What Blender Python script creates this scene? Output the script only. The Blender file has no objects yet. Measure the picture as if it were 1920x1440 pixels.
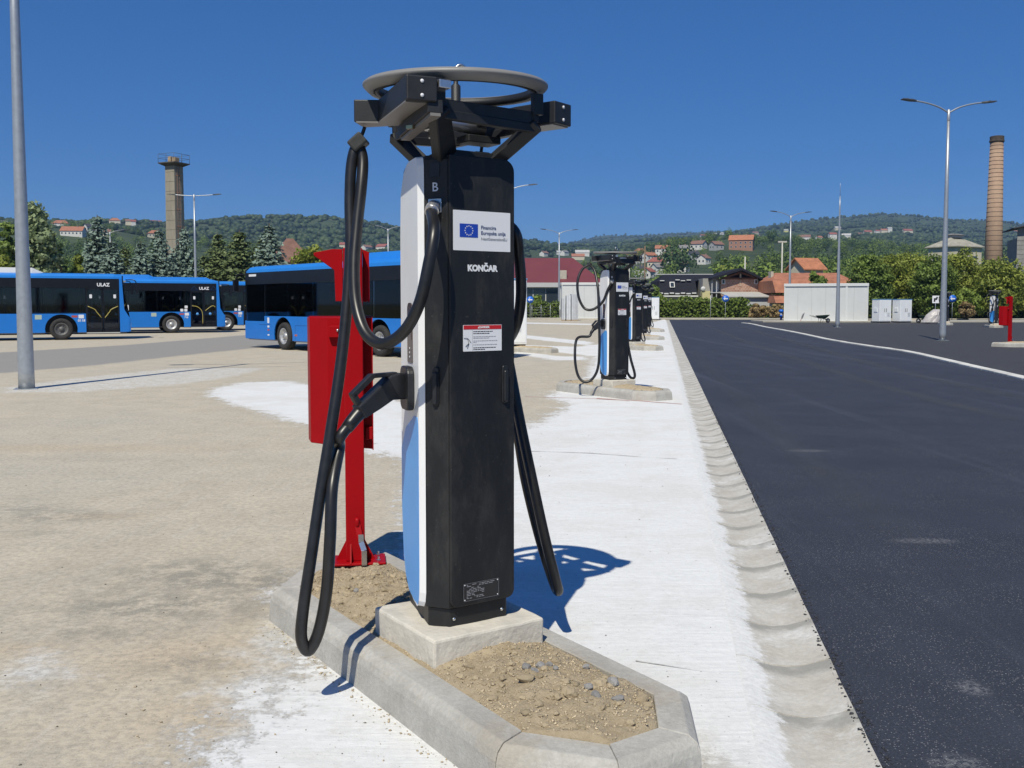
import bpy, bmesh, math, random
import numpy as np
from mathutils import Vector, Matrix, noise

random.seed(7)
rng = np.random.default_rng(7)
S = bpy.context.scene
COL = S.collection
PI = math.pi

# ------------------------------------------------------------------ camera
CAM_H = 1.6
FPX = 1800.0
HORIZON = 570.0
TH = math.atan(0.062)
PPY = HORIZON + FPX * math.tan(TH)
cam_d = bpy.data.cameras.new('camera')
cam = bpy.data.objects.new('camera', cam_d)
COL.objects.link(cam)
cam.location = (0, 0, CAM_H)
cam.rotation_euler = (PI / 2 - TH, 0, 0)
cam_d.sensor_fit = 'HORIZONTAL'
cam_d.sensor_width = 36.0
cam_d.lens = FPX * 36.0 / 1920.0
cam_d.shift_y = (PPY - 720.0) / 1920.0
cam_d.clip_start = 0.05
cam_d.clip_end = 20000
S.camera = cam

# ------------------------------------------------------------------ sky, sun, exposure
SUN_EL = math.radians(53)
SUN_H = Vector((0.27, 0.963, 0)).normalized()          # the way shadows fall on the ground
world = bpy.data.worlds.new('World')
S.world = world
world.use_nodes = True
wn = world.node_tree.nodes
bg = wn['Background']
sky = wn.new('ShaderNodeTexSky')
sky.sky_type = 'NISHITA'
sky.sun_disc = False
sky.sun_elevation = SUN_EL
sky.sun_rotation = math.atan2(-SUN_H.x, -SUN_H.y)
sky.altitude = 4000
sky.air_density = 1.0
sky.dust_density = 0.0
sky.ozone_density = 10.0
bg.inputs['Strength'].default_value = 0.10
# the phone's tone curve: the whole sky is a little flatter and more saturated than the raw model
_s = wn.new('ShaderNodeSeparateColor'); _s.mode = 'HSV'
_c = wn.new('ShaderNodeCombineColor'); _c.mode = 'HSV'
_p = wn.new('ShaderNodeMath'); _p.operation = 'POWER'; _p.inputs[1].default_value = 0.55
_k = wn.new('ShaderNodeMath'); _k.operation = 'MULTIPLY'; _k.inputs[1].default_value = 1.84
_a = wn.new('ShaderNodeMath'); _a.operation = 'MULTIPLY'; _a.inputs[1].default_value = 1.14
_l = world.node_tree.links.new
_l(sky.outputs[0], _s.inputs[0]); _l(_s.outputs[0], _c.inputs[0]); _l(_s.outputs[1], _a.inputs[0]); _l(_a.outputs[0], _c.inputs[1])
_l(_s.outputs[2], _p.inputs[0]); _l(_p.outputs[0], _k.inputs[0]); _l(_k.outputs[0], _c.inputs[2]); _l(_c.outputs[0], bg.inputs['Color'])
sun_d = bpy.data.lights.new('sun', 'SUN')
sun_d.energy = 4.2
sun_d.angle = math.radians(0.5)
sun_d.color = (1.0, 0.945, 0.80)
sun = bpy.data.objects.new('sun', sun_d)
COL.objects.link(sun)
sun.location = (0, 0, 60)
_d = Vector((SUN_H.x * math.cos(SUN_EL), SUN_H.y * math.cos(SUN_EL), -math.sin(SUN_EL)))
sun.rotation_euler = _d.to_track_quat('-Z', 'Y').to_euler()
S.view_settings.view_transform = 'Standard'
S.view_settings.look = 'None'
S.view_settings.gamma = 1.0
S.view_settings.exposure = 0.10
S.view_settings.use_curve_mapping = False
S.cycles.max_bounces = 6
S.cycles.transparent_max_bounces = 12
S.cycles.volume_bounces = 0
S.cycles.caustics_reflective = False
S.cycles.caustics_refractive = False
S.cycles.use_denoising = True

# ------------------------------------------------------------------ measuring helpers
def ray(px, py):
    xc = (px - 960.0) / FPX
    yc = -(py - PPY) / FPX
    return Vector((xc, math.cos(TH) + yc * math.sin(TH), -math.sin(TH) + yc * math.cos(TH)))

def G(px, py, z=0.0):
    """where the sight line through a photo point meets the level z"""
    d = ray(px, py)
    t = (z - CAM_H) / d.z
    return Vector((d.x * t, d.y * t, z))

def W(px, py, D):
    """the point at depth D on that sight line"""
    d = ray(px, py)
    t = D / d.y
    return Vector((d.x * t, D, CAM_H + d.z * t))

# ------------------------------------------------------------------ materials
MATS = {}
def lnk(nt, a, b): nt.links.new(a, b)

def mat(name, col, rough=0.6, metal=0.0, spec=0.5, nscale=0, namt=0.0, bump=0.0, bscale=0, rand=0.0, coat=0.0, trans=0.0):
    """principled paint with fine mottling and relief; rand gives each object its own shade"""
    if name in MATS: return MATS[name]
    m = bpy.data.materials.new(name); m.use_nodes = True
    nt = m.node_tree; b = nt.nodes['Principled BSDF']
    b.inputs['Roughness'].default_value = rough
    b.inputs['Metallic'].default_value = metal
    b.inputs['Specular IOR Level'].default_value = spec
    b.inputs['Coat Weight'].default_value = coat
    b.inputs['Coat Roughness'].default_value = 0.08
    c4 = (*col, 1)
    b.inputs['Base Color'].default_value = c4
    src = None
    if nscale:
        tc = nt.nodes.new('ShaderNodeTexCoord')
        nz = nt.nodes.new('ShaderNodeTexNoise'); nz.inputs['Scale'].default_value = nscale; nz.inputs['Detail'].default_value = 6
        nz.inputs['Roughness'].default_value = 0.65
        lnk(nt, tc.outputs['Object'], nz.inputs['Vector'])
        mr = nt.nodes.new('ShaderNodeMapRange'); mr.inputs[1].default_value = 0.3; mr.inputs[2].default_value = 0.7
        mr.inputs[3].default_value = 1 - namt; mr.inputs[4].default_value = 1 + namt
        lnk(nt, nz.outputs['Fac'], mr.inputs[0]); src = mr.outputs[0]
    if rand:
        oi = nt.nodes.new('ShaderNodeObjectInfo')
        mr2 = nt.nodes.new('ShaderNodeMapRange'); mr2.inputs[3].default_value = 1 - rand; mr2.inputs[4].default_value = 1 + rand
        lnk(nt, oi.outputs['Random'], mr2.inputs[0])
        if src is None: src = mr2.outputs[0]
        else:
            mu = nt.nodes.new('ShaderNodeMath'); mu.operation = 'MULTIPLY'
            lnk(nt, src, mu.inputs[0]); lnk(nt, mr2.outputs[0], mu.inputs[1]); src = mu.outputs[0]
    if src is not None:
        vm = nt.nodes.new('ShaderNodeVectorMath'); vm.operation = 'SCALE'
        vm.inputs[0].default_value = col; lnk(nt, src, vm.inputs['Scale'])
        lnk(nt, vm.outputs[0], b.inputs['Base Color'])
    if bump:
        tc = nt.nodes.new('ShaderNodeTexCoord')
        n2 = nt.nodes.new('ShaderNodeTexNoise'); n2.inputs['Scale'].default_value = bscale; n2.inputs['Detail'].default_value = 5
        lnk(nt, tc.outputs['Object'], n2.inputs['Vector'])
        bp = nt.nodes.new('ShaderNodeBump'); bp.inputs['Strength'].default_value = bump; bp.inputs['Distance'].default_value = 0.01
        lnk(nt, n2.outputs['Fac'], bp.inputs['Height']); lnk(nt, bp.outputs[0], b.inputs['Normal'])
    MATS[name] = m
    return m

def foliage(name, dark, light, transl=0.25, attr=True):
    if name in MATS: return MATS[name]
    m = bpy.data.materials.new(name); m.use_nodes = True
    nt = m.node_tree; N = nt.nodes
    for n in list(N): N.remove(n)
    out = N.new('ShaderNodeOutputMaterial')
    at = N.new('ShaderNodeAttribute'); at.attribute_name = 'tint'
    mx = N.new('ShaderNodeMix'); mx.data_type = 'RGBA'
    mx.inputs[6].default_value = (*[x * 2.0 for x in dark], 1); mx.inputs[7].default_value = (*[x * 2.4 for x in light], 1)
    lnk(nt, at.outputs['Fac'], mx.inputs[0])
    p = N.new('ShaderNodeBsdfPrincipled'); p.inputs['Roughness'].default_value = 0.55; p.inputs['Specular IOR Level'].default_value = 0.3
    lnk(nt, mx.outputs[2], p.inputs['Base Color'])
    t = N.new('ShaderNodeBsdfTranslucent'); lnk(nt, mx.outputs[2], t.inputs['Color'])
    ms = N.new('ShaderNodeMixShader'); ms.inputs[0].default_value = transl
    lnk(nt, p.outputs[0], ms.inputs[1]); lnk(nt, t.outputs[0], ms.inputs[2]); lnk(nt, ms.outputs[0], out.inputs[0])
    MATS[name] = m
    return m

class NT:
    """small helper to write node graphs as expressions"""
    def __init__(s, name):
        s.m = bpy.data.materials.new(name); s.m.use_nodes = True; s.nt = s.m.node_tree
        s.b = s.nt.nodes['Principled BSDF']; MATS[name] = s.m
        s.pos = s.nt.nodes.new('ShaderNodeNewGeometry').outputs['Position']
    def put(s, sock, v):
        if hasattr(v, 'links'): s.nt.links.new(v, sock)
        else: sock.default_value = v
    def noise(s, scale, detail=5, rough=0.6, vec=None, out='Fac'):
        n = s.nt.nodes.new('ShaderNodeTexNoise'); n.inputs['Scale'].default_value = scale
        n.inputs['Detail'].default_value = detail; n.inputs['Roughness'].default_value = rough
        s.nt.links.new(vec or s.pos, n.inputs['Vector']); return n.outputs[out]
    def voro(s, scale, vec=None, feat='F1'):
        n = s.nt.nodes.new('ShaderNodeTexVoronoi'); n.inputs['Scale'].default_value = scale; n.feature = feat
        s.nt.links.new(vec or s.pos, n.inputs['Vector']); return n
    def mapv(s, scale, rot=0, vec=None):
        n = s.nt.nodes.new('ShaderNodeMapping'); n.inputs['Scale'].default_value = scale; n.inputs['Rotation'].default_value = (0, 0, rot)
        s.nt.links.new(vec or s.pos, n.inputs['Vector']); return n.outputs[0]
    def near(s, p, rx, ry, rot=0.0):
        """1 at the ground point p, falling to 0 at the ellipse rx, ry"""
        v = s.nt.nodes.new('ShaderNodeMapping'); v.vector_type = 'TEXTURE'; v.inputs['Location'].default_value = (p.x, p.y, p.z)
        v.inputs['Rotation'].default_value = (0, 0, rot); v.inputs['Scale'].default_value = (rx, ry, 1); s.nt.links.new(s.pos, v.inputs['Vector'])
        l = s.nt.nodes.new('ShaderNodeVectorMath'); l.operation = 'LENGTH'; s.nt.links.new(v.outputs[0], l.inputs[0])
        return s.ramp(l.outputs['Value'], .35, 1.0, 1, 0)
    def attr(s, name):
        n = s.nt.nodes.new('ShaderNodeAttribute'); n.attribute_name = name; return n.outputs['Fac']
    def math(s, op, a, b=0.0):
        n = s.nt.nodes.new('ShaderNodeMath'); n.operation = op; s.put(n.inputs[0], a); s.put(n.inputs[1], b); return n.outputs[0]
    def ramp(s, v, a, b, lo=0.0, hi=1.0):
        n = s.nt.nodes.new('ShaderNodeMapRange'); n.interpolation_type = 'SMOOTHSTEP'
        s.put(n.inputs[0], v)
        n.inputs[1].default_value = a; n.inputs[2].default_value = b; n.inputs[3].default_value = lo; n.inputs[4].default_value = hi
        return n.outputs[0]
    def mix(s, f, a, b, mode='MIX'):
        n = s.nt.nodes.new('ShaderNodeMix'); n.data_type = 'RGBA'; n.blend_type = mode
        s.put(n.inputs[0], f)
        for k, v in ((6, a), (7, b)):
            if isinstance(v, tuple): v = (*v, 1)
            s.put(n.inputs[k], v)
        return n.outputs[2]
    def color(s, c): s.put(s.b.inputs['Base Color'], c)
    def bump(s, h, strength=0.4, dist=0.01):
        n = s.nt.nodes.new('ShaderNodeBump'); n.inputs['Strength'].default_value = strength; n.inputs['Distance'].default_value = dist
        s.put(n.inputs['Height'], h); s.nt.links.new(n.outputs[0], s.b.inputs['Normal'])

# ------------------------------------------------------------------ mesh helpers
def np_mesh(name, V, F, smooth=False, tint=None):
    V = np.asarray(V, dtype=np.float32); F = np.asarray(F, dtype=np.int32)
    me = bpy.data.meshes.new(name)
    k = F.shape[1]; n = F.shape[0]
    me.vertices.add(len(V)); me.vertices.foreach_set('co', V.ravel())
    me.loops.add(n * k); me.loops.foreach_set('vertex_index', F.ravel())
    me.polygons.add(n)
    me.polygons.foreach_set('loop_start', np.arange(0, n * k, k, dtype=np.int32))
    if smooth: me.polygons.foreach_set('use_smooth', np.ones(n, dtype=bool))
    me.update(calc_edges=True)
    if tint is not None:
        a = me.attributes.new('tint', 'FLOAT', 'POINT'); a.data.foreach_set('value', np.asarray(tint, dtype=np.float32))
    return me

def add(name, me, m, parent=None, loc=None):
    o = bpy.data.objects.new(name, me)
    COL.objects.link(o)
    if m is not None and len(me.materials) == 0: me.materials.append(m)
    if parent is not None: o.parent = parent
    if loc is not None: o.location = loc
    return o

def tag(o, label, cat, group=None):
    o['label'] = label; o['category'] = cat
    if group: o['group'] = group
    return o

def thing(name, label, cat, loc=(0, 0, 0), rz=0.0, group=None):
    o = bpy.data.objects.new(name, None); COL.objects.link(o)
    o.empty_display_size = 0.2
    o.location = loc; o.rotation_euler = (0, 0, rz)
    return tag(o, label, cat, group)

def struct(o):
    o['kind'] = 'structure'; return o

def copy_tree(o, parent=None):
    c = o.copy(); COL.objects.link(c); c.parent = parent
    for ch in o.children: copy_tree(ch, c)
    return c

def catmull(pts, n=8):
    pts = [Vector(p) for p in pts]
    P = [pts[0] * 2 - pts[1]] + pts + [pts[-1] * 2 - pts[-2]]
    out = []
    for i in range(1, len(P) - 2):
        p0, p1, p2, p3 = P[i - 1:i + 3]
        for k in range(n):
            t = k / n
            out.append(0.5 * ((2 * p1) + (p2 - p0) * t + (2 * p0 - 5 * p1 + 4 * p2 - p3) * t * t + (3 * p1 - p0 - 3 * p2 + p3) * t ** 3))
    out.append(pts[-1])
    return out

class MB:
    def __init__(s): s.v = []; s.f = []; s.sm = []
    def addf(s, vs, fs, smooth=False):
        b = len(s.v); s.v += [tuple(p) for p in vs]
        for f in fs: s.f.append([b + i for i in f]); s.sm.append(smooth)
        return s
    def box(s, c, size, rz=0.0, M=None):
        x, y, z = (k / 2 for k in size); c = Vector(c)
        R = Matrix.Rotation(rz, 3, 'Z') if M is None else M
        vs = [c + R @ Vector((sx * x, sy * y, sz * z)) for sz in (-1, 1) for sx, sy in ((-1, -1), (1, -1), (1, 1), (-1, 1))]
        return s.addf(vs, [(3, 2, 1, 0), (4, 5, 6, 7), (0, 1, 5, 4), (1, 2, 6, 5), (2, 3, 7, 6), (3, 0, 4, 7)])
    def bounds(s, x0, x1, y0, y1, z0, z1):
        return s.box(((x0 + x1) / 2, (y0 + y1) / 2, (z0 + z1) / 2), (x1 - x0, y1 - y0, z1 - z0))
    def beam(s, p0, p1, w, h, up=(0, 0, 1), w1=None, h1=None):
        p0 = Vector(p0); p1 = Vector(p1); d = (p1 - p0).normalized(); up = Vector(up)
        sx = d.cross(up)
        if sx.length < 1e-4: sx = d.cross(Vector((0, 1, 0)))
        sx.normalize(); u = sx.cross(d)
        w1 = w if w1 is None else w1; h1 = h if h1 is None else h1
        vs = []
        for p, ww, hh in ((p0, w, h), (p1, w1, h1)):
            for a, b in ((-1, -1), (1, -1), (1, 1), (-1, 1)): vs.append(p + sx * a * ww / 2 + u * b * hh / 2)
        return s.addf(vs, [(0, 1, 2, 3), (7, 6, 5, 4), (1, 0, 4, 5), (2, 1, 5, 6), (3, 2, 6, 7), (0, 3, 7, 4)])
    def loft(s, rings, cap=True, smooth=False, close=True):
        n = len(rings[0]); vs = [p for r in rings for p in r]; fs = []
        for k in range(len(rings) - 1):
            for i in range(n if close else n - 1):
                j = (i + 1) % n
                fs.append((k * n + i, k * n + j, (k + 1) * n + j, (k + 1) * n + i))
        s.addf(vs, fs, smooth)
        if cap:
            s.addf(rings[0], [tuple(range(n))[::-1]]); s.addf(rings[-1], [tuple(range(n))])
        return s
    def prism(s, poly, z0, z1, sc=1.0):
        return s.loft([[(x, y, z0) for x, y in poly], [(x * sc, y * sc, z1) for x, y in poly]])
    def plate(s, poly, O, X, Y, N, t):
        """2-D outline in the plane (O,X,Y) thickened by t along N"""
        O = Vector(O); X = Vector(X); Y = Vector(Y); N = Vector(N)
        a = [O + X * x + Y * y for x, y in poly]; b = [p + N * t for p in a]
        if X.cross(Y).dot(N) < 0: a.reverse(); b.reverse()
        return s.loft([a, b])
    def tube(s, pts, r, n=10, cap=True, smooth=True):
        pts = [Vector(p) for p in pts]; rings = []
        rs = r if isinstance(r, (list, tuple)) else [r] * len(pts)
        t = (pts[1] - pts[0]).normalized()
        u = t.orthogonal().normalized()
        for i, p in enumerate(pts):
            if i == 0: tt = t
            elif i == len(pts) - 1: tt = (pts[-1] - pts[-2]).normalized()
            else: tt = (pts[i + 1] - pts[i - 1]).normalized()
            u = (u - tt * u.dot(tt)).normalized(); w = tt.cross(u)
            rings.append([p + (u * math.cos(2 * PI * k / n) + w * math.sin(2 * PI * k / n)) * rs[i] for k in range(n)])
        return s.loft(rings, cap, smooth)
    def lathe(s, prof, n=32, c=(0, 0, 0), closed=False, R=None, smooth=True):
        c = Vector(c); R = R or Matrix.Identity(3)
        rings = [[c + R @ Vector((r * math.cos(2 * PI * k / n), r * math.sin(2 * PI * k / n), z)) for k in range(n)] for r, z in prof]
        if closed: rings.append(rings[0])
        return s.loft(rings, cap=not closed, smooth=smooth)
    def mesh(s, name, bevel=0.0, seg=2, weld=True):
        me = bpy.data.meshes.new(name)
        me.from_pydata(s.v, [], s.f)
        me.polygons.foreach_set('use_smooth', s.sm)
        bm = bmesh.new(); bm.from_mesh(me)
        if weld: bmesh.ops.remove_doubles(bm, verts=bm.verts, dist=1e-5)
        bmesh.ops.recalc_face_normals(bm, faces=bm.faces)
        if bevel:
            ed = [e for e in bm.edges if len(e.link_faces) == 2 and e.calc_face_angle(0) > 0.5]
            bmesh.ops.bevel(bm, geom=ed, offset=bevel, segments=seg, affect='EDGES', profile=0.5, clamp_overlap=True)
        bm.to_mesh(me); bm.free(); me.update()
        return me
    def build(s, name, m, parent=None, bevel=0.0, seg=2, weld=True):
        return add(name, s.mesh(name, bevel, seg, weld), m, parent)

def rrect(x0, x1, y0, y1, r, n=5):
    """rounded rectangle outline, r = one radius or (bl, br, tr, tl)"""
    if not isinstance(r, (tuple, list)): r = (r,) * 4
    out = []
    for (cx, cy, a0), rr in zip(((x0, y0, PI), (x1, y0, 1.5 * PI), (x1, y1, 0), (x0, y1, PI / 2)), r):
        sx = 1 if cx == x0 else -1; sy = 1 if cy == y0 else -1
        if rr <= 0: out.append((cx, cy)); continue
        for k in range(n + 1):
            a = a0 + PI / 2 * k / n
            out.append((cx + sx * rr + rr * math.cos(a), cy + sy * rr + rr * math.sin(a)))
    return out

def text(body, size, m, parent, O, X, Y, name='lettering', bold=0.0, align='CENTER', sx=1.0, depth=0.0006):
    """flat lettering in the plane (O,X,Y)"""
    c = bpy.data.curves.new('t', 'FONT'); c.body = body; c.size = size; c.align_x = align; c.align_y = 'CENTER'
    c.offset = bold; c.extrude = depth; c.resolution_u = 3
    o = bpy.data.objects.new('t', c)
    me = bpy.data.meshes.new_from_object(o)
    bpy.data.objects.remove(o); bpy.data.curves.remove(c)
    X = Vector(X).normalized(); Y = Vector(Y).normalized(); Z = X.cross(Y)
    M = Matrix((X * sx, Y, Z)).transposed().to_4x4(); M.translation = Vector(O)
    me.transform(M)
    me.materials.clear()
    return add(name, me, m, parent)

def inset(poly, d):
    n = len(poly); out = []
    for i in range(n):
        p0 = Vector(poly[i - 1]); p1 = Vector(poly[i]); p2 = Vector(poly[(i + 1) % n])
        e1 = (p1 - p0).normalized(); e2 = (p2 - p1).normalized()
        n1 = Vector((-e1.y, e1.x)); n2 = Vector((-e2.y, e2.x))
        k = 1 + n1.dot(n2)
        out.append(tuple(p1 + (n1 + n2) * d / k))
    return out

def lerp(a, b, t): return a + (b - a) * t
def V2(p): return Vector((p[0], p[1]))

def leaf_quads(C, size, outward=None, aspect=0.55, bias=0.6, curl=0.0):
    """diamond leaves at C; outward biases the facing"""
    n = len(C); C = np.asarray(C)
    nrm = rng.normal(size=(n, 3))
    nrm /= np.linalg.norm(nrm, axis=1)[:, None]
    if outward is not None:
        nrm = nrm * (1 - bias) + outward * bias
        nrm /= np.linalg.norm(nrm, axis=1)[:, None] + 1e-9
    r = rng.normal(size=(n, 3))
    u = np.cross(nrm, r); u /= np.linalg.norm(u, axis=1)[:, None] + 1e-9
    v = np.cross(nrm, u)
    sz = (size * rng.uniform(0.6, 1.3, n))[:, None] if np.isscalar(size) else (size * rng.uniform(0.7, 1.2, n))[:, None]
    a = C + u * sz * 0.5; b = C + v * sz * 0.5 * aspect + nrm * sz * curl; c = C - u * sz * 0.5; d = C - v * sz * 0.5 * aspect + nrm * sz * curl
    V = np.stack([a, b, c, d], axis=1).reshape(-1, 3)
    F = np.arange(4 * n).reshape(n, 4)
    return V, F
# ------------------------------------------------------------------ the lie of the land
LA = math.atan(280 / 1800.0)                      # heading of the lane
LD = Vector((math.sin(LA), math.cos(LA), 0)); LR = Vector((math.cos(LA), -math.sin(LA), 0))
GUT_L, GUT_R, FAR = 0.355, 0.775, 98.0            # channel edges where they cross Y = 0
def gx(c, y): return 280 / 1800.0 * y + c

CTRL_R = [140, 350, 700, 1500, 2800, 4500]
EX = [-900, -400, 0, 200, 400, 620, 750, 960, 1045, 1130, 1250, 1350, 1460, 1660, 1770, 1920, 2300, 2900]
ET = {350: [45, 45, 70, 60, 34, 30, 28, 18, 18, 25, 45, 58, 68, 60, 50, 40, 40, 40],
      700: [120, 120, 137, 130, 92, 70, 66, 60, 62, 74, 112, 118, 112, 104, 98, 85, 85, 85],
      1500: [160, 160, 154, 153, 157, 158, 142, 118, 106, 98, 118, 122, 124, 128, 116, 106, 106, 106],
      2800: [120, 120, 120, 120, 120, 120, 115, 114, 106, 114, 121, 131, 146, 171, 161, 150, 146, 146],
      4500: [110, 110, 110, 110, 110, 110, 110, 112, 108, 124, 131, 131, 128, 120, 120, 138, 138, 138]}
for _k, _d in ((350, 26), (700, 21), (1500, 7), (2800, 3)): ET[_k] = [v - _d for v in ET[_k]]      # leave room for the trees' height
def hill_z(px, r):
    if r <= 140: return -0.3
    tab = [-1.9 * FPX / 140] + [float(np.interp(px, EX, ET[k])) for k in CTRL_R[1:]]
    e = float(np.interp(math.log(r), [math.log(k) for k in CTRL_R], tab)) if r < 4500 else tab[-1] * (1 - (r - 4500) / 2500)
    h = e * r / FPX + CAM_H
    x = (px - 960) / FPX * r
    h += (noise.noise(Vector((x / 260.0, r / 260.0, 0.3)))) * min(16, (r - 140) * 0.02)
    h += (noise.noise(Vector((x / 70.0, r / 70.0, 1.3)))) * min(5, (r - 140) * 0.008)
    return h
def on_hill(px, py):
    """first place where the sight line meets the rising land"""
    e = HORIZON - py; r = 150.0
    while r < 3600:
        if (hill_z(px, r) - CAM_H) * FPX / r >= e: break
        r *= 1.012
    return Vector(((px - 960) / FPX * r, r, hill_z(px, r)))

# ground sheet to the horizon
n = NT('dry_grass')
c = n.mix(n.ramp(n.noise(0.35, 6), 0.35, 0.65), (0.115, 0.12, 0.05), (0.20, 0.17, 0.095))
n.color(n.mix(n.ramp(n.noise(6, 4), 0.3, 0.7), c, (0.09, 0.10, 0.04))); n.b.inputs['Roughness'].default_value = 0.95
mb = MB(); mb.addf([(-9000, -3000, -0.09), (9000, -3000, -0.09), (9000, 12000, -0.09), (-9000, 12000, -0.09)], [(0, 1, 2, 3)])
struct(mb.build('ground', n.m))

# hills
n = NT('hill_forest_floor')
c = n.mix(n.ramp(n.noise(0.012, 5), 0.35, 0.65), (0.028, 0.048, 0.016), (0.055, 0.080, 0.028))
c = n.mix(n.ramp(n.noise(0.006, 5, vec=n.mapv((1.7, 1, 1))), 0.60, 0.72), c, (0.12, 0.13, 0.05))
c = n.mix(n.ramp(n.voro(0.11).outputs['Distance'], 0.1, 0.7), n.mix(0.35, c, (0.07, 0.10, 0.03)), c)
n.color(c); n.b.inputs['Roughness'].default_value = 1.0
n.bump(n.voro(0.13).outputs['Distance'], 0.9, -3.0)
pxs = np.arange(-900, 2901, 20.0); rs = np.geomspace(132, 6800, 92)
HV = [((px - 960) / FPX * r, r, hill_z(px, r)) for r in rs for px in pxs]
nc = len(pxs)
HF = [(i * nc + j, i * nc + j + 1, (i + 1) * nc + j + 1, (i + 1) * nc + j) for i in range(len(rs) - 1) for j in range(nc - 1)]
struct(add('hills', np_mesh('hills', HV, HF, smooth=True), n.m))

# ------------------------------------------------------------------ concrete yard
def sdf(P, poly):
    """signed distance (inside positive) of points P to the outline poly"""
    A = np.array([(p[0], p[1]) for p in poly]); B = np.roll(A, -1, axis=0)
    best = np.full(len(P), 1e9); ins = np.zeros(len(P), dtype=bool)
    for a, b in zip(A, B):
        ab = b - a; t = np.clip(((P - a) @ ab) / (ab @ ab + 1e-12), 0, 1)
        best = np.minimum(best, np.linalg.norm(P - (a + t[:, None] * ab), axis=1))
        cr = (a[1] > P[:, 1]) != (b[1] > P[:, 1])
        xi = a[0] + (P[:, 1] - a[1]) / (b[1] - a[1] + 1e-12) * ab[0]
        ins ^= cr & (P[:, 0] < xi)
    return np.where(ins, best, -best)
def gp(pts): return [tuple(G(x, y))[:2] for x, y in pts]

rows = np.concatenate([np.linspace(-6, 2.6, 8), np.geomspace(2.8, 104, 230)])
cols = np.linspace(0, 1, 210)
YV = []
for y in rows:
    xr = gx(GUT_L, y); xl = -abs(y) * 0.8 - 9
    for t in cols: YV.append((xl + (xr - xl) * t, y, 0.0))
nc = len(cols)
YF = [(i * nc + j, i * nc + j + 1, (i + 1) * nc + j + 1, (i + 1) * nc + j) for i in range(len(rows) - 1) for j in range(nc - 1)]
yard_me = np_mesh('concrete_yard', YV, YF, smooth=True)
P2 = np.array(YV)[:, :2]
fresh = gp([(330, 1438), (400, 1370), (470, 1300), (540, 1225), (545, 1170), (515, 1110), (560, 1075), (620, 1062), (720, 1050), (766, 1000), (768, 872), (700, 852),
            (585, 803), (480, 772), (385, 744), (398, 728), (450, 716), (540, 714), (640, 730), (760, 752), (860, 775), (975, 803), (1010, 787),
            (1058, 757), (1020, 743), (1040, 728), (1090, 716), (1110, 668), (985, 655), (962, 646), (1080, 650), (1160, 640), (1190, 612), (1240, 600)]) + [(gx(GUT_L + .5, 104), 104), (gx(GUT_L + .5, -6), -6), (-1.2, -6), (-1.2, 2)]
sd = sdf(P2, fresh)
for pl in ([(978, 627), (1112, 641), (1112, 649), (978, 634)], [(962, 604), (1112, 607), (1112, 609.5), (962, 606.5)], [(962, 655), (1050, 668), (1100, 668), (1100, 676), (1040, 676), (962, 664)]):
    sd = np.maximum(sd, sdf(P2, gp(pl)))
pale = np.maximum.reduce([sdf(P2, gp(p)) for p in ([(150, 708), (330, 690), (500, 690), (430, 708), (330, 722), (160, 735), (0, 737), (0, 727)], [(20, 1235), (100, 1225), (130, 1255), (110, 1285), (30, 1285), (0, 1260)],
                                                   [(470, 1180), (560, 1130), (700, 1440), (330, 1440)])])
strip = sdf(P2, gp([(-500, 690), (0, 661), (235, 647), (475, 627), (600, 622), (600, 642), (475, 653), (330, 668), (180, 685), (0, 700), (-500, 750)]))
stain = np.zeros(len(P2))
for px, py, sx, sy, w in ((430, 1085, 0.75, 0.34, 1.0), (300, 1135, 0.75, 0.30, .95), (520, 1100, .35, .2, 1.0), (370, 1065, .5, .2, .9), (105, 968, .40, .22, 1.0), (30, 955, .4, .15, .8), (350, 1245, .22, .10, .8), (60, 1000, .3, .10, .45), (370, 1275, .10, .06, .8),
                          (60, 1140, .4, .14, .4), (190, 1190, .4, .12, .7), (1330, 1150, .5, .12, .12), (1325, 1425, .12, .2, .9), (150, 860, 1.0, .18, .25)):
    c0 = G(px, py); q = P2 - np.array([c0.x, c0.y])
    stain = np.maximum(stain, w * np.exp(-((q[:, 0] / sx) ** 2 + (q[:, 1] / sy) ** 2)))
warm = np.zeros(len(P2))
for px, py, sx, sy, w in ((190, 968, .3, .08, 1), (110, 840, 1.6, .3, .6), (40, 1218, .25, .08, .7), (350, 1230, .5, .3, .6), (420, 1340, .5, .3, .5), (700, 640, 6, 2, .2)):
    c0 = G(px, py); q = P2 - np.array([c0.x, c0.y]); warm = np.maximum(warm, w * np.exp(-((q[:, 0] / sx) ** 2 + (q[:, 1] / sy) ** 2)))
for nm, arr in (('fresh', np.clip(sd, -2, 2)), ('pale', np.clip(pale, -2, 2)), ('strip', np.clip(strip, -2, 2)), ('stain', stain), ('warm', warm)):
    a = yard_me.attributes.new(nm, 'FLOAT', 'POINT'); a.data.foreach_set('value', arr.astype(np.float32))

n = NT('yard_concrete')
big, mid, fine = n.noise(0.28, 6), n.noise(1.7, 8, .68), n.noise(26, 6, .7)
grit = n.noise(140, 3, .6)
streak = n.noise(2.2, 7, .7, n.mapv((6.0, .55, 1), 0.5))
c = n.mix(n.ramp(mid, .28, .72), (.465, .405, .305), (.575, .505, .385))
c = n.mix(n.ramp(big, .44, .68, 0, .7), c, (.475, .435, .355))
c = n.mix(n.ramp(streak, .45, .75, 0, .55), c, (.54, .50, .43))
c = n.mix(n.math('MULTIPLY', n.attr('warm'), .65), c, (.52, .385, .235))
pm = n.ramp(n.math('ADD', n.attr('pale'), n.math('MULTIPLY', n.math('SUBTRACT', n.noise(4, 12, .8), .5), 1.6)), -.10, .20)
c = n.mix(n.math('MULTIPLY', pm, n.ramp(n.noise(5, 8, .75), .35, .62, .15, .9)), c, (.66, .66, .64))
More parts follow.
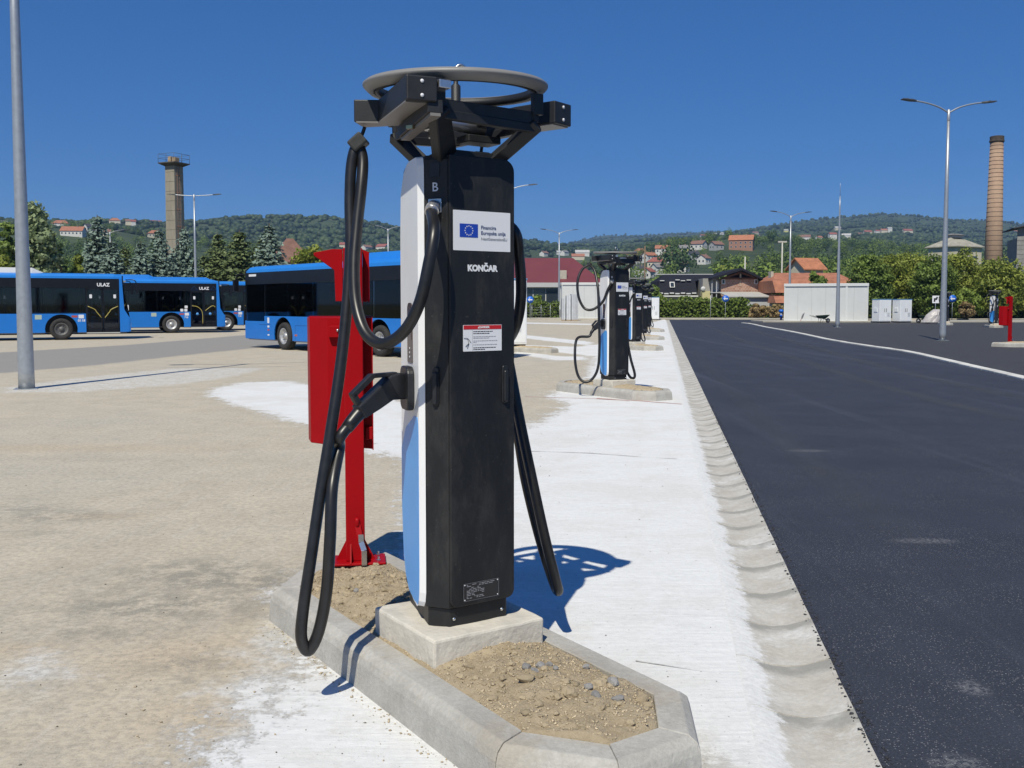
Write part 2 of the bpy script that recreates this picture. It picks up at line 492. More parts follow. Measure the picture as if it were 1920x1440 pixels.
sm = n.math('MULTIPLY', n.attr('stain'), n.ramp(n.noise(5.5, 12, .82), .42, .56, .0, 1))
c = n.mix(n.math('MULTIPLY', n.ramp(n.noise(2.6, 12, .78), .52, .60), .32), c, (.37, .345, .285))
c = n.mix(n.math('MULTIPLY', n.ramp(n.noise(3.1, 12, .8, n.mapv((1, 2.2, 1), .3)), .57, .64), .5), c, (.60, .56, .48))
c = n.mix(n.math('MULTIPLY', sm, .8), c, (.17, .165, .14))
st = n.ramp(n.math('ADD', n.attr('strip'), n.math('MULTIPLY', n.math('SUBTRACT', mid, .5), .9)), -.2, .25)
c = n.mix(n.math('MULTIPLY', st, .9), c, n.mix(mid, (.20, .20, .20), (.26, .255, .25)))
# newly cast, almost white concrete with brush streaks and float marks
brush = n.noise(3.0, 8, .72, n.mapv((1.2, 14, 1), -0.18))
w = n.mix(n.ramp(brush, .35, .68), (.69, .70, .70), (.79, .795, .79))
w = n.mix(n.ramp(mid, .46, .70, 0, .62), w, (.64, .625, .585))
w = n.mix(n.ramp(n.noise(.7, 7, .7), .46, .64, 0, .5), w, (.62, .605, .56))
w = n.mix(n.ramp(n.noise(9, 10, .82), .58, .70, 0, .55), w, (.52, .50, .46))
w = n.mix(n.math('MULTIPLY', sm, .75), w, (.27, .25, .21))
fa = n.attr('fresh')
fm = n.ramp(n.math('ADD', fa, n.math('ADD', n.math('MULTIPLY', n.math('SUBTRACT', mid, .5), .9), n.math('MULTIPLY', n.math('SUBTRACT', n.noise(7, 12, .84), .5), 2.0))), -.06, .16)
c = n.mix(fm, c, w)
# bedded grit, pits and dark specks
vs = n.voro(38); spk = n.ramp(n.noise(48, 2), .69, .75)
c = n.mix(n.math('MULTIPLY', spk, .65), c, (.17, .155, .13))
keep = n.ramp(fm, 0, 1, 1, .22)
c = n.mix(n.math('MULTIPLY', n.ramp(fine, .32, .62, .48, 0), keep), c, (.2, .18, .15))
c = n.mix(n.math('MULTIPLY', n.ramp(n.noise(9, 6, .75), .30, .50, .34, 0), keep), c, (.22, .20, .17))
c = n.mix(n.ramp(grit, .35, .75, 0, .22), c, (.75, .72, .66))
n.color(c); n.b.inputs['Roughness'].default_value = .93; n.b.inputs['Specular IOR Level'].default_value = .25
h = n.math('ADD', n.math('MULTIPLY', fine, .6), n.math('ADD', n.math('MULTIPLY', grit, .25), n.math('MULTIPLY', n.math('ADD', brush, fm), .5)))
n.bump(n.math('SUBTRACT', h, n.math('MULTIPLY', spk, .6)), .55, .012)
yard = struct(add('concrete_yard', yard_me, n.m))

# saw-cut joints and the red chalk line on the slab
joint_m = mat('joint_filler', (.50, .49, .46), .95, nscale=30, namt=.35)
def ribbon(name, pts, w, z, m, parent, wob=0.0):
    L = []; R = []
    pts = [Vector((p.x, p.y, 0)) for p in pts]
    pts = [pts[i].lerp(pts[i + 1], t / 14) for i in range(len(pts) - 1) for t in range(14)] + [pts[-1]]
    for i, p in enumerate(pts):
        d = (pts[min(i + 1, len(pts) - 1)] - pts[max(i - 1, 0)]).normalized(); s = Vector((-d.y, d.x, 0))
        ww = w * (1 + wob * noise.noise(p * 3.1)); off = s * wob * w * noise.noise(p * 1.7 + Vector((5, 0, 0)))
        L.append(p + s * ww / 2 + off + Vector((0, 0, z))); R.append(p - s * ww / 2 + off + Vector((0, 0, z)))
    k = len(L); mb = MB(); mb.addf(L + R, [(i, i + 1, k + i + 1, k + i) for i in range(k - 1)])
    return mb.build(name, m, parent)
ribbon('joint', [G(1192, 1240), G(1300, 1258), G(1402, 1272)], .010, .004, joint_m, yard, 1.6)
ribbon('joint', [G(985, 846), G(1100, 850), G(1268, 861)], .014, .004, joint_m, yard, 1.6)
ribbon('joint', [G(985, 744), G(1120, 748), G(1180, 752)], .03, .004, mat('red_chalk', (.55, .27, .24), .95), yard, .9)
ribbon('joint', [G(1120, 747), G(1200, 752), G(1278, 758)], .05, .005, mat('red_chalk', (.55, .27, .24), .95), yard, .9)
ribbon('joint', [G(280, 690), G(420, 689), G(600, 686)], .04, .004, joint_m, yard, .6)

# ------------------------------------------------------------------ drainage channel of precast stones
n = NT('channel_concrete')
oi = n.nt.nodes.new('ShaderNodeObjectInfo').outputs['Random']
tc = n.nt.nodes.new('ShaderNodeTexCoord').outputs['Object']
sep = n.nt.nodes.new('ShaderNodeSeparateXYZ'); n.nt.links.new(tc, sep.inputs[0])
mid = n.noise(3.2, 8, .7)
c = n.mix(n.ramp(mid, .32, .68), (.47, .44, .385), (.61, .59, .54))
c = n.mix(n.ramp(n.noise(2.0, 8, .75), .50, .64, 0, .8), c, (.70, .70, .68))
c = n.mix(n.math('MULTIPLY', oi, .22), c, (.45, .42, .37))
yy = n.math('ADD', sep.outputs[1], n.math('MULTIPLY', n.math('SUBTRACT', n.noise(6, 8, .7), .5), .20))
sme = n.ramp(yy, .13, .22)
c = n.mix(n.math('MULTIPLY', sme, n.ramp(n.noise(3.5, 5), .30, .52, .15, .9)), c, (.31, .305, .28))
xx = n.math('ADD', sep.outputs[0], n.math('MULTIPLY', n.math('SUBTRACT', n.noise(7, 12, .8), .5), .36))
c = n.mix(n.ramp(xx, -.12, -.07, .92, 0), c, (.76, .765, .755))
c = n.mix(n.ramp(n.noise(40, 5, .7), .3, .7, .2, 0), c, (.2, .19, .17))
n.color(c); n.b.inputs['Roughness'].default_value = .9; n.b.inputs['Specular IOR Level'].default_value = .25
n.bump(n.math('ADD', n.noise(30, 6, .7), n.noise(9, 4)), .4, .012)
chan_m = n.m
channel = thing('drainage_channel', 'shallow dished concrete drainage channel of precast stones along the asphalt lane edge', 'channel', (0, 0, 0))
channel['kind'] = 'structure'
gw = (GUT_R - GUT_L) * math.cos(LA)
SL = 0.55
prof = [(-.5, -.004), (-.40, -.006), (-.28, -.022), (-.12, -.038), (.05, -.043), (.22, -.034), (.37, -.016), (.5, .004)]
def chan_mesh(L):
    rings = []
    for k in range(7):
        y = -L / 2 + L * k / 6
        rings.append([(u * gw, y, z + (.001 if k in (0, 6) else 0) + .002 * math.sin(k * 1.3 + i)) for i, (u, z) in enumerate(prof)])
    mb = MB(); mb.loft(rings, cap=False, close=False, smooth=True)
    e = [[(u * gw, y, -.09) for u, z in prof] for y in (-L / 2, L / 2)]
    mb.loft([rings[0], e[0]], cap=False, close=False); mb.loft([e[1], rings[-1]], cap=False, close=False)
    return mb.mesh('channel_stone', weld=False)
cme = chan_mesh(SL - .009)
bed = MB()
_m = Vector((gx((GUT_L + GUT_R) / 2, 0), 0, 0))
bed.loft([[tuple(_m + LR * (u * gw) + LD * s_ + Vector((0, 0, z - .0075))) for u, z in prof] for s_ in (-6, 30, 66, 99)], cap=False, close=False, smooth=True)
bed.build('mortar_bed', mat('mortar', (.46, .45, .42), .95, nscale=12, namt=.3), channel)
k = 0; s = -2.0
while True:
    p = Vector((gx((GUT_L + GUT_R) / 2, 0), 0, 0)) + LD * s
    if p.y > FAR - 1: break
    o = add('channel_stone', cme, chan_m, channel)
    o.location = (p.x, p.y, random.uniform(-.0015, .0015)); o.rotation_euler = (random.uniform(-.003, .003), 0, -LA + random.uniform(-.004, .004))
    s += SL; k += 1
    if k > 285: break

# ------------------------------------------------------------------ asphalt lane and lot
def asphalt(name, base, tracks, warm=(0, 0, 0)):
    n = NT(name)
    f = n.noise(90, 4, .7); m_ = n.noise(.9, 7, .65)
    tr = n.noise(.55, 5, .6, n.mapv((3.2, .10, 1), LA))
    b = tuple(base)
    c = n.mix(n.ramp(m_, .3, .7), tuple(x * .82 for x in b), tuple(x * 1.18 for x in b))
    c = n.mix(n.ramp(tr, .50, .70, 0, tracks), c, tuple(x * 2.2 + .01 for x in b))
    c = n.mix(n.ramp(f, .40, .66, 0, .55), c, tuple(x * 2.3 for x in b))
    c = n.mix(n.ramp(n.noise(210, 3, .7), .30, .46, .6, 0), c, tuple(x * .3 for x in b))
    v = n.voro(150); wn_ = n.nt.nodes.new('ShaderNodeTexWhiteNoise'); n.nt.links.new(v.outputs['Position'], wn_.inputs[0])
    sp = n.math('MULTIPLY', n.ramp(wn_.outputs[0], .86, .885), n.ramp(v.outputs['Distance'], .30, .46, 1, 0))
    sp = n.math('MULTIPLY', sp, n.ramp(n.noise(1.2, 5), .36, .62, .15, 1))
    c = n.mix(n.math('MULTIPLY', sp, .8), c, (.30, .30, .30))
    sc = n.math('MAXIMUM', n.near(G(1822, 1290), .095, .11), n.math('MAXIMUM', n.near(G(1795, 1432), .13, .10), n.math('MAXIMUM', n.near(G(1735, 1014), .30, .10), n.near(G(1515, 845), .3, .12))))
    sc = n.math('MULTIPLY', sc, n.ramp(n.noise(38, 6, .8), .44, .58))
    c = n.mix(n.math('MULTIPLY', sc, .42), c, (.30, .30, .30))
    n.color(c); n.b.inputs['Roughness'].default_value = .72; n.b.inputs['Specular IOR Level'].default_value = .42
    n.bump(n.math('ADD', f, n.math('MULTIPLY', v.outputs['Distance'], .8)), .55, .006)
    return n.m
strip_px = [(1389, 605.5), (1410, 608), (1432, 613), (1492, 624), (1552, 637), (1624, 649), (1699, 660), (1800, 683), (1901, 706), (1990, 728)]
KS = catmull([G(*p) for p in strip_px], 10)
KS = KS[::-1]
KS = [KS[0] + (KS[0] - KS[3]).normalized() * 18] + KS
mb = MB()
left = [(gx(GUT_R, y), y, 0) for y in (-6, 0, 20, 50, 80, FAR)]
poly = [Vector(p) for p in left] + [Vector((75, FAR + 1, 0)), Vector((75, 84, 0)), Vector((KS[-1].x + 9, 84.0, 0))] + KS[::-1] + [Vector((60, -6, 0))]
# the near side is closed far to the right, so that the lane fills the frame's lower corner
poly = [Vector(p) for p in left] + [Vector((75, FAR, 0)), Vector((75, 85, 0)), KS[-1] + Vector((1, 4, 0))] + KS[::-1] + [Vector((KS[0].x + 6, KS[0].y - 12, 0)), Vector((30, -6, 0))]
mb.addf(poly, [tuple(range(len(poly)))])
road = struct(mb.build('road', asphalt('fresh_asphalt', (.027, .030, .041), .5), None, weld=False))
mb = MB()
poly = KS + [KS[-1] + Vector((1, 4, 0)), Vector((75, 85, 0)), Vector((75, 5, 0)), Vector((KS[0].x + 6, KS[0].y - 12, 0))]
mb.addf(poly, [tuple(range(len(poly)))])
# tyre tracks where vehicles have polished the fresh asphalt
tm = bpy.data.materials.new('tyre_polish'); tm.use_nodes = True; MATS['tyre_polish'] = tm
_n = tm.node_tree.nodes; _b = _n['Principled BSDF']; _b.inputs['Base Color'].default_value = (.105, .108, .118, 1); _b.inputs['Roughness'].default_value = .7
_t = _n.new('ShaderNodeBsdfTransparent'); _x = _n.new('ShaderNodeMixShader'); _f = _n.new('ShaderNodeAttribute'); _f.attribute_name = 'fade'
_z = _n.new('ShaderNodeTexNoise'); _z.inputs['Scale'].default_value = 1.6; _z.inputs['Detail'].default_value = 8; _g = _n.new('ShaderNodeNewGeometry')
_m2 = _n.new('ShaderNodeMath'); _m2.operation = 'MULTIPLY'
lnk(tm.node_tree, _g.outputs['Position'], _z.inputs['Vector']); lnk(tm.node_tree, _f.outputs['Fac'], _m2.inputs[0]); lnk(tm.node_tree, _z.outputs['Fac'], _m2.inputs[1])
lnk(tm.node_tree, _m2.outputs[0], _x.inputs[0]); lnk(tm.node_tree, _t.outputs[0], _x.inputs[1]); lnk(tm.node_tree, _b.outputs[0], _x.inputs[2]); lnk(tm.node_tree, _x.outputs[0], _n['Material Output'].inputs[0])
for k_, (pts_, w_, a_) in enumerate((([(1297, 601), (1318, 607), (1352, 622), (1410, 645), (1490, 672), (1600, 708), (1760, 752), (1960, 800)], .55, .62), ([(1340, 604), (1385, 612), (1440, 628), (1520, 650), (1640, 684), (1800, 722), (1980, 760)], .6, .6),
                                 ([(1280, 640), (1330, 690), (1420, 780), (1560, 900), (1800, 1080)], .5, .3), ([(1262, 622), (1480, 628), (1560, 640)], .25, .3))):
    P_ = catmull([G(*p) for p in pts_], 8); V_ = []; A_ = []
    for i, p in enumerate(P_):
        d_ = (P_[min(i + 1, len(P_) - 1)] - P_[max(i - 1, 0)]).normalized(); s_ = Vector((-d_.y, d_.x, 0)); e_ = min(1, i / 5, (len(P_) - 1 - i) / 5)
        for u in (-1, -.5, 0, .5, 1): V_.append(tuple(p + s_ * u * w_ / 2 + Vector((0, 0, .004 + .001 * k_)))); A_.append(a_ * e_ * (1 - abs(u)) ** .7)
    F_ = [(i * 5 + j, i * 5 + j + 1, i * 5 + j + 6, i * 5 + j + 5) for i in range(len(P_) - 1) for j in range(4)]
    me = np_mesh('tyre_track', V_, F_); at_ = me.attributes.new('fade', 'FLOAT', 'POINT'); at_.data.foreach_set('value', np.array(A_, dtype=np.float32)); add('tyre_track', me, tm, road)
mb = MB()
poly = KS + [KS[-1] + Vector((1, 4, 0)), Vector((75, 85, 0)), Vector((75, 5, 0)), Vector((KS[0].x + 6, KS[0].y - 12, 0))]
mb.addf(poly, [tuple(range(len(poly)))])
lot = struct(mb.build('parking_lot', asphalt('lot_asphalt', (.040, .039, .040), .22), None, weld=False))

# flush pale kerb stones between lane and lot
kerb_m = None
n = NT('kerb_concrete')
oi = n.nt.nodes.new('ShaderNodeObjectInfo').outputs['Random']
c = n.mix(n.ramp(n.noise(4.5, 8, .7), .3, .7), (.40, .385, .35), (.53, .515, .475))
c = n.mix(n.ramp(n.noise(1.6, 6, .7), .52, .66, 0, .7), c, (.40, .355, .29))
c = n.mix(n.ramp(n.noise(14, 8, .75), .60, .72, 0, .5), c, (.56, .55, .52))
c = n.mix(n.math('MULTIPLY', oi, .18), c, (.30, .29, .27))
c = n.mix(n.ramp(n.noise(60, 5, .7), .3, .7, .25, 0), c, (.16, .155, .14))
n.color(c); n.b.inputs['Roughness'].default_value = .92; n.b.inputs['Specular IOR Level'].default_value = .25
n.bump(n.math('ADD', n.noise(34, 6, .75), n.noise(120, 3)), .45, .008)
kerb_m = n.m
pale_kerb = mat('pale_kerb', (.60, .59, .55), .9, nscale=5, namt=.18, rand=.10, bump=.3, bscale=40)
kline = thing('kerb_line', 'flush pale concrete kerb line curving between the lane and the parking lot', 'kerb', (0, 0, 0)); kline['kind'] = 'structure'
acc = 0; pts = []
for i in range(len(KS) - 1):
    a, b = KS[i], KS[i + 1]; L = (b - a).length; t = -acc
    while t + 1.0 <= L:
        t += 1.0; pts.append(a.lerp(b, t / L))
    acc = (L - t) if t >= 0 else acc + L
ksme = MB().box((0, 0, 0), (.26, .985, .16)).mesh('kerb_stone', .012)
for a, b in zip(pts[:-1], pts[1:]):
    d = b - a
    if d.length > 1.3 or d.length < .7: continue
    o = add('kerb_stone', ksme, pale_kerb, kline); o.location = (a + b) / 2 + Vector((0, 0, -.035 + random.uniform(-.004, .004))); o.rotation_euler = (0, 0, math.atan2(-d.x, d.y))

# pavement along the far side and the dirt strip in front of the hedge
mb = MB(); mb.bounds(-14, 90, FAR + .5, FAR + 7.5, -.08, .10)
struct(mb.build('pavement', mat('far_pavement', (.42, .385, .32), .95, nscale=.8, namt=.2), None, .02))
mb = MB(); mb.bounds(22, 60, 84.2, 88.5, -.05, .12)
struct(mb.build('pavement', mat('apron', (.40, .375, .32), .95, nscale=.8, namt=.2), None, .02))

# ------------------------------------------------------------------ traffic islands
ISL = [(-.18, -1.30), (.18, -1.30), (.44, -.98), (.44, 1.50), (.20, 1.66), (-.20, 1.42), (-.44, 1.14), (-.44, -.96)]
soil_m = NT('loose_soil'); n = soil_m
c = n.mix(n.ramp(n.noise(7, 8, .75), .3, .7), (.42, .335, .220), (.56, .46, .315))
c = n.mix(n.ramp(n.noise(90, 4, .8), .4, .72, 0, .6), c, (.60, .51, .375))
c = n.mix(n.ramp(n.noise(50, 5, .8), .28, .42, .5, 0), c, (.13, .10, .07))
n.color(c); n.b.inputs['Roughness'].default_value = 1.0; n.b.inputs['Specular IOR Level'].default_value = .1
n.bump(n.math('ADD', n.noise(60, 6, .8), n.noise(200, 3, .8)), .75, .015)
soil_m = n.m
def soil_z(x, y):
    z = .150 + .045 * max(0, 1 - (x / .29) ** 2) * (1 if abs(y) < .9 else max(0, 1 - (abs(y) - .9) / .45))
    z += .016 * noise.noise(Vector((x * 7, y * 7, 2))) + .010 * noise.noise(Vector((x * 21, y * 21, 5))) + .007 * abs(noise.noise(Vector((x * 52, y * 52, 9))))
    return z
def soil_mesh(hi):
    IN = inset(ISL, .148); B = []
    N = 300 if hi else 60; K = 60 if hi else 8
    per = [(Vector(IN[i]), Vector(IN[(i + 1) % len(IN)])) for i in range(len(IN))]
    tot = sum((b - a).length for a, b in per); st = tot / N; rem = 0
    for a, b in per:
        L = (b - a).length; t = rem
        while t < L: B.append(a.lerp(b, t / L)); t += st
        rem = t - L
    c0 = Vector((0, .1)); V = []; F = []; N = len(B)
    for k in range(1, K + 1):
        for p in B:
            # pull toward the island's spine, so that rows stay even
            q = Vector((p.x * k / K, c0.y + (p.y - c0.y) * (0.55 + 0.45 * k / K) if True else 0))
            V.append((q.x, q.y, soil_z(q.x, q.y) - (.03 if k == K else 0)))
    for k in range(K - 1):
        for i in range(N): j = (i + 1) % N; F.append((k * N + i, k * N + j, (k + 1) * N + j, (k + 1) * N + i))
    me = np_mesh('soil', V, F, smooth=True)
    bm = bmesh.new(); bm.from_mesh(me); bm.verts.ensure_lookup_table()
    bm.faces.new([bm.verts[i] for i in range(N)])
    bm.to_mesh(me); bm.free()
    return me
def kerb_stones(parent):
    lv = [(0, -.03), (.012, .105), (.022, .135), (.052, .158), (.150, .160), (.150, .02)]
    polys = [inset(ISL, d) for d, z in lv]; N = len(ISL)
    for i in range(N):
        j = (i + 1) % N; L = (Vector(ISL[j]) - Vector(ISL[i])).length
        ns = max(1, round(L / .85))
        for s_ in range(ns):
            t0 = s_ / ns + .0006 / L; t1 = (s_ + 1) / ns - .0006 / L
            dz = random.uniform(-.003, .003); mb = MB()
            ra = [tuple(Vector(p[i]).lerp(Vector(p[j]), t0)) + (z + dz,) for p, (d, z) in zip(polys, lv)]
            rb = [tuple(Vector(p[i]).lerp(Vector(p[j]), t1)) + (z + dz,) for p, (d, z) in zip(polys, lv)]
            mb.loft([ra, rb]); mb.build('kerb_stone', kerb_m, parent, .003, 1)
def rock_mesh(sd, sub=2, flat=.75):
    bm = bmesh.new(); bmesh.ops.create_icosphere(bm, subdivisions=sub, radius=1.0)
    for v in bm.verts:
        d = 1 + .38 * noise.noise(v.co * 1.3 + Vector((sd * 7.1, 0, 0))) + .16 * noise.noise(v.co * 3.1 + Vector((0, sd * 3.3, 0)))
        q = v.co * d; v.co = (round(q.x * 2.6) / 2.6 * .35 + q.x * .65, q.y, q.z * flat)
    me = bpy.data.meshes.new('stone'); bm.to_mesh(me); bm.free(); return me
ROCKS = [rock_mesh(k) for k in range(6)]
C0 = Vector((-.235, 4.08, 0)); IROT = math.radians(34)
IR = Matrix.Rotation(IROT, 3, 'Z'); IRT = IR.transposed()
def loc(p): return IRT @ (Vector(p) - C0)          # world to the near island's own axes

isl1 = thing('traffic_island', 'long kerbed traffic island of bare soil under the nearest charger and red post', 'traffic island', C0, IROT, 'kerbed charger islands')
kerb_stones(isl1)
soil_hi = soil_mesh(True); soil_lo = soil_mesh(False)
add('soil', soil_hi, soil_m, isl1)
# clods and stones that can be picked out
clod_m = mat('earth_clod', (.47, .385, .26), 1.0, spec=.1, nscale=40, namt=.3, bump=.6, bscale=60, rand=.2)
grey_m = mat('grey_rubble', (.34, .33, .32), .95, nscale=30, namt=.25, bump=.6, bscale=50, rand=.2)
IN2 = inset(ISL, .175)
def inside(x, y, poly=IN2):
    return all((poly[(i + 1) % len(poly)][0] - poly[i][0]) * (y - poly[i][1]) - (poly[(i + 1) % len(poly)][1] - poly[i][1]) * (x - poly[i][0]) > 0 for i in range(len(poly)))
def rock(name, px, py, r, m):
    p = loc(G(px, py, .17)); z = soil_z(p.x, p.y)
    if not inside(p.x, p.y): return
    o = add(name, random.choice(ROCKS), None, isl1); o.location = (p.x, p.y, z + r * .2); o.scale = (r * random.uniform(.9, 1.35), r * random.uniform(.75, 1), r * random.uniform(.7, 1))
    o.rotation_euler = (random.uniform(-.5, .5), random.uniform(-.5, .5), random.uniform(0, 6.3))
    o.material_slots[0].link = 'OBJECT' if o.material_slots else 'DATA'; o.material_slots[0].material = m
for r_ in ROCKS: r_.materials.append(clod_m)
for px, py, r in ((988, 1262, .020), (1003, 1272, .017), (1015, 1263, .022), (1030, 1258, .016), (1042, 1265, .014), (1098, 1255, .017), (1118, 1320, .018), (1157, 1322, .020), (668, 1112, .018), (1150, 1288, .028), (1102, 1298, .02)):
    rock('stone', px, py, r, grey_m)
for px, py, r in ((985, 1290, .030), (1045, 1318, .022), (1070, 1315, .026), (958, 1258, .018), (1003, 1280, .02), (1122, 1290, .030), (1135, 1280, .022), (1205, 1312, .026), (1220, 1338, .022), (1212, 1325, .018), (963, 1367, .030), (985, 1385, .030), (1035, 1392, .022),
                  (1072, 1408, .020), (1095, 1392, .024), (940, 1235, .014), (1090, 1370, .016), (1010, 1330, .016), (1130, 1340, .016), (1060, 1350, .015), (905, 1245, .015), (925, 1270, .014), (880, 1255, .016), (1180, 1360, .018),
                  (1160, 1395, .016), (985, 1230, .012), (1040, 1235, .013), (655, 1095, .018), (700, 1085, .015), (720, 1120, .02), (690, 1140, .016), (735, 1100, .014), (750, 1085, .016), (640, 1130, .015), (760, 1110, .014), (1100, 1420, .02), (1125, 1405, .016)):
    rock('clod', px, py, r, clod_m)
for _ in range(300):
    x, y = random.uniform(-.29, .29), random.uniform(-1.2, 1.5)
    if inside(x, y) and not (abs(x) < .28 and abs(y) < .28):
        r = random.uniform(.006, .017); o = add('clod', random.choice(ROCKS), None, isl1); o.location = (x, y, soil_z(x, y) + r * .2); o.scale = (r * 1.2, r, r * .9); o.rotation_euler = (0, 0, random.uniform(0, 6))
# fine gravel, beyond counting
def gravel_mesh(nm, cnt, fn, rmin, rmax):
    base = np.array([(1, 0, 0), (0, 1, 0), (-1, 0, 0), (0, -1, 0), (0, 0, .55), (0, 0, -.55)]); fc = np.array([(0, 1, 4), (1, 2, 4), (2, 3, 4), (3, 0, 4), (1, 0, 5), (2, 1, 5), (3, 2, 5), (0, 3, 5)])
    V = []; F = []
    while len(V) < cnt:
        p = fn()
        if p is None: continue
        r = rmin + (rmax - rmin) * random.random() ** 3; a = random.uniform(0, 6.3)
        M = np.array([[math.cos(a), -math.sin(a), 0], [math.sin(a), math.cos(a), 0], [0, 0, 1]])
        b = (base * rng.uniform(.6, 1.25, (6, 3))) @ M.T * r
        V.append(b + np.array(p)); F.append(fc + 6 * (len(V) - 1))
    return np_mesh(nm, np.concatenate(V), np.concatenate(F))
def soil_spot():
    x, y = random.uniform(-.30, .30), random.uniform(-1.25, 1.6)
    if not inside(x, y, inset(ISL, .155)): return None
    if abs(x) < .265 and abs(y) < .265: return None
    return (x, y, soil_z(x, y) + .001)
g = add('gravel', gravel_mesh('gravel', 6500, soil_spot, .002, .009), mat('soil_grit', (.46, .38, .265), 1.0, spec=.1, nscale=9, namt=.35), isl1); g['kind'] = 'stuff'
def spill():
    t = random.random(); side = random.random()
    if side < .75: a, b = Vector((-.44, -.96)), Vector((-.44, 1.1)); q = a.lerp(b, random.random()); q.x -= abs(random.gauss(0, .035)) + .004
    else: q = Vector((random.uniform(-1.3, -.5), random.uniform(-.8, 1.0)))
    p = IR @ Vector((q.x, q.y, 0)) + C0
    return (p.x, p.y, .003)
g = add('spilled_grit', gravel_mesh('grit', 330, spill, .0015, .009), mat('soil_grit', (.3, .25, .18)), None); g['kind'] = 'stuff'; g['label'] = 'small crumbs of soil and grit scattered on the concrete beside the kerb'; g['category'] = 'grit'

def crumb():
    y = 2.8 + 13 * random.random() ** 1.8
    return (gx(GUT_R, y) + random.uniform(-.012, .05) - abs(random.gauss(0, .008)), y, .002)
g = add('asphalt_crumbs', gravel_mesh('crumbs', 1600, crumb, .002, .011), mat('asphalt_crumb', (.035, .036, .042), .9, nscale=20, namt=.4), None); g['kind'] = 'stuff'; g['label'] = 'dark crumbs of asphalt along the lane edge beside the channel'; g['category'] = 'crumbs'
def pebble():
    y = 3.0 + 9 * random.random() ** 1.5; x = random.uniform(-.56 * y, gx(GUT_L, y) - .05)
    return (x, y, .002)
g = add('loose_pebbles', gravel_mesh('pebbles', 420, pebble, .0012, .0075), mat('pebble_grey', (.16, .145, .12), .95, nscale=9, namt=.5), None); g['kind'] = 'stuff'; g['label'] = 'scattered tiny dark pebbles lying on the concrete yard'; g['category'] = 'pebbles'
plinth_m = mat('plinth_concrete', (.58, .545, .475), .92, spec=.25, nscale=7, namt=.14, bump=.5, bscale=35)
def plinth_mesh():
    mb = MB(); mb.box((0, 0, .135), (.535, .535, .27)); me = mb.mesh('concrete_plinth', .010, 2)
    bm = bmesh.new(); bm.from_mesh(me); bmesh.ops.subdivide_edges(bm, edges=bm.edges, cuts=9, use_grid_fill=True)
    for v in bm.verts:
        k = noise.noise(v.co * 9) * .004 + noise.noise(v.co * 31) * .0022
        if v.co.z > .2: v.co.z += k * 1.3
        v.co.x += noise.noise(v.co * 13 + Vector((3, 0, 0))) * .003; v.co.y += noise.noise(v.co * 13 + Vector((0, 7, 0))) * .003
    bm.to_mesh(me); bm.free()
    return me
PLM = plinth_mesh()
pl = add('concrete_plinth', PLM, plinth_m); pl.location = C0; pl.rotation_euler = (0, 0, IROT)
tag(pl, 'square pale concrete plinth carrying the nearest charger', 'plinth', 'charger plinths')

ROW = [G(1153, 713, .27) - (IR @ Vector((-.135, -.18, 0))), G(1191, 641, .27) - (IR @ Vector((-.135, -.18, 0))), G(1205, 625, .27) - (IR @ Vector((-.135, -.18, 0))), G(1214, 613, .27) - (IR @ Vector((-.135, -.18, 0)))]
RIGHT = [Vector(((1863 - 960) / FPX * 66, 66, 0)), Vector(((1772 - 960) / FPX * 74, 74, 0))]
isl2 = thing('traffic_island', 'kerbed island of soil under the second charger, beside the red chalk line', 'traffic island', (ROW[0].x, ROW[0].y, 0), IROT, 'kerbed charger islands')
for ch in isl1.children:
    if ch.name.startswith('kerb_stone'):
        c = ch.copy(); COL.objects.link(c); c.parent = isl2
add('soil', soil_lo, soil_m, isl2)
g = add('gravel', gravel_mesh('gravel', 900, soil_spot, .004, .014), MATS['soil_grit'], isl2); g['kind'] = 'stuff'
def island(p, label, rot=IROT):
    i = copy_tree(isl2); i.location = (p.x, p.y, 0); i.rotation_euler = (0, 0, rot); i['label'] = label; return i
def plinth(p, label, rot=IROT):
    q = pl.copy(); COL.objects.link(q); q.location = (p.x, p.y, 0); q.rotation_euler = (0, 0, rot); q['label'] = label
plinth(ROW[0], 'square concrete plinth under the second charger')
for p, w in zip(ROW[1:], ('third', 'fourth', 'fifth')):
    island(p, f'small distant kerbed island under the {w} charger along the lane'); plinth(p, f'small concrete plinth under the {w} charger along the lane')
CABI = Vector((.38, 32.6, 0))
island(CABI + Vector((.1, -.4, 0)), 'kerbed soil island right behind the nearest charger, under a white cabinet', IROT + .2)
for p, w in zip(RIGHT, ('beside the red post at the right edge', 'half hidden behind the tall right lamp post')):
    island(p, f'pale kerbed island in the parking lot {w}', IROT - .9); plinth(p, f'concrete plinth of the charger {w}', IROT - .9)
RPOST = G(1893, 642, .15)
island(RPOST + Vector((.9, -.3, 0)), 'pale kerbed island cut off by the right picture edge below the far red post', IROT + 1.0)
island(G(1700, 603), 'low pale kerbed island beside the wrapped pallet in the far lot', IROT + 1.1)
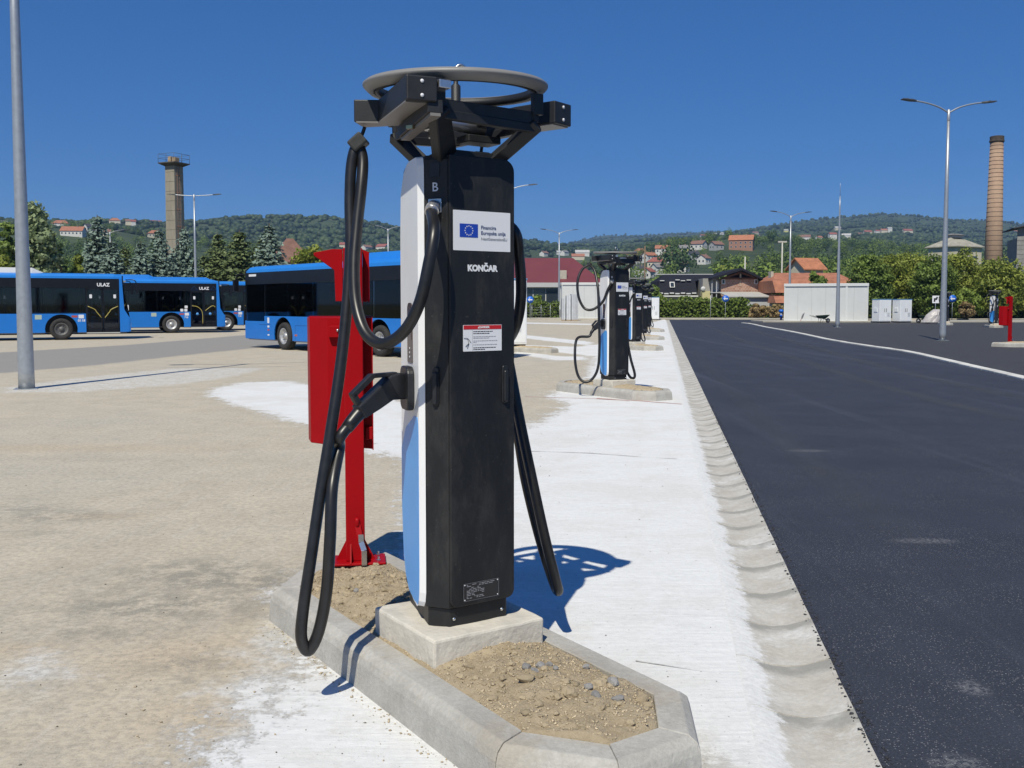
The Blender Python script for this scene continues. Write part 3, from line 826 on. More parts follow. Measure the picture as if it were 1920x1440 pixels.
# ------------------------------------------------------------------ chargers
def powder(name, base, dust, rough):
    """powder coat with settled dust streaks and splashes"""
    n = NT(name)
    tcx = n.nt.nodes.new('ShaderNodeTexCoord').outputs['Object']
    d1 = n.noise(9, 7, .75, n.mapv((1, 1, .35), 0, tcx)); d2 = n.noise(70, 3, .7, tcx)
    c = n.mix(n.ramp(d1, .45, .75, 0, .22), base, dust)
    c = n.mix(n.ramp(d2, .66, .74, 0, .35), c, dust)
    v = n.voro(55, tcx); w_ = n.nt.nodes.new('ShaderNodeTexWhiteNoise'); n.nt.links.new(v.outputs['Position'], w_.inputs[0])
    sp = n.math('MULTIPLY', n.ramp(w_.outputs[0], .93, .95), n.ramp(v.outputs['Distance'], .10, .18, 1, 0))
    c = n.mix(n.math('MULTIPLY', sp, .5), c, dust)
    n.color(c); n.put(n.b.inputs['Roughness'], n.ramp(d1, .3, .7, rough, rough + .18)); n.b.inputs['Specular IOR Level'].default_value = .45
    n.bump(n.noise(420, 2, .5, tcx), .25, .0015)
    return n.m
M_BLK = powder('black_powder_coat', (.011, .0115, .013), (.10, .095, .085), .42)
M_FRM = mat('black_cast_frame', (.016, .017, .019), .5, nscale=12, namt=.3, bump=.15, bscale=300)
M_WHT = mat('white_panel', (.82, .82, .825), .38, nscale=4, namt=.03)
M_BLU = mat('blue_panel', (.060, .35, .84), .32, nscale=5, namt=.05)
M_RUB = mat('black_rubber', (.014, .014, .015), .36, nscale=25, namt=.35, spec=.5)
M_PLS = mat('black_plastic', (.017, .018, .021), .42, nscale=20, namt=.25, bump=.1, bscale=250)
M_GRY = mat('grey_ring_paint', (.23, .225, .22), .45, nscale=6, namt=.05)
M_ALU = mat('bare_aluminium', (.62, .62, .63), .34, metal=.9, nscale=20, namt=.1)
M_ZNC = mat('zinc', (.62, .63, .65), .30, metal=1.0, nscale=18, namt=.15)
M_BRS = mat('brass', (.62, .45, .22), .35, metal=1.0)
M_STK = mat('sticker_white', (.74, .75, .78), .55)
M_EU = mat('flag_blue', (.012, .055, .40), .5)
M_NVY = mat('print_navy', (.05, .075, .18), .6)
M_GPR = mat('print_grey', (.30, .31, .34), .6)
M_RPR = mat('print_red', (.50, .015, .02), .55)
M_KPR = mat('print_black', (.03, .03, .035), .6)
M_DSP = mat('display_brown', (.075, .048, .045), .12, spec=.6)
M_SCR = mat('display_glass', (.11, .075, .08), .08, spec=.7)

FL, FR = (-.145, -.175), (.155, -.175)                 # front face
PLAN = [(-.145, -.175), (.155, -.175), (.205, -.09), (.108, .27), (-.108, .27), (-.205, -.09)]
TOP = 1.925
EX3, EY3, EZ3 = Vector((1, 0, 0)), Vector((0, 1, 0)), Vector((0, 0, 1))
NF = Vector((0, -1, 0))
CHN = Vector((-(PLAN[0][1] - PLAN[5][1]), PLAN[0][0] - PLAN[5][0], 0)); CHN = -CHN.normalized() if CHN.x > 0 else CHN.normalized()
CHT = Vector((PLAN[0][0] - PLAN[5][0], PLAN[0][1] - PLAN[5][1], 0)).normalized()
CHN = Vector((CHT.y, -CHT.x, 0))                       # outward normal of the left chamfer

def side_panel(root, sgn, blue):
    B = Vector((sgn * .205, -.09, 0)); A = Vector((sgn * .108, .27, 0))
    t = (A - B).normalized(); nrm = Vector((sgn * abs(t.y), abs(t.x), 0)); L = (A - B).length
    def ring(z, s0, s1, dep, bev=.024):
        return [B + t * s0 + EZ3 * z, B + t * (s0 + bev) + nrm * dep + EZ3 * z, B + t * (s1 - .03) + nrm * dep + EZ3 * z, B + t * s1 + EZ3 * z]
    lv = [(.070, .06, .10), (.076, .03, .16), (.10, .008, .24), (.14, -.004, .30), (.22, -.006, .345), (.45, -.006, L), (1.62, -.006, L), (1.80, -.006, .36), (1.885, -.004, .30), (1.915, .006, .24), (1.922, .02, .2)]
    mb = MB(); mb.loft([ring(z, a, b, .022) for z, a, b in lv]); mb.build('side_panel', M_WHT, root, .003, 1)
    if blue:
        mb = MB()
        lv = [(.082, .058, .12), (.10, .036, .21), (.15, .026, .27), (.24, .022, .31), (.45, .022, L - .035), (.70, .022, L - .035), (.80, .024, .25), (.845, .030, .14), (.865, .040, .10)]
        def br(z, a, b):
            return [B + t * a + nrm * (.022 * min(1, (a + .006) / .024) + .0015) + EZ3 * z, B + t * .041 + nrm * .0238 + EZ3 * z, B + t * b + nrm * .0238 + EZ3 * z, B + t * b + nrm * .018 + EZ3 * z, B + t * (a + .01) + nrm * .012 + EZ3 * z]
        mb.loft([br(*q) for q in lv]); mb.build('blue_trim', M_BLU, root)
        # display and holster on the face
        O = B + nrm * .0222
        d = MB(); d.plate(rrect(.115, .205, 1.085, 1.335, (.004, .004, .03, .03)), O, t, EZ3, nrm, .003); dp = d.build('display_panel', M_DSP, root)
        d = MB(); d.plate(rrect(.13, .19, 1.18, 1.28, .004), O + nrm * .0032, t, EZ3, nrm, .0012); d.build('screen', M_SCR, dp)
        for k in range(3):
            d = MB(); d.plate(rrect(.155, .165, 1.105 + k * .018, 1.113 + k * .018, .002), O + nrm * .0032, t, EZ3, nrm, .001); d.build('indicator', M_STK, dp)
        d = MB(); d.plate(rrect(.085, .235, .885, 1.07, .04), O, t, EZ3, nrm, .030); d.build('connector_holster', M_PLS, root, .006)
    return B, t, nrm

def ground_cable(name, pts, r, root, n=9, seg=8):
    mb = MB(); mb.tube(catmull(pts, seg), r, n); return mb.build(name, M_RUB, root)

def charger_core(detail=True):
    """everything except cables, in the charger's own axes (front face toward -y)"""
    parts = []
    root = thing('charging_station', 'x', 'charging station', (0, 0, 0), 0)
    mb = MB(); sk = [(x * .93, y * .93) for x, y in PLAN]; mb.prism(sk, 0, .082); sb = mb.build('base_skirt', M_BLK, root, .004, 1)
    for x in (-.115, .12):
        d = MB(); d.lathe([(.0, .004), (.006, .004), (.008, 0)], 10, (x, -.175 * .93, .035), R=Matrix.Rotation(PI / 2, 3, 'X')); d.build('bolt', M_ZNC, sb)
    d = MB(); d.lathe([(.0, .004), (.006, .004), (.008, 0)], 10, Vector((-.19, -.09, .04)) * .93, R=Matrix.Rotation(PI / 2, 3, 'X')); d.build('bolt', M_ZNC, sb)
    mb = MB(); mb.loft([[(x, y, .084) for x, y in PLAN], [(x, y, TOP - .02) for x, y in PLAN], [(x * .96, y * .96, TOP) for x, y in PLAN]]); mb.build('body', M_BLK, root, .004, 2)
    mb = MB(); mb.plate(rrect(-.143, .168, .088, TOP - .002, (.035, .035, .05, .004), 6), (0, -.1755, 0), EX3, EZ3, NF, .014); fp = mb.build('front_panel', M_BLK, root, .005, 2)
    mb = MB(); mb.prism([(x * .55, y * .55) for x, y in PLAN], TOP - .001, TOP + .03); mb.build('neck', M_FRM, root, .004, 1)
    for k in range(2):
        mb = MB(); mb.lathe([(.006, 0), (.006, .007), (0, .008)], 8, (-.01 + .03 * k, -.13, TOP)); mb.build('bolt', M_ZNC, root)
    side_panel(root, -1, True); side_panel(root, 1, True)
    F = Vector((0, -.1897, 0))
    # funding sticker
    st = MB(); st.plate(rrect(-.128, .146, 1.545, 1.705, .002, 2), F, EX3, EZ3, NF, .0010); s = st.build('funding_sticker', M_STK, root)
    F2 = F + NF * .0013
    f = MB(); f.plate([(-.098, 1.598), (-.012, 1.598), (-.012, 1.652), (-.098, 1.652)], F2, EX3, EZ3, NF, .0006); f.build('flag', M_EU, s)
    if detail:
        for k in range(12):
            a = k * PI / 6; cx, cz = -.055 + .0185 * math.cos(a), 1.625 + .0185 * math.sin(a)
            star = [((.0036 if j % 2 == 0 else .0015) * math.sin(j * PI / 5) + cx, (.0036 if j % 2 == 0 else .0015) * math.cos(j * PI / 5) + cz) for j in range(10)]
            f = MB(); f.plate(star, F2 + NF * .0007, EX3, EZ3, NF, .0004); f.build('star', M_STK, s)
    F3 = F2 + NF * .0004
    text('Financira', .0205, M_NVY, s, F3 + Vector((.002, 0, 1.6395)), EX3, EZ3, 'lettering', .0001, 'LEFT')
    text('Europska unija', .0205, M_NVY, s, F3 + Vector((.002, 0, 1.6175)), EX3, EZ3, 'lettering', .0001, 'LEFT')
    text('NextGenerationEU', .0165, M_GPR, s, F3 + Vector((.002, 0, 1.5945)), EX3, EZ3, 'lettering', 0, 'LEFT', .98)
    text('KONČAR', .034, M_STK, root, F + NF * .0008 + Vector((.010, 0, 1.474)), EX3, EZ3, 'lettering', .0018, 'CENTER', .98)
    # danger sticker
    st = MB(); st.plate(rrect(-.083, .103, 1.138, 1.245, .002, 2), F, EX3, EZ3, NF, .0010); s = st.build('danger_sticker', M_STK, root)
    f = MB(); f.plate([(-.081, 1.227), (.101, 1.227), (.101, 1.2435), (-.081, 1.2435)], F2, EX3, EZ3, NF, .0005); f.build('red_band', M_RPR, s)
    if detail:
        text('DANGER', .012, M_STK, s, F2 + NF * .0008 + Vector((.018, 0, 1.235)), EX3, EZ3, 'lettering', .0004)
        f = MB(); f.plate([(-.014, 1.231), (-.006, 1.231), (-.010, 1.239)], F2 + NF * .0007, EX3, EZ3, NF, .0003); f.build('warning_triangle', M_STK, s)
        f = MB(); f.plate([(-.0395, 1.140), (-.0385, 1.140), (-.0385, 1.224), (-.0395, 1.224)], F2, EX3, EZ3, NF, .0003); f.build('printed_line', M_GPR, s)
        lines = [(1.218, .100, 1), (1.210, .082, 1), (1.197, .108, 0), (1.191, .085, 0), (1.180, .116, 0), (1.174, .025, 0), (1.164, .116, 0), (1.152, .116, 1), (1.145, .064, 1)]
        for z, w_, b_ in lines:
            x = -.035
            while x < -.035 + w_ - .008:
                l = random.uniform(.005, .014)
                f = MB(); hh = .0032 if b_ else .0024
                f.plate([(x, z - hh / 2), (min(x + l, -.035 + w_), z - hh / 2), (min(x + l, -.035 + w_), z + hh / 2), (x, z + hh / 2)], F2, EX3, EZ3, NF, .0003); f.build('printed_line', M_KPR if b_ else M_GPR, s); x += l + .002
        man = [((-.064, 1.192), (-.056, 1.168)), ((-.058, 1.170), (-.072, 1.158)), ((-.057, 1.170), (-.064, 1.150)), ((-.061, 1.190), (-.046, 1.172)), ((-.062, 1.190), (-.080, 1.192))]
        mb = MB()
        for (x0, z0), (x1, z1) in man: mb.beam(F2 + Vector((x0, -.0004, z0)), F2 + Vector((x1, -.0004, z1)), .0008, .0030, NF)
        mb.build('shock_figure', M_KPR, s)
        # type plate
        st = MB(); st.plate(rrect(-.085, .088, .108, .182, .002, 2), F, EX3, EZ3, NF, .0012); s = st.build('type_plate', mat('plate_black', (.022, .022, .024), .35), root)
        F4 = F + NF * .0015
        for x0, x1, z0, z1 in ((-.084, .087, .1808, .1815), (-.084, .087, .1085, .1092), (-.0846, -.0838, .109, .181), (.0866, .0874, .109, .181)):
            f = MB(); f.plate([(x0, z0), (x1, z0), (x1, z1), (x0, z1)], F4, EX3, EZ3, NF, .0002); f.build('printed_line', M_GPR, s)
        for x, z in ((-.079, .176), (.081, .176), (-.079, .114), (.081, .114)):
            f = MB(); f.lathe([(0, .001), (.0026, .001), (.0028, 0)], 8, F4 + Vector((x, 0, z)), R=Matrix.Rotation(PI / 2, 3, 'X')); f.build('rivet', M_STK, s)
        for k in range(10):
            z = .174 - k * .0062; x = -.07
            while x < (.005 if k > 1 else .06):
                l = random.uniform(.006, .022); f = MB(); f.plate([(x, z), (x + l, z), (x + l, z + .0022), (x, z + .0022)], F4, EX3, EZ3, NF, .0002)
                if random.random() < .75: f.build('printed_line', M_GPR, s)
                x += l + .004
    # latches
    for O, X_, N_ in ((Vector((-.176, -.132, 0)) + CHN * .001, CHT, CHN), (Vector((.118, 0, 0)) + F, EX3, NF)):
        d = MB(); d.plate(rrect(-.014, .014, .92, 1.075, .008, 4), O, X_, EZ3, N_, .008); la = d.build('latch', M_PLS, root, .002, 1)
        d = MB(); d.plate(rrect(-.010, .010, .925, 1.055, .006, 4), O + N_ * .008, X_, EZ3, N_, .010); d.build('lever', M_PLS, la, .003, 1)
    # cable outlets on the two chamfers
    for sg in (-1,):
        CN = Vector((CHN.x * -sg * -1 if sg < 0 else -CHN.x, CHN.y, 0)) if False else Vector((CHN.x if sg < 0 else -CHN.x, CHN.y, 0))
        CT = Vector((CHT.x, CHT.y if sg < 0 else -CHT.y, 0))
        O = Vector((sg * .176, -.132, 0)) if sg < 0 else Vector((.180, -.132, 0))
        d = MB(); d.plate(rrect(-.029, .029, 1.695, 1.750, .004), O, CT, EZ3, CN, .006); fl = d.build('cable_flange', M_ALU, root, .001, 1)
        ax = (CN * .80 - EZ3 * .60).normalized()
        c0 = O + EZ3 * 1.722 + CN * .004
        d = MB(); d.tube([c0, c0 + ax * .018, c0 + ax * .020, c0 + ax * .034, c0 + ax * .036, c0 + ax * .052], [.027, .027, .030, .030, .026, .025], 18, smooth=False); d.build('cable_gland', M_ALU, root)
        if sg < 0:
            text('B', .050, M_STK, root, O + CN * .0008 + EZ3 * 1.795, CT, EZ3, 'lettering', .0004)
            d = MB(); d.plate(rrect(-.020, .020, 1.838, 1.892, .003), O, CT, EZ3, CN, .002); d.build('sensor_window', M_PLS, root)
        else: text('A', .050, M_STK, root, O + CN * .0008 + EZ3 * 1.795, CT, EZ3, 'lettering', .0004)
    # head: cast frame, ring, arms
    z0, z1, z2 = TOP + .01, 2.055, 2.112
    low = [(-.125, -.120), (.115, -.120), (.060, .16), (-.060, .16)]
    hi = [(-.245, -.285), (.225, -.270), (.13, .31), (-.13, .31)]
    fr = MB()
    for i in range(4):
        a, b = Vector(hi[i] + (0,)), Vector(hi[(i + 1) % 4] + (0,)); e = (b - a).normalized(); nn = Vector((e.y, -e.x, 0))
        fr.plate([(0, z1), ((b - a).length, z1), ((b - a).length, z2), (0, z2)], a, e, EZ3, -nn, .018)
    head = fr.build('head_frame', M_FRM, root, .004, 1)
    for i in range(4):
        l, h_ = Vector(low[i] + (z0,)), Vector(hi[i] + (z1 + .01,))
        d = MB(); d.beam(l + EZ3 * -.01, h_, .10 if i == 0 else .055, .05, (0, 1, 0), .08 if i == 0 else .055, .05); d.build('strut', M_FRM, head, .004, 1)
        j = (i + 1) % 4
        l2, h2 = Vector(low[j] + (z0,)), Vector(hi[j] + (z1,))
        d = MB(); d.beam(l.lerp(h_, .02), l2.lerp(h2, .02), .03, .03); d.beam(l.lerp(h_, .93), l2.lerp(h2, .93), .03, .035); d.build('cross_rib', M_FRM, head, .003, 1)
        up = Vector(hi[i] + (z2 - .01,)); d = MB(); d.beam(up, up + EZ3 * .085, .05, .022, (0, 1, 0)); d.build('ring_post', M_FRM, head, .002, 1)
    for (x0, y0), (x1, y1) in ((hi[1], hi[3]),):
        d = MB(); d.beam((x0, y0, 2.090), (x1, y1, 2.090), .04, .03); d.build('spoke', M_FRM, head, .002, 1)
    d = MB(); d.lathe([(.03, 2.09), (.03, 2.12), (.020, 2.13), (.020, 2.24), (.010, 2.25), (.010, 2.285), (.0, 2.287)], 20); d.build('hub', M_FRM, head)
    d = MB(); d.tube([(.022 * math.cos(a) + .012, -.022 * math.cos(a) * .3 - .02, 2.300 + .024 * math.sin(a)) for a in np.linspace(-1.2, PI + 1.2, 18)], .006, 8); d.build('lifting_eye', M_ZNC, head)
    d = MB(); d.lathe([(.356, .020), (.374, .021), (.376, .015), (.386, .012), (.386, .004), (.380, -.004), (.358, -.024), (.350, -.025), (.338, -.018), (.336, .004), (.346, .016)], 96, (0, 0, 0), closed=True, smooth=True); rg = d.build('top_ring', M_GRY, root); rg.location.z = 2.228; rg.rotation_euler = Vector((math.cos(IROT), -math.sin(IROT), 0)) * .052
    d = MB(); d.lathe([(.3358, -.022), (.322, -.024), (.320, .012), (.3358, .012)], 72, (0, 0, 0), closed=True); d.build('inner_hoop', M_FRM, rg)
    # swing arms
    za, zb = 2.080, 2.172
    def arm(P, w_):
        P = [Vector((p.x, p.y, 0)) for p in P]; a = MB(); L_ = []; R_ = []
        for i, p in enumerate(P):
            d = (P[min(i + 1, len(P) - 1)] - P[max(i - 1, 0)]).normalized(); s_ = Vector((-d.y, d.x, 0)) * w_ / 2
            L_.append(p + s_); R_.append(p - s_)
        ol = L_ + R_[::-1]
        a.loft([[q + EZ3 * za for q in ol], [q + EZ3 * zb for q in ol]])
        ar = a.build('swing_arm', M_FRM, root, .005, 2)
        a = MB(); c_ = sum(ol, Vector()) / len(ol); il = [c_ + (q - c_) * .93 for q in ol]
        a.loft([[q + EZ3 * (za - .004) for q in il], [q + EZ3 * (za + .002) for q in il]]); a.build('arm_underside', mat('grey_plate', (.20, .19, .18), .5), ar)
        e0 = P[0]; d0 = (P[0] - P[1]).normalized(); s0 = Vector((-d0.y, d0.x, 0))
        for zz in (za + .02, zb - .02):
            a = MB(); a.lathe([(0, .003), (.0065, .003), (.0075, 0)], 10, e0 + d0 * .001 + EZ3 * zz, R=d0.to_track_quat('Z', 'Y').to_matrix()); a.build('screw', M_STK, ar)
        return ar
    a1 = arm([loc((-.332, 3.60, 0)), loc((-.505, 4.055, 0)), loc((-.645, 4.075, 0))], .118)
    arm([loc((.215, 4.08, 0)), loc((.06, 4.20, 0)), loc((-.14, 4.42, 0))], .12)
    p, q = loc((-.285, 3.63, 0)), loc((-.44, 4.02, 0))
    d = MB(); d.beam(Vector((p.x, p.y, 2.066)), Vector((q.x, q.y, 2.040)), .06, .05); rl = d.build('guide_rail', M_FRM, a1, .003, 1)
    d = MB(); d.beam(Vector((p.x, p.y, 2.036)), Vector((q.x, q.y, 2.010)), .04, .012); d.build('rail_plate', mat('grey_plate', (.2, .19, .18), .5), a1)
    d = MB(); d.box(Vector((p.x, p.y, 2.028)).lerp(Vector((q.x, q.y, 2.02)), .55) + Vector((-.035, 0, 0)), (.018, .03, .014), .5); d.build('brass_fitting', M_BRS, a1)
    d = MB(); d.box((p.x + .035, p.y + .01, 2.150), (.05, .05, .03)); d.build('bracket', M_ALU, a1, .002, 1)
    d = MB(); d.tube([(-.15, -.06, 2.075), (.12, -.02, 2.065)], .026, 16); d.build('damper', M_ALU, head)
    d = MB(); d.box((-.145, -.06, 2.07), (.05, .06, .075)); d.box((-.145, -.06, 2.02), (.03, .03, .04)); d.build('damper_bracket', M_ALU, head, .004, 1)
    d = MB(); d.box((.10, -.02, 2.02), (.16, .1, .03)); d.build('slide_plate', M_FRM, head, .003, 1)
    d = MB(); d.box((.16, -.03, 2.135), (.10, .07, .025)); d.build('arm_bracket', M_ALU, head, .003, 1)
    return root

def connector(root, O, dirn, down, name='charging_connector'):
    """combo plug seated at O, pointing back along dirn; down tilts the grip"""
    X_ = Vector(dirn).normalized(); Z_ = Vector((0, 0, 1)); Y_ = X_.cross(Z_).normalized() * -1
    def P(u, v, w=0): return Vector(O) + (X_ * u + Z_ * v + Y_ * w) * .90
    def slab(outline, hw, nm, m=M_PLS, par=None, bev=.006):
        d = MB(); d.loft([[P(u, v, -hw) for u, v in outline], [P(u, v, hw) for u, v in outline]]); return d.build(nm, m, par or root, bev, 2)
    head = slab([(0, .058), (.045, .066), (.090, .056), (.150, .010), (.220, -.042), (.268, -.078), (.232, -.132), (.150, -.094), (.082, -.058), (0, -.058)], .034, name)
    d = MB(); d.beam(P(.05, .060), P(.190, .056), .032, .018); d.beam(P(.178, .058), P(.286, -.030), .032, .024); d.beam(P(.280, -.020), P(.238, -.088), .032, .024); d.build('handle_loop', M_PLS, head, .004, 2)
    d = MB(); d.tube([P(.236, -.098), P(.250, -.112), P(.268, -.128), P(.290, -.150), P(.312, -.174)], [.030, .030, .029, .028, .026], 16); d.build('strain_relief', M_RUB, head)
    return P(.300, -.162), (P(.312, -.174) - P(.268, -.128)).normalized()

def clamp(root, top, at, ax):
    d = MB(); d.tube(catmull([top, Vector(top).lerp(Vector(at), .5) + Vector((.004, 0, .006)), at], 5), .008, 8); d.build('hanger_cord', M_RUB, root)
    d = MB(); d.beam(Vector(at) + Vector(ax) * -.035, Vector(at) + Vector(ax) * .035, .085, .055); d.build('cable_clamp', mat('clamp_rubber', (.03, .031, .03), .6, nscale=30, namt=.3), root, .008, 2)

def dress(root, spec, base):
    """spec: image tracks of the cables; base: world origin of the charger"""
    def L(px, py, D): return IRT @ (W(px, py, D) - base)
    return L

BASE1 = C0 + Vector((0, 0, .27))
core = charger_core(True)
far = copy_tree(core)
core.location = BASE1; core.rotation_euler = (0, 0, IROT)
core['label'] = 'nearest charging station, tall black pillar with white side, blue trim and grey top ring'; core['group'] = 'charging stations along the lane'
def L1(px, py, D): return IRT @ (W(px, py, D) - BASE1)
Bl = Vector((-.205, -.09, 0)); tl = Vector((.097, .36, 0)).normalized(); nl = Vector((-abs(tl.y), abs(tl.x) * 1, 0))
nl = Vector((-tl.y, tl.x, 0))
hold = Bl + tl * .16 + nl * .048 + EZ3 * .985
ce, cd = connector(core, hold, (nl * .93 + tl * -.36), 0)
outlet = Vector((-.176, -.132, 1.722)) + (CHN * .80 - EZ3 * .60).normalized() * .045
CR = .0235
# from the outlet down, up to the clamp, over it and down the long loop to the plug
hang = L1(672, 266, 4.06)
track = [outlet, L1(814, 432, 3.70), L1(803, 500, 3.66), L1(786, 570, 3.66), L1(757, 622, 3.70), L1(718, 645, 3.76), L1(686, 625, 3.82), L1(668, 572, 3.88), L1(664, 500, 3.93), L1(670, 420, 3.98), L1(678, 345, 4.02), L1(680, 300, 4.05), L1(673, 272, 4.06)]
ground_cable('upper_cable', track, CR, core, 14)
track = [L1(673, 272, 4.06), L1(664, 285, 4.05), L1(658, 320, 4.04), L1(656, 380, 4.02), L1(657, 470, 3.98), L1(650, 580, 3.93), L1(638, 690, 3.88), L1(620, 810, 3.82), L1(602, 920, 3.77), L1(584, 1040, 3.72), L1(569, 1140, 3.69), L1(565, 1195, 3.68), L1(578, 1220, 3.70), L1(597, 1185, 3.70), L1(612, 1110, 3.70), L1(619, 1010, 3.71), L1(623, 915, 3.76), L1(636, 842, 3.86), ce + cd * .06, ce - cd * .02]
ground_cable('charging_cable', track, CR, core, 14)
clamp(core, L1(684, 238, 4.06), L1(672, 268, 4.06), (L1(690, 258, 4.06) - L1(660, 285, 4.06)).normalized())
# the cable on the far side
out2 = Vector((.17, .05, 1.72))
track = [out2, L1(962, 430, 4.12), L1(973, 480, 4.14), L1(977, 550, 4.16), L1(969, 605, 4.20), L1(950, 640, 4.28), L1(925, 640, 4.36), L1(910, 560, 4.42), L1(905, 420, 4.46), L1(900, 300, 4.48)]
ground_cable('upper_cable', track, CR, core, 14)
track = [L1(900, 300, 4.48), L1(915, 420, 4.44), L1(940, 600, 4.36), L1(958, 700, 4.32), L1(975, 790, 4.30), L1(996, 890, 4.32), L1(1020, 1000, 4.36), L1(1040, 1080, 4.40), L1(1047, 1108, 4.44), L1(1038, 1092, 4.50), L1(1012, 1010, 4.54), L1(985, 900, 4.54), L1(968, 800, 4.50), L1(950, 740, 4.46), L1(930, 700, 4.44), L1(915, 690, 4.42)]
ground_cable('charging_cable', track, CR, core, 14)
clamp(core, Vector(L1(905, 245, 4.48)), L1(900, 300, 4.48), (0, 0, 1))
Br = Vector((.205, -.09, 0)); tr_ = Vector((-.097, .36, 0)).normalized(); nr_ = Vector((tr_.y, -tr_.x, 0))
connector(core, Br + tr_ * .16 + nr_ * .048 + EZ3 * .985, nr_ * .93 + tr_ * .36, 0)

# the second charger and its look-alikes down the lane
BASE2 = Vector((ROW[0].x, ROW[0].y, .27))
def L2(px, py, D): return IRT @ (W(px, py, D) - BASE2)
far.location = BASE2; far.rotation_euler = (0, 0, IROT)
far['label'] = 'second charging station, its thick cable hanging in two wide loops'; far['group'] = 'charging stations along the lane'
D2 = BASE2.y
ce, cd = connector(far, hold, (nl * .93 + tl * -.36), 0)
ground_cable('upper_cable', [outlet, L2(1139, 545, D2 - .2), L2(1130, 566, D2 - .2), L2(1112, 580, D2 - .2), L2(1096, 578, D2 - .15), L2(1085, 557, D2 - .1), L2(1083, 528, D2 - .05), L2(1091, 506, D2), L2(1105, 496, D2)], CR, far)
ground_cable('charging_cable', [L2(1105, 496, D2), L2(1115, 508, D2 - .1), L2(1121, 540, D2 - .25), L2(1123, 590, D2 - .35), L2(1124, 650, D2 - .4), L2(1121, 690, D2 - .4), L2(1110, 711, D2 - .4), L2(1095, 716, D2 - .4), L2(1083, 702, D2 - .35), L2(1078, 670, D2 - .3), L2(1082, 635, D2 - .2), ce + cd * .10, ce + cd * .01], CR, far)
clamp(far, L2(1107, 486, D2), L2(1105, 496, D2), (.8, 0, -.3))
ground_cable('upper_cable', [out2, L2(1176, 545, D2), L2(1178, 580, D2 + .1), L2(1176, 630, D2 + .1), L2(1182, 670, D2), L2(1190, 700, D2), L2(1188, 709, D2), L2(1180, 705, D2 + .1), L2(1172, 685, D2 + .15), L2(1168, 650, D2 + .2), L2(1163, 600, D2 + .3)], CR, far)
for p, w in zip(ROW[1:], ('third charging station of the row, partly hidden by the second one', 'fourth charging station of the row, a slim dark pillar behind the third', 'fifth and farthest charging station of the row, in front of a white cabinet')):
    c = copy_tree(far); c.location = (p.x, p.y, .27); c.rotation_euler = (0, 0, IROT); c['label'] = w
for p, w in zip(RIGHT, ('charging station alone in the parking lot, left of the far red post', 'charging station hidden behind the tall lamp post in the parking lot')):
    c = copy_tree(far); c.location = (p.x, p.y, .27); c.rotation_euler = (0, 0, IROT + .22); c['label'] = w; c['group'] = 'charging stations in the parking lot'

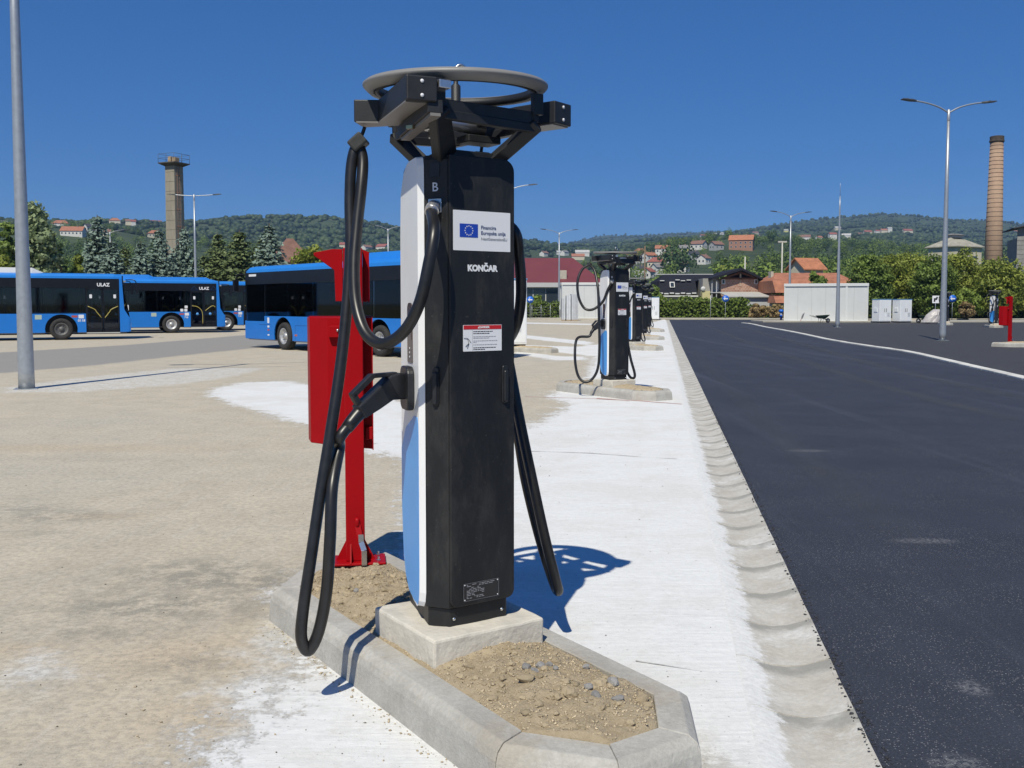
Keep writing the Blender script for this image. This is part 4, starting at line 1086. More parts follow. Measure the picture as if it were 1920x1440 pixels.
# ------------------------------------------------------------------ red posts
M_RED = mat('red_powder_coat', (.325, .003, .006), .45, nscale=5, namt=.06, spec=.14)
def red_post(label, p, rz):
    root = thing('red_post', label, 'post', p, rz, 'red post boxes')
    d = MB(); d.bounds(-.165, .165, -.10, .10, 0, .012); bp = d.build('base_plate', M_RED, root, .003, 1)
    d = MB()
    for sx in (-1, 1): d.plate([(0, .012), (.055, .012), (0, .12)], (sx * .052, -.004, 0), (sx, 0, 0), EZ3, (0, 1, 0), .008)
    for sx in (-.03, .03): d.plate([(0, .012), (.05, .012), (0, .11)], (sx, -.052, 0), (0, -1, 0), EZ3, (1, 0, 0), .008)
    d.build('gusset', M_RED, bp)
    for x in (-.125, .125):
        for y in (-.06, .06): d = MB(); d.lathe([(.012, .012), (.012, .020), (.006, .020), (.006, .036), (0, .037)], 8, (x, y, 0), smooth=False); d.build('anchor_bolt', M_ZNC, bp)
    d = MB(); d.bounds(-.052, .052, -.052, .052, .012, 1.74); d.build('post', M_RED, root, .006, 2)
    # box behind the post
    d = MB(); x0, x1, y0, y1, z0, z1 = -.245, .105, .056, .30, .62, 1.36
    ol = [(x0 + .05, y0), (x1 - .03, y0), (x1, y0 + .03), (x1, y1), (x0, y1), (x0, y0 + .08)]
    ol = [(x0 + .10, y0), (x1, y0), (x1, y1), (x0 - .02, y1), (x0, y0 + .10)]
    d.loft([[(x, y, z0 + (.03 if x < 0 else 0)) for x, y in ol], [(x, y, z1) for x, y in ol]]); bx = d.build('box', M_RED, root, .003, 1)
    d = MB(); d.bounds(x0 - .004, x1 + .004, y0 + .12, y1 + .004, z1, z1 + .006); d.build('lid', M_RED, bx)
    d = MB(); d.bounds(-.135, -.07, .02, .056, z1 - .11, z1 - .045); hg = d.build('hinge_tab', M_RED, bx, .003, 1)
    d = MB(); d.lathe([(.008, 0), (.008, .01), (0, .011)], 8, (-.085, .02, z1 - .07), R=Matrix.Rotation(PI / 2, 3, 'X')); d.build('bolt', M_ZNC, hg)
    d = MB(); d.bounds(.06, .10, .02, .056, z0 + .06, z0 + .13); d.build('hinge_tab', M_RED, bx, .003, 1)
    d = MB(); d.bounds(.099, .105, y0 - .035, y0, z0, z1); d.build('flange', M_RED, bx)
    # head: folded plate with a beak
    d = MB(); d.plate([(-.055, 1.45), (-.095, 1.45), (-.10, 1.62), (-.21, 1.70), (-.21, 1.715), (-.11, 1.735), (-.055, 1.735)], (0, .01, 0), EX3, EZ3, (0, 1, 0), .008); hd = d.build('head_plate', M_RED, root, .002, 1)
    d = MB(); d.plate([(0, 1.62), (.16, 1.66), (.16, 1.70), (0, 1.735)], (-.10, .018, 0), (0, 1, 0), EZ3, (1, 0, 0), .008); d.build('side_fold', M_RED, hd, .002, 1)
    d = MB(); d.plate([(.053, 1.45), (.07, 1.445), (.09, 1.46), (.09, 1.72), (.053, 1.735)], (0, .03, 0), EX3, EZ3, (0, 1, 0), .008); d.plate([(0, 1.445), (.18, 1.46), (.18, 1.70), (0, 1.72)], (.082, .038, 0), (0, 1, 0), EZ3, (1, 0, 0), .008); d.build('side_wing', M_RED, root, .002, 1)
    # foot latch
    d = MB(); d.tube([(.008, -.053, .25), (.01, -.060, .245), (.012, -.062, .21)], .014, 8); d.beam((.012, -.060, .22), (.028, -.085, .145), .032, .012, (0, 1, 0)); d.build('latch_bracket', M_RED, root, .003, 1)
    d = MB()
    q = [(.030, -.096, .172), (.031, -.097, .130), (.047, -.112, .085), (.047, -.112, .004)]
    for a, b in zip(q[:-1], q[1:]): d.beam(a, b, .028, .006, (0, 1, 0))
    d.build('latch_strap', M_ZNC, root)
    return root
rp = red_post('red steel post with a square box, standing behind the nearest charger', G(667, 1052, .165), math.radians(9))
rp2 = copy_tree(rp); rp2.location = RPOST; rp2.rotation_euler = (0, 0, math.radians(35)); rp2['label'] = 'smaller looking red post with box at the right picture edge'
# ------------------------------------------------------------------ lamp posts
M_GALV = mat('galvanised_steel', (.42, .445, .47), .42, metal=.55, nscale=9, namt=.12)
M_LED = mat('lamp_head_dark', (.05, .055, .06), .45)
def lamp_proto(H, arms, flat=0.0):
    root = thing('street_lamp', 'x', 'street lamp')
    d = MB(); d.lathe([(.145, 0), (.142, .3), (.12, 2.5), (.085, 6.5), (.055, H - .25)], 20); d.build('pole', M_GALV, root)
    d = MB(); d.bounds(-.2, .2, -.2, .2, -.02, .012); d.build('base_plate', M_GALV, root)
    d = MB(); d.lathe([(.062, H - .5), (.066, H - .48), (.066, H - .02), (.03, H)], 14); d.build('collar', M_GALV, root)
    for s in arms:
        if flat: pts = [(0, 0, H - .12), (s * .9, 0, H - .08), (s * 1.55, 0, H - .03)]
        else: pts = [(0, 0, H - .15), (s * .45, 0, H + .08), (s * 1.0, 0, H + .24), (s * 1.55, 0, H + .33)]
        d = MB(); d.tube(catmull(pts, 5), .034, 10); a = d.build('arm', M_GALV, root)
        z = pts[-1][2]; d = MB()
        d.loft([[(s * 1.50, -.06, z - .04), (s * 1.50, .06, z - .04), (s * 1.50, .05, z + .03), (s * 1.50, -.05, z + .03)], [(s * 1.72, -.14, z - .02), (s * 1.72, .14, z - .02), (s * 1.72, .12, z + .055), (s * 1.72, -.12, z + .055)],
                [(s * 2.15, -.14, z + .035), (s * 2.15, .14, z + .035), (s * 2.15, .12, z + .075), (s * 2.15, -.12, z + .075)]])
        h = d.build('lamp_head', M_LED, a, .01, 1)
        d = MB(); d.lathe([(.03, z + .06), (.03, z + .10), (.0, z + .105)], 8, (s * 1.9, 0, 0)); d.build('sensor', M_LED, h)
    return root
lp = lamp_proto(10.0, (-1, 1))
def lamp(px, base_y, label, rz=0.0, src=None, D=None, H=None):
    p = G(px, base_y) if D is None else Vector(((px - 960) / FPX * D, D, 0))
    c = copy_tree(src or lp) ; c.location = p; c.rotation_euler = (0, 0, rz); c['label'] = label; c['group'] = 'lamp posts around the yard'
    if H: c.scale = (1, 1, H / 10.0)
    return c
lp.location = G(1767, 638.5); lp.rotation_euler = (0, 0, .12); lp['label'] = 'tall grey twin-arm lamp post standing in the parking lot, nearest on the right'; lp['group'] = 'lamp posts around the yard'
lamp(50, 729, 'thick grey lamp post at the left edge, its top outside the picture', .35, H=10.4)
lamp(211, 0, 'twin-arm lamp post behind the leftmost bus, before blue spruces', .55, D=113)
lf = lamp_proto(10.3, (-1, 1), 1.0)
lf.location = Vector(((369 - 960) / FPX * 77, 77, 0)); lf['label'] = 'slender lamp post with straight arms crossing the concrete tower'; lf['group'] = 'lamp posts around the yard'
lamp(729, 0, 'small pale twin-arm lamp post behind the middle bus, left of the nearest charger', .45, D=108)
lamp(953, 0, 'lamp post hidden by the nearest charger, only one arm tip showing on its right', .1, D=71)
lamp(1048, 0, 'thin twin-arm lamp post in front of the red-roofed hall', .2, D=107, H=9.5)
lamp(1479, 0, 'twin-arm lamp post at the left end of the big white container', .25, D=92)
d = thing('mast', 'plain tapered grey mast without arms before the big white container', 'mast', G(1570, 614))
m_ = MB(); m_.lathe([(.15, 0), (.145, .3), (.10, 4), (.05, 8.0), (.03, 8.9)], 16); m_.build('pole', M_GALV, d)
m_ = MB(); m_.lathe([(.018, 8.9), (.012, 9.75), (0, 9.76)], 8); m_.build('lightning_rod', M_GALV, d)
m_ = MB(); m_.bounds(-.2, .2, -.2, .2, -.02, .012); m_.build('base_plate', M_GALV, d)
# wooden and steel poles farther off
def plain_pole(px, ytop, D, label, bar=0.0, r=.11, m=None):
    H = CAM_H + (HORIZON - ytop) / FPX * D
    root = thing('utility_pole', label, 'pole', ((px - 960) / FPX * D, D, 0), 0)
    q = MB(); q.lathe([(r, -.2), (r * .7, H)], 10); q.build('pole', m or M_GALV, root)
    if bar: q = MB(); q.bounds(-bar, bar, -.08, .08, H - .05, H + .14); q.build('cross_bar', m or M_GALV, root)
M_POLEC = mat('pale_concrete_pole', (.50, .49, .44), .9)
plain_pole(1464, 455, 122, 'pale floodlight pole with a short crossbar left of the orange roof', .55, .12, M_POLEC)
plain_pole(1395, 482, 150, 'thin pale pole rising behind the brick gable house', 0, .14, M_POLEC)
plain_pole(1179, 486, 140, 'thin pale pole right of the second charger before the hillside houses', 0, .12, M_POLEC)
plain_pole(1208, 462, 150, 'brown wooden utility pole among the hillside houses', 0, .14, mat('pole_wood', (.20, .14, .09), .9))

# ------------------------------------------------------------------ road signs
M_SB = mat('sign_blue', (.012, .13, .58), .4)
def arrow_sign(px, py, D, label, zc=None):
    p = Vector(((px - 960) / FPX * D, D, 0)); z = W(px, py, D).z
    root = thing('arrow_sign', label, 'road sign', p, 0, 'round blue arrow signs')
    q = MB(); q.lathe([(.03, -.1), (.03, z + .1), (0, z + .11)], 8); q.build('pole', M_GALV, root)
    R_ = .36; q = MB(); q.lathe([(0, 0), (R_, 0), (R_, .02), (0, .02)], 32, (0, -.035, z), R=Matrix.Rotation(PI / 2, 3, 'X')); f = q.build('disc', M_SB, root)
    q = MB(); q.plate([(-.24, 0), (-.06, .17), (-.06, .06), (.23, .06), (.23, -.06), (-.06, -.06), (-.06, -.17)], (0, -.060, z), EX3, EZ3, NF, .004); q.build('arrow', M_STK, f)
    return root
arrow_sign(994, 562, 99, 'round blue left-arrow sign by the ivy fence, right of the nearest charger')
arrow_sign(1359.5, 560, 100, 'round blue left-arrow sign before the middle hedge under the brick gable')
arrow_sign(1784, 560, 94, 'round blue left-arrow sign beside the tall right lamp post')
q = thing('sign_post', 'bare thin sign post before the hedge, left of the middle blue arrow sign', 'post', ((1331.5 - 960) / FPX * 100, 100, 0))
b_ = MB(); b_.lathe([(.03, -.1), (.03, 2.5), (0, 2.51)], 8); b_.build('pole', M_GALV, q)
q = thing('square_sign', 'white square road sign with a dark symbol left of the tall right lamp post', 'road sign', ((1752.5 - 960) / FPX * 88, 88, 0))
b_ = MB(); b_.lathe([(.03, -.1), (.03, 2.35), (0, 2.36)], 8); b_.build('pole', M_GALV, q)
b_ = MB(); b_.plate(rrect(-.32, .32, 1.68, 2.36, .06), (0, -.04, 0), EX3, EZ3, NF, .01); f = b_.build('plate', M_STK, q)
b_ = MB(); b_.plate([(-.2, 1.8), (-.05, 1.8), (-.02, 1.98), (.1, 1.95), (.2, 2.2), (.1, 2.28), (-.05, 2.12), (-.18, 2.15)], (0, -.052, 0), EX3, EZ3, NF, .004); b_.build('symbol', M_KPR, f)

# ------------------------------------------------------------------ buses
M_BB = mat('bus_blue', (.010, .175, .60), .35, nscale=2, namt=.05, coat=.15)
M_BBL = mat('bus_roof_blue', (.022, .21, .66), .32, nscale=2, namt=.05, coat=.3)
M_BK = mat('bus_black_trim', (.009, .010, .014), .3, nscale=3, namt=.2, spec=.3)
M_TYR = mat('tyre', (.028, .027, .026), .85, nscale=14, namt=.3)
M_RIM = mat('wheel_rim', (.50, .50, .50), .45, metal=.5, nscale=10, namt=.25)
M_RIMD = mat('wheel_rim_dusty', (.13, .13, .13), .6, metal=.3, nscale=10, namt=.3)
M_YEL = mat('yellow_rail', (.46, .38, .10), .4)
M_SEAT = mat('seat_blue', (.02, .05, .20), .8)
M_INT = mat('bus_interior', (.30, .30, .31), .7)
g_ = bpy.data.materials.new('tinted_glass'); g_.use_nodes = True; MATS['tinted_glass'] = g_
nt = g_.node_tree; N = nt.nodes
for x in list(N): N.remove(x)
out = N.new('ShaderNodeOutputMaterial'); tr = N.new('ShaderNodeBsdfTransparent'); tr.inputs[0].default_value = (.48, .50, .52, 1)
gl = N.new('ShaderNodeBsdfGlossy'); gl.inputs['Roughness'].default_value = .03; gl.inputs['Color'].default_value = (.8, .85, .9, 1)
fr = N.new('ShaderNodeFresnel'); fr.inputs['IOR'].default_value = 1.5
mx = N.new('ShaderNodeMixShader')
lnk(nt, fr.outputs[0], mx.inputs[0]); lnk(nt, tr.outputs[0], mx.inputs[1]); lnk(nt, gl.outputs[0], mx.inputs[2]); lnk(nt, mx.outputs[0], out.inputs[0])
M_GLS = g_
FAX, RAX, HB = 3.20, -2.70, 2.98
def bus(label, p, rz, var=0, rim=None, near=True):
    root = thing('city_bus', label, 'bus', p, rz, 'blue city buses')
    HW = 1.26; zs, zw, zc, zr = .33, 1.17, 2.32, 2.74
    doors = [(4.22, 5.62), (-.62, .72), (-5.1, -3.9)]
    def skirt(x0, x1, y, nm='side_panel', ztop=zw):
        pts = [(x0, zs)]
        for ax in (RAX, FAX):
            if x0 < ax - .6 and x1 > ax + .6:
                pts += [(ax + .66 * math.cos(a), .48 + .66 * math.sin(a)) for a in np.linspace(PI + .23, -.23, 15)]
        pts += [(x1, zs), (x1, ztop), (x0, ztop)]
        q = MB(); q.plate(pts, (0, y, 0), EX3, EZ3, (0, 1 if y < 0 else -1, 0), .05); return q.build(nm, M_BB, root, .008, 1)
    # door side (right, -y)
    xs = [-6.0, -5.1, -3.9, -.62, .72, 4.22, 5.62, 6.0]
    for x0, x1 in ((-6, -5.1), (-3.9, -.62), (.72, 4.22)): skirt(x0 + .006, x1 - .006, -HW)
    sl = 0.0 if var == 3 else .30
    q = MB(); q.plate([(5.62, zs), (6.0, zs), (6.02, 1.0), (5.98 - sl * .55, 1.35), (5.98 - sl * .8, zr), (5.62, zr)], (0, -HW, 0), EX3, EZ3, (0, 1, 0), .05); q.build('corner_panel', M_BB, root, .008, 1)
    # driver side
    skirt(-6, 4.55, HW); skirt(4.56, 6.0, HW, 'side_panel', .98)
    for y, s in ((-HW, 1), (HW, -1)):
        q = MB(); q.plate([(-6, zc), (5.62 if s > 0 else 5.98 - sl * .8, zc), (5.62 if s > 0 else 5.98 - sl * .8, zr), (-6, zr)], (0, y, 0), EX3, EZ3, (0, s, 0), .05); q.build('cantrail', M_BK, root, .006, 1)
    # panes
    segs = [(-5.98, -5.12), (-3.88, -2.3), (-2.28, -.64), (.74, 2.45), (2.47, 4.2)]
    for x0, x1 in segs:
        q = MB(); q.plate(rrect(x0, x1, zw + .005, zc - .005, .02, 2), (0, -HW + .004, 0), EX3, EZ3, (0, 1, 0), .012); q.build('window', M_GLS, root)
    for x0, x1 in ((-5.98, -4.2), (-4.18, -2.4), (-2.38, -.6), (-.58, 1.2), (1.22, 2.9), (2.92, 4.5)):
        q = MB(); q.plate(rrect(x0, x1, zw + .005, zc - .005, .02, 2), (0, HW - .004, 0), EX3, EZ3, (0, -1, 0), .012); q.build('window', M_GLS, root)
    q = MB(); q.plate([(4.55, .985), (5.92, .985), (5.92 - sl * .8, zc - .005), (4.55, zc - .005)], (0, HW - .004, 0), EX3, EZ3, (0, -1, 0), .012); q.build('driver_window', M_GLS, root)
    for x in (-6 + .05, -4.19, -2.39, -.59, 1.21, 2.91, 4.53, 5.95 - sl * .8):
        q = MB(); q.bounds(x - .035, x + .035, HW - .07, HW - .02, .98 if x > 4.5 else zw, zc); q.build('pillar', M_BK, root)
    for x in (-6 + .05, -5.12, -3.88, -2.29, -.63, .73, 2.46, 4.21, 5.62):
        q = MB(); q.bounds(x - .035, x + .035, -HW + .02, -HW + .07, zs if x in (-.63, .73, 4.21, 5.62, -5.12, -3.88) else zw, zc); q.build('pillar', M_BK, root)
    for x0, x1 in doors:
        xm = (x0 + x1) / 2
        for a, b, sg in ((x0 + .02, xm - .01, 1), (xm + .01, x1 - .02, -1)):
            q = MB()
            for c_, e_ in (((a, a + .05), (zs, zc)), ((b - .05, b), (zs, zc)), ((a, b), (zs, zs + .18)), ((a, b), (zc - .08, zc))): q.bounds(c_[0], c_[1], -HW + .005, -HW + .045, e_[0], e_[1])
            dr = q.build('door', M_BK, root)
            q = MB(); q.plate(rrect(a + .045, b - .045, zs + .175, zc - .075, .02, 2), (0, -HW + .02, 0), EX3, EZ3, (0, 1, 0), .01); q.build('pane', M_GLS, dr)
            ca, cb = (a + .05, b - .06) if sg > 0 else (b - .05, a + .06)
            if var == 0: pts = [(ca, -HW - .01, 1.50), ((ca + cb) / 2, -HW - .01, 1.36), ((ca * .35 + cb * .65), -HW - .01, 1.24), (cb, -HW - .01, .98)]
            elif sg > 0: pts = [(ca, -HW - .01, 1.50), ((ca + cb) / 2, -HW - .01, 1.45), (cb - .06, -HW - .01, 1.25), (cb, -HW - .01, .98), (cb, -HW - .01, .5)]
            else: pts = [(ca, -HW - .01, 1.42), (ca - .12, -HW - .01, 1.5), ((ca + cb) / 2, -HW - .01, 1.44), (cb, -HW - .01, 1.22)]
            q = MB(); q.tube(catmull(pts, 4), .017, 6); q.build('grab_rail', M_YEL, dr)
            q = MB(); xx = a + .18 if sg > 0 else b - .18; q.plate(rrect(xx - .055, xx + .055, 1.86, 2.03, .02, 2), (0, -HW - .003, 0), EX3, EZ3, NF, .002); q.build('notice', M_STK, dr)
            if var: q = MB(); q.lathe([(0, 0), (.075, 0), (.075, .003), (0, .003)], 16, ((a + b) / 2, -HW - .002, 1.05), R=Matrix.Rotation(PI / 2, 3, 'X')); q.build('sign_disc', mat('disc_blue', (.08, .30, .7), .5), dr)
        q = MB(); q.bounds(x0, x1, -HW - .01, -HW + .3, zs - .05, zs - .005); q.build('step', mat('step_alu', (.5, .5, .48), .5), root)
    # roof
    pd = 3.4 if var == 3 else 0
    prof = [(-HW, zr), (-HW + .01, zr + .10), (-HW + .08, zr + .19), (-HW + .30, zr + .235), (0, zr + .26)]
    prof = prof + [(-y, z) for y, z in prof[-2::-1]]
    q = MB(); q.loft([[(x, y * k, zr + (z - zr) * k2) for y, z in prof] for x, k, k2 in ((-6, .97, .7), (-5.85, 1, 1), (5.7 - sl, 1, 1), (6.02 - sl * .8, .96, .6))]); q.build('roof', M_BBL, root, 0)
    q = MB(); q.loft([[(x, y, z) for y, z in ((-.95, zr + .2), (-.85, zr + .2 + h_), (.85, zr + .2 + h_), (.95, zr + .2))] for x, h_ in ((-1.2 - pd, .02), (-.9 - pd, .26), (2.1 - pd, .26), (2.6 - pd, .02))]); q.build('roof_unit', mat('roof_unit_pale', (.55, .56, .57), .5) if var == 0 else M_BBL, root, .02, 1)
    if var == 0: q = MB(); q.loft([[(x, y, z) for y, z in ((-1.15, zr + .15), (-1.05, zr + .15 + h_), (1.05, zr + .15 + h_), (1.15, zr + .15))] for x, h_ in ((-5.6, .05), (-5.3, .36), (-1.5, .36), (-1.2, .05))]); q.build('roof_unit', M_BBL, root, .02, 1)
    # ends
    q = MB(); q.plate(rrect(-HW + .01, HW - .01, zs, 1.0, .05), (6.0, 0, 0), EY3, EZ3, (1, 0, 0), .08); fr_ = q.build('front_panel', M_BB, root, .03, 2)
    q = MB(); _u = Vector((-sl * .8 / 1.55, 0, 1)); q.plate(rrect(-HW + .03, HW - .03, 0, 1.55, .06), (6.01, 0, 1.0), EY3, _u, (1, 0, 0), .03); q.build('windscreen', M_GLS, root)
    q = MB(); q.plate(rrect(-HW + .02, HW - .02, 2.5, zr + .15, .05), (5.98 - sl * .8, 0, 0), EY3, EZ3, (1, 0, 0), .05); q.build('destination_panel', M_BK, root, .02, 1)
    for s in (-1, 1):
        q = MB(); q.plate(rrect(s * .95 - .2, s * .95 + .2, .55, .78, .06), (6.085, 0, 0), EY3, EZ3, (1, 0, 0), .012); q.build('headlight', M_STK, fr_)
        q = MB(); q.tube(catmull([(5.9, s * 1.2, 2.7), (6.25, s * 1.42, 2.68), (6.35, s * 1.45, 2.5)], 4), .025, 6); q.box((6.36, s * 1.45, 2.28), (.12, .2, .42)); q.build('mirror', M_BK, root, .015, 1)
    q = MB(); q.plate(rrect(-HW + .01, HW - .01, zs, zr + .1, .08), (-6.0, 0, 0), EY3, EZ3, (-1, 0, 0), .06); q.build('rear_panel', M_BB, root, .03, 2)
    # wheels
    for x in (FAX, RAX):
        for s in (-1, 1):
            y = s * 1.11; R_ = Matrix.Rotation(PI / 2 * (1 if s < 0 else -1), 3, 'X')
            q = MB(); q.lathe([(.29, -.14), (.40, -.15), (.465, -.13), (.48, -.09), (.48, .09), (.465, .13), (.40, .15), (.29, .14)], 36, (x, y, .48), R=R_, closed=True); w_ = q.build('wheel', M_TYR, root)
            q = MB(); q.lathe([(.0, .10), (.10, .10), (.105, .06), (.13, .05), (.20, .06), (.235, .10), (.285, .14), (.292, .12), (.292, -.1), (0, -.1)], 28, (x, y, .48), R=R_); rm = q.build('rim', rim or M_RIM, w_)
            for k in range(10):
                a = k * PI / 5
                q = MB(); q.lathe([(.017, 0), (.017, .022), (0, .024)], 6, Vector((x + .165 * math.cos(a), y, .48 + .165 * math.sin(a))) + R_ @ Vector((0, 0, .056)), R=R_); q.build('wheel_nut', M_RIM if rim is None else M_RIMD, rm)
    for s in (-1, 1):
        for ax in (FAX, RAX):
            q = MB(); pts = [(ax + .662 * math.cos(a), s * (HW - .051), .48 + .655 * math.sin(a)) for a in np.linspace(PI + .2, -.2, 15)]; pts2 = [(x, s * .55, z) for x, y, z in pts]
            q.loft([pts, pts2], cap=False, close=False); q.addf(pts2, [tuple(range(len(pts2)))]); q.build('wheel_housing', M_BK, root)
    # inside
    q = MB(); q.bounds(-5.95, 5.9, -.53, .53, .30, .42)
    for s in (-1, 1):
        for xa, xb in ((-5.95, RAX - .68), (RAX + .68, FAX - .68), (FAX + .68, 5.9)): q.bounds(xa, xb, min(s * .535, s * 1.2), max(s * .535, s * 1.2), .30, .42)
    q.build('floor', M_INT, root, weld=False)
    q = MB(); q.bounds(-5.95, 5.9, -1.2, 1.2, 2.60, 2.66); q.build('ceiling', M_INT, root)
    for sy in (-.75, .75):
        for x in np.arange(-5.4, 3.9, .82):
            if min(abs(x - FAX), abs(x - RAX)) < 1.0: continue
            if sy < 0 and (-.75 < x < .85 or -5.2 < x < -3.8): continue
            q = MB(); q.box((x, sy, .95), (.42, .86, .12)); q.box((x - .2, sy, 1.28), (.10, .86, .66)); st = q.build('seat', M_SEAT, root, .03, 1)
            q = MB(); q.tube([(x - .2, sy - .40, 1.58), (x - .2, sy - .40, 1.66), (x - .2, sy + .40, 1.66), (x - .2, sy + .40, 1.58)], .016, 6); q.build('seat_rail', M_YEL, st)
            q = MB(); q.bounds(x - .06, x + .06, sy - .3, sy + .3, .42, .9); q.build('seat_base', M_INT, st)
    for x in (-3.6, -1.2, .9, 2.6, 4.0):
        q = MB(); q.tube([(x, -.35, .42), (x, -.35, 2.6)], .018, 6); q.build('pole', M_YEL, root)
    q = MB(); q.bounds(4.25, 4.32, .1, 1.15, .42, 2.3); q.build('cab_wall', mat('cab_wall', (.12, .12, .13), .5), root)
    q = MB(); q.box((4.75, .6, 1.1), (.5, .5, .14)); q.box((4.5, .6, 1.5), (.12, .5, .8)); q.build('driver_seat', M_SEAT, root, .04, 1)
    # lettering and stickers on the sides
    Y0 = -HW - .004
    text('ULAZ', .21, M_STK, root, (4.95, Y0, 2.46), EX3, EZ3, 'lettering', .008)
    q = MB(); q.plate(rrect(3.62, 3.86, 1.0, 1.09, .02), (0, Y0 + .002, 0), EX3, EZ3, NF, .002); q.build('sticker', mat('sticker_red', (.45, .08, .06), .5), root)
    q = MB(); q.plate(rrect(3.9, 4.12, .96, 1.12, .01), (0, Y0 + .002, 0), EX3, EZ3, NF, .002); q.build('sticker', M_STK, root)
    if var == 0: text('0118', .15, M_STK, root, (4.02, Y0, .86), EX3, EZ3, 'lettering', .004)
    else:
        text('718', .13, M_STK, root, (3.98, Y0, .86), EX3, EZ3, 'lettering', .004)
        for s in (-1, 1):
            q = MB(); cx = 4.95 + s * .52; a, b, c_ = (cx - .17, 2.38), (cx + .17, 2.38), (cx, 2.58)
            for (u, v) in ((a, b), (b, c_), (c_, a)): q.beam((u[0], Y0, u[1]), (v[0], Y0, v[1]), .004, .026, NF)
            q.build('triangle_mark', mat('mark_blue', (.03, .16, .55), .5), root)
        for xx, zz in ((3.75, 1.26), (3.96, 1.26), (3.98, 1.44)):
            q = MB(); q.plate(rrect(xx - .08, xx + .08, zz - .075, zz + .075, .03), (0, Y0 + .006, 0), EX3, EZ3, NF, .002); q.build('sticker', M_STK, root)
        q = MB(); q.plate(rrect(.82, 1.02, 1.25, 1.55, .03), (0, Y0 + .006, 0), EX3, EZ3, NF, .002); q.build('sticker', M_STK, root)
    q = MB(); q.plate(rrect(2.15, 2.42, .92, 1.12, .01), (0, Y0 + .002, 0), EX3, EZ3, NF, .002); q.build('sticker', mat('sticker_pale', (.42, .5, .42), .5), root)
    # seams, markers on the driver side
    q = MB()
    for x in (-4.4, -1.7, -.2, 1.1, 2.35): q.bounds(x - .006, x + .006, HW - .02, HW + .002, zs + .02, zw - .3); 
    q.bounds(-1.7, 2.35, HW - .02, HW + .002, .86, .872); q.bounds(4.05, 4.95, HW - .02, HW + .002, .86, .872); q.build('panel_seam', mat('seam', (.008, .05, .2), .6), root)
    q = MB(); q.plate(rrect(-.08, .08, .5, .56, .01), (2.3, HW, 0), EX3, EZ3, (0, 1, 0), .004); q.build('side_marker', mat('marker_red', (.5, .12, .05), .4), root)
    for zz, hh, mm in ((1.02, .20, M_STK), (.80, .07, M_STK), (.68, .06, MATS['sticker_red']), (.50, .05, M_STK)):
        q = MB(); q.plate(rrect(-.07, .07, zz - hh / 2, zz + hh / 2, .02), (4.25, HW, 0), EX3, EZ3, (0, 1, 0), .003); q.build('sticker', mm, root)
    q = MB(); q.plate(rrect(-.28, .28, 2.60, 2.68, .02), (5.4, HW, 0), EX3, EZ3, (0, 1, 0), .003); q.build('maker_mark', M_STK, root)
    return root
def bus_at(label, px, py, ang, side, var, rim=None):
    a = math.radians(ang); w = G(px, py); R_ = Matrix.Rotation(a, 3, 'Z'); o = R_ @ Vector((FAX, side * 1.2, 0))
    return bus(label, (w.x - o.x, w.y - o.y, 0), a, var, rim)
bus_at('leftmost blue city bus behind the thick lamp post, front door at its right end', 116, 637.5, 26, -1, 0, M_RIMD)
bus_at('second blue city bus from the left, blue triangles beside the lettering over its door', 322, 624.5, 26, -1, 1)
bus_at('third blue city bus from the left, mostly hidden between two other buses', 425, 619.5, 26, -1, 2)
bus_at('blue city bus in the middle behind the red post, showing its driver side', 534, 656, 132, 1, 3)

# ------------------------------------------------------------------ white cabinets, containers, building-site things
M_CAB = mat('cabinet_white', (.80, .82, .84), .45, nscale=3, namt=.04)
M_CABT = mat('cabinet_top_blue', (.10, .28, .50), .5)
def cabinet(label, p, rz, w=1.5, dp=.9, h=2.1):
    root = thing('power_cabinet', label, 'cabinet', p, rz, 'white power cabinets')
    q = MB(); q.bounds(-w / 2, w / 2, -dp / 2, dp / 2, .08, h - .06); b_ = q.build('body', M_CAB, root, .015, 1)
    q = MB(); q.bounds(-w / 2 - .02, w / 2 + .02, -dp / 2 - .02, dp / 2 + .02, h - .06, h); q.build('top', M_CABT, root, .015, 1)
    q = MB(); q.bounds(-w / 2 + .04, w / 2 - .04, -dp / 2 + .04, dp / 2 - .04, 0, .08); q.build('base', M_PLS, root)
    for k in (0, 1):
        x0 = -w / 2 + .03 + k * (w / 2 - .02); x1 = x0 + w / 2 - .05
        q = MB(); q.plate(rrect(x0, x1, .14, h - .1, .01, 2), (0, -dp / 2, 0), EX3, EZ3, NF, .012); dr = q.build('door', M_CAB, root, .003, 1)
        q = MB(); q.bounds(x1 - .09 if k == 0 else x0 + .06, x1 - .06 if k == 0 else x0 + .09, -dp / 2 - .035, -dp / 2 - .012, h * .45, h * .60); q.build('handle', M_PLS, dr)
        if k: 
            q = MB()
            for j in range(8): q.bounds(x0 + .18, x1 - .15, -dp / 2 - .02, -dp / 2 - .012, .5 + j * .045, .52 + j * .045)
            q.build('vent', mat('vent_grey', (.55, .56, .57), .6), dr)
    for z in ((.9,) if w == 1.25 else (.6, 1.4)):
        q = MB(); q.bounds(-w / 2 - .04, -w / 2, -.2, .2, z, z + .35); q.build('side_box', M_CAB, root, .01, 1)
    return root
cabinet('white power cabinet on an island, peeping out right behind the nearest charger', CABI + Vector((-.62, .1, .16)), .1, 1.4, .9, 2.3)
cabinet('distant white cabinet seen right of the second charger', Vector((11.4, 97, 0)), .1, 1.5, .9, 2.2)
cabinet('distant white cabinet behind the fifth and farthest charger of the row', Vector((14.15, 97, 0)), .1, 1.2, .9, 2.3)
cabinet('left one of two white cabinets beside the big white container', Vector(((1652 - 960) / FPX * 83, 83, .02)), +.35, 1.25, .95, 2.0)
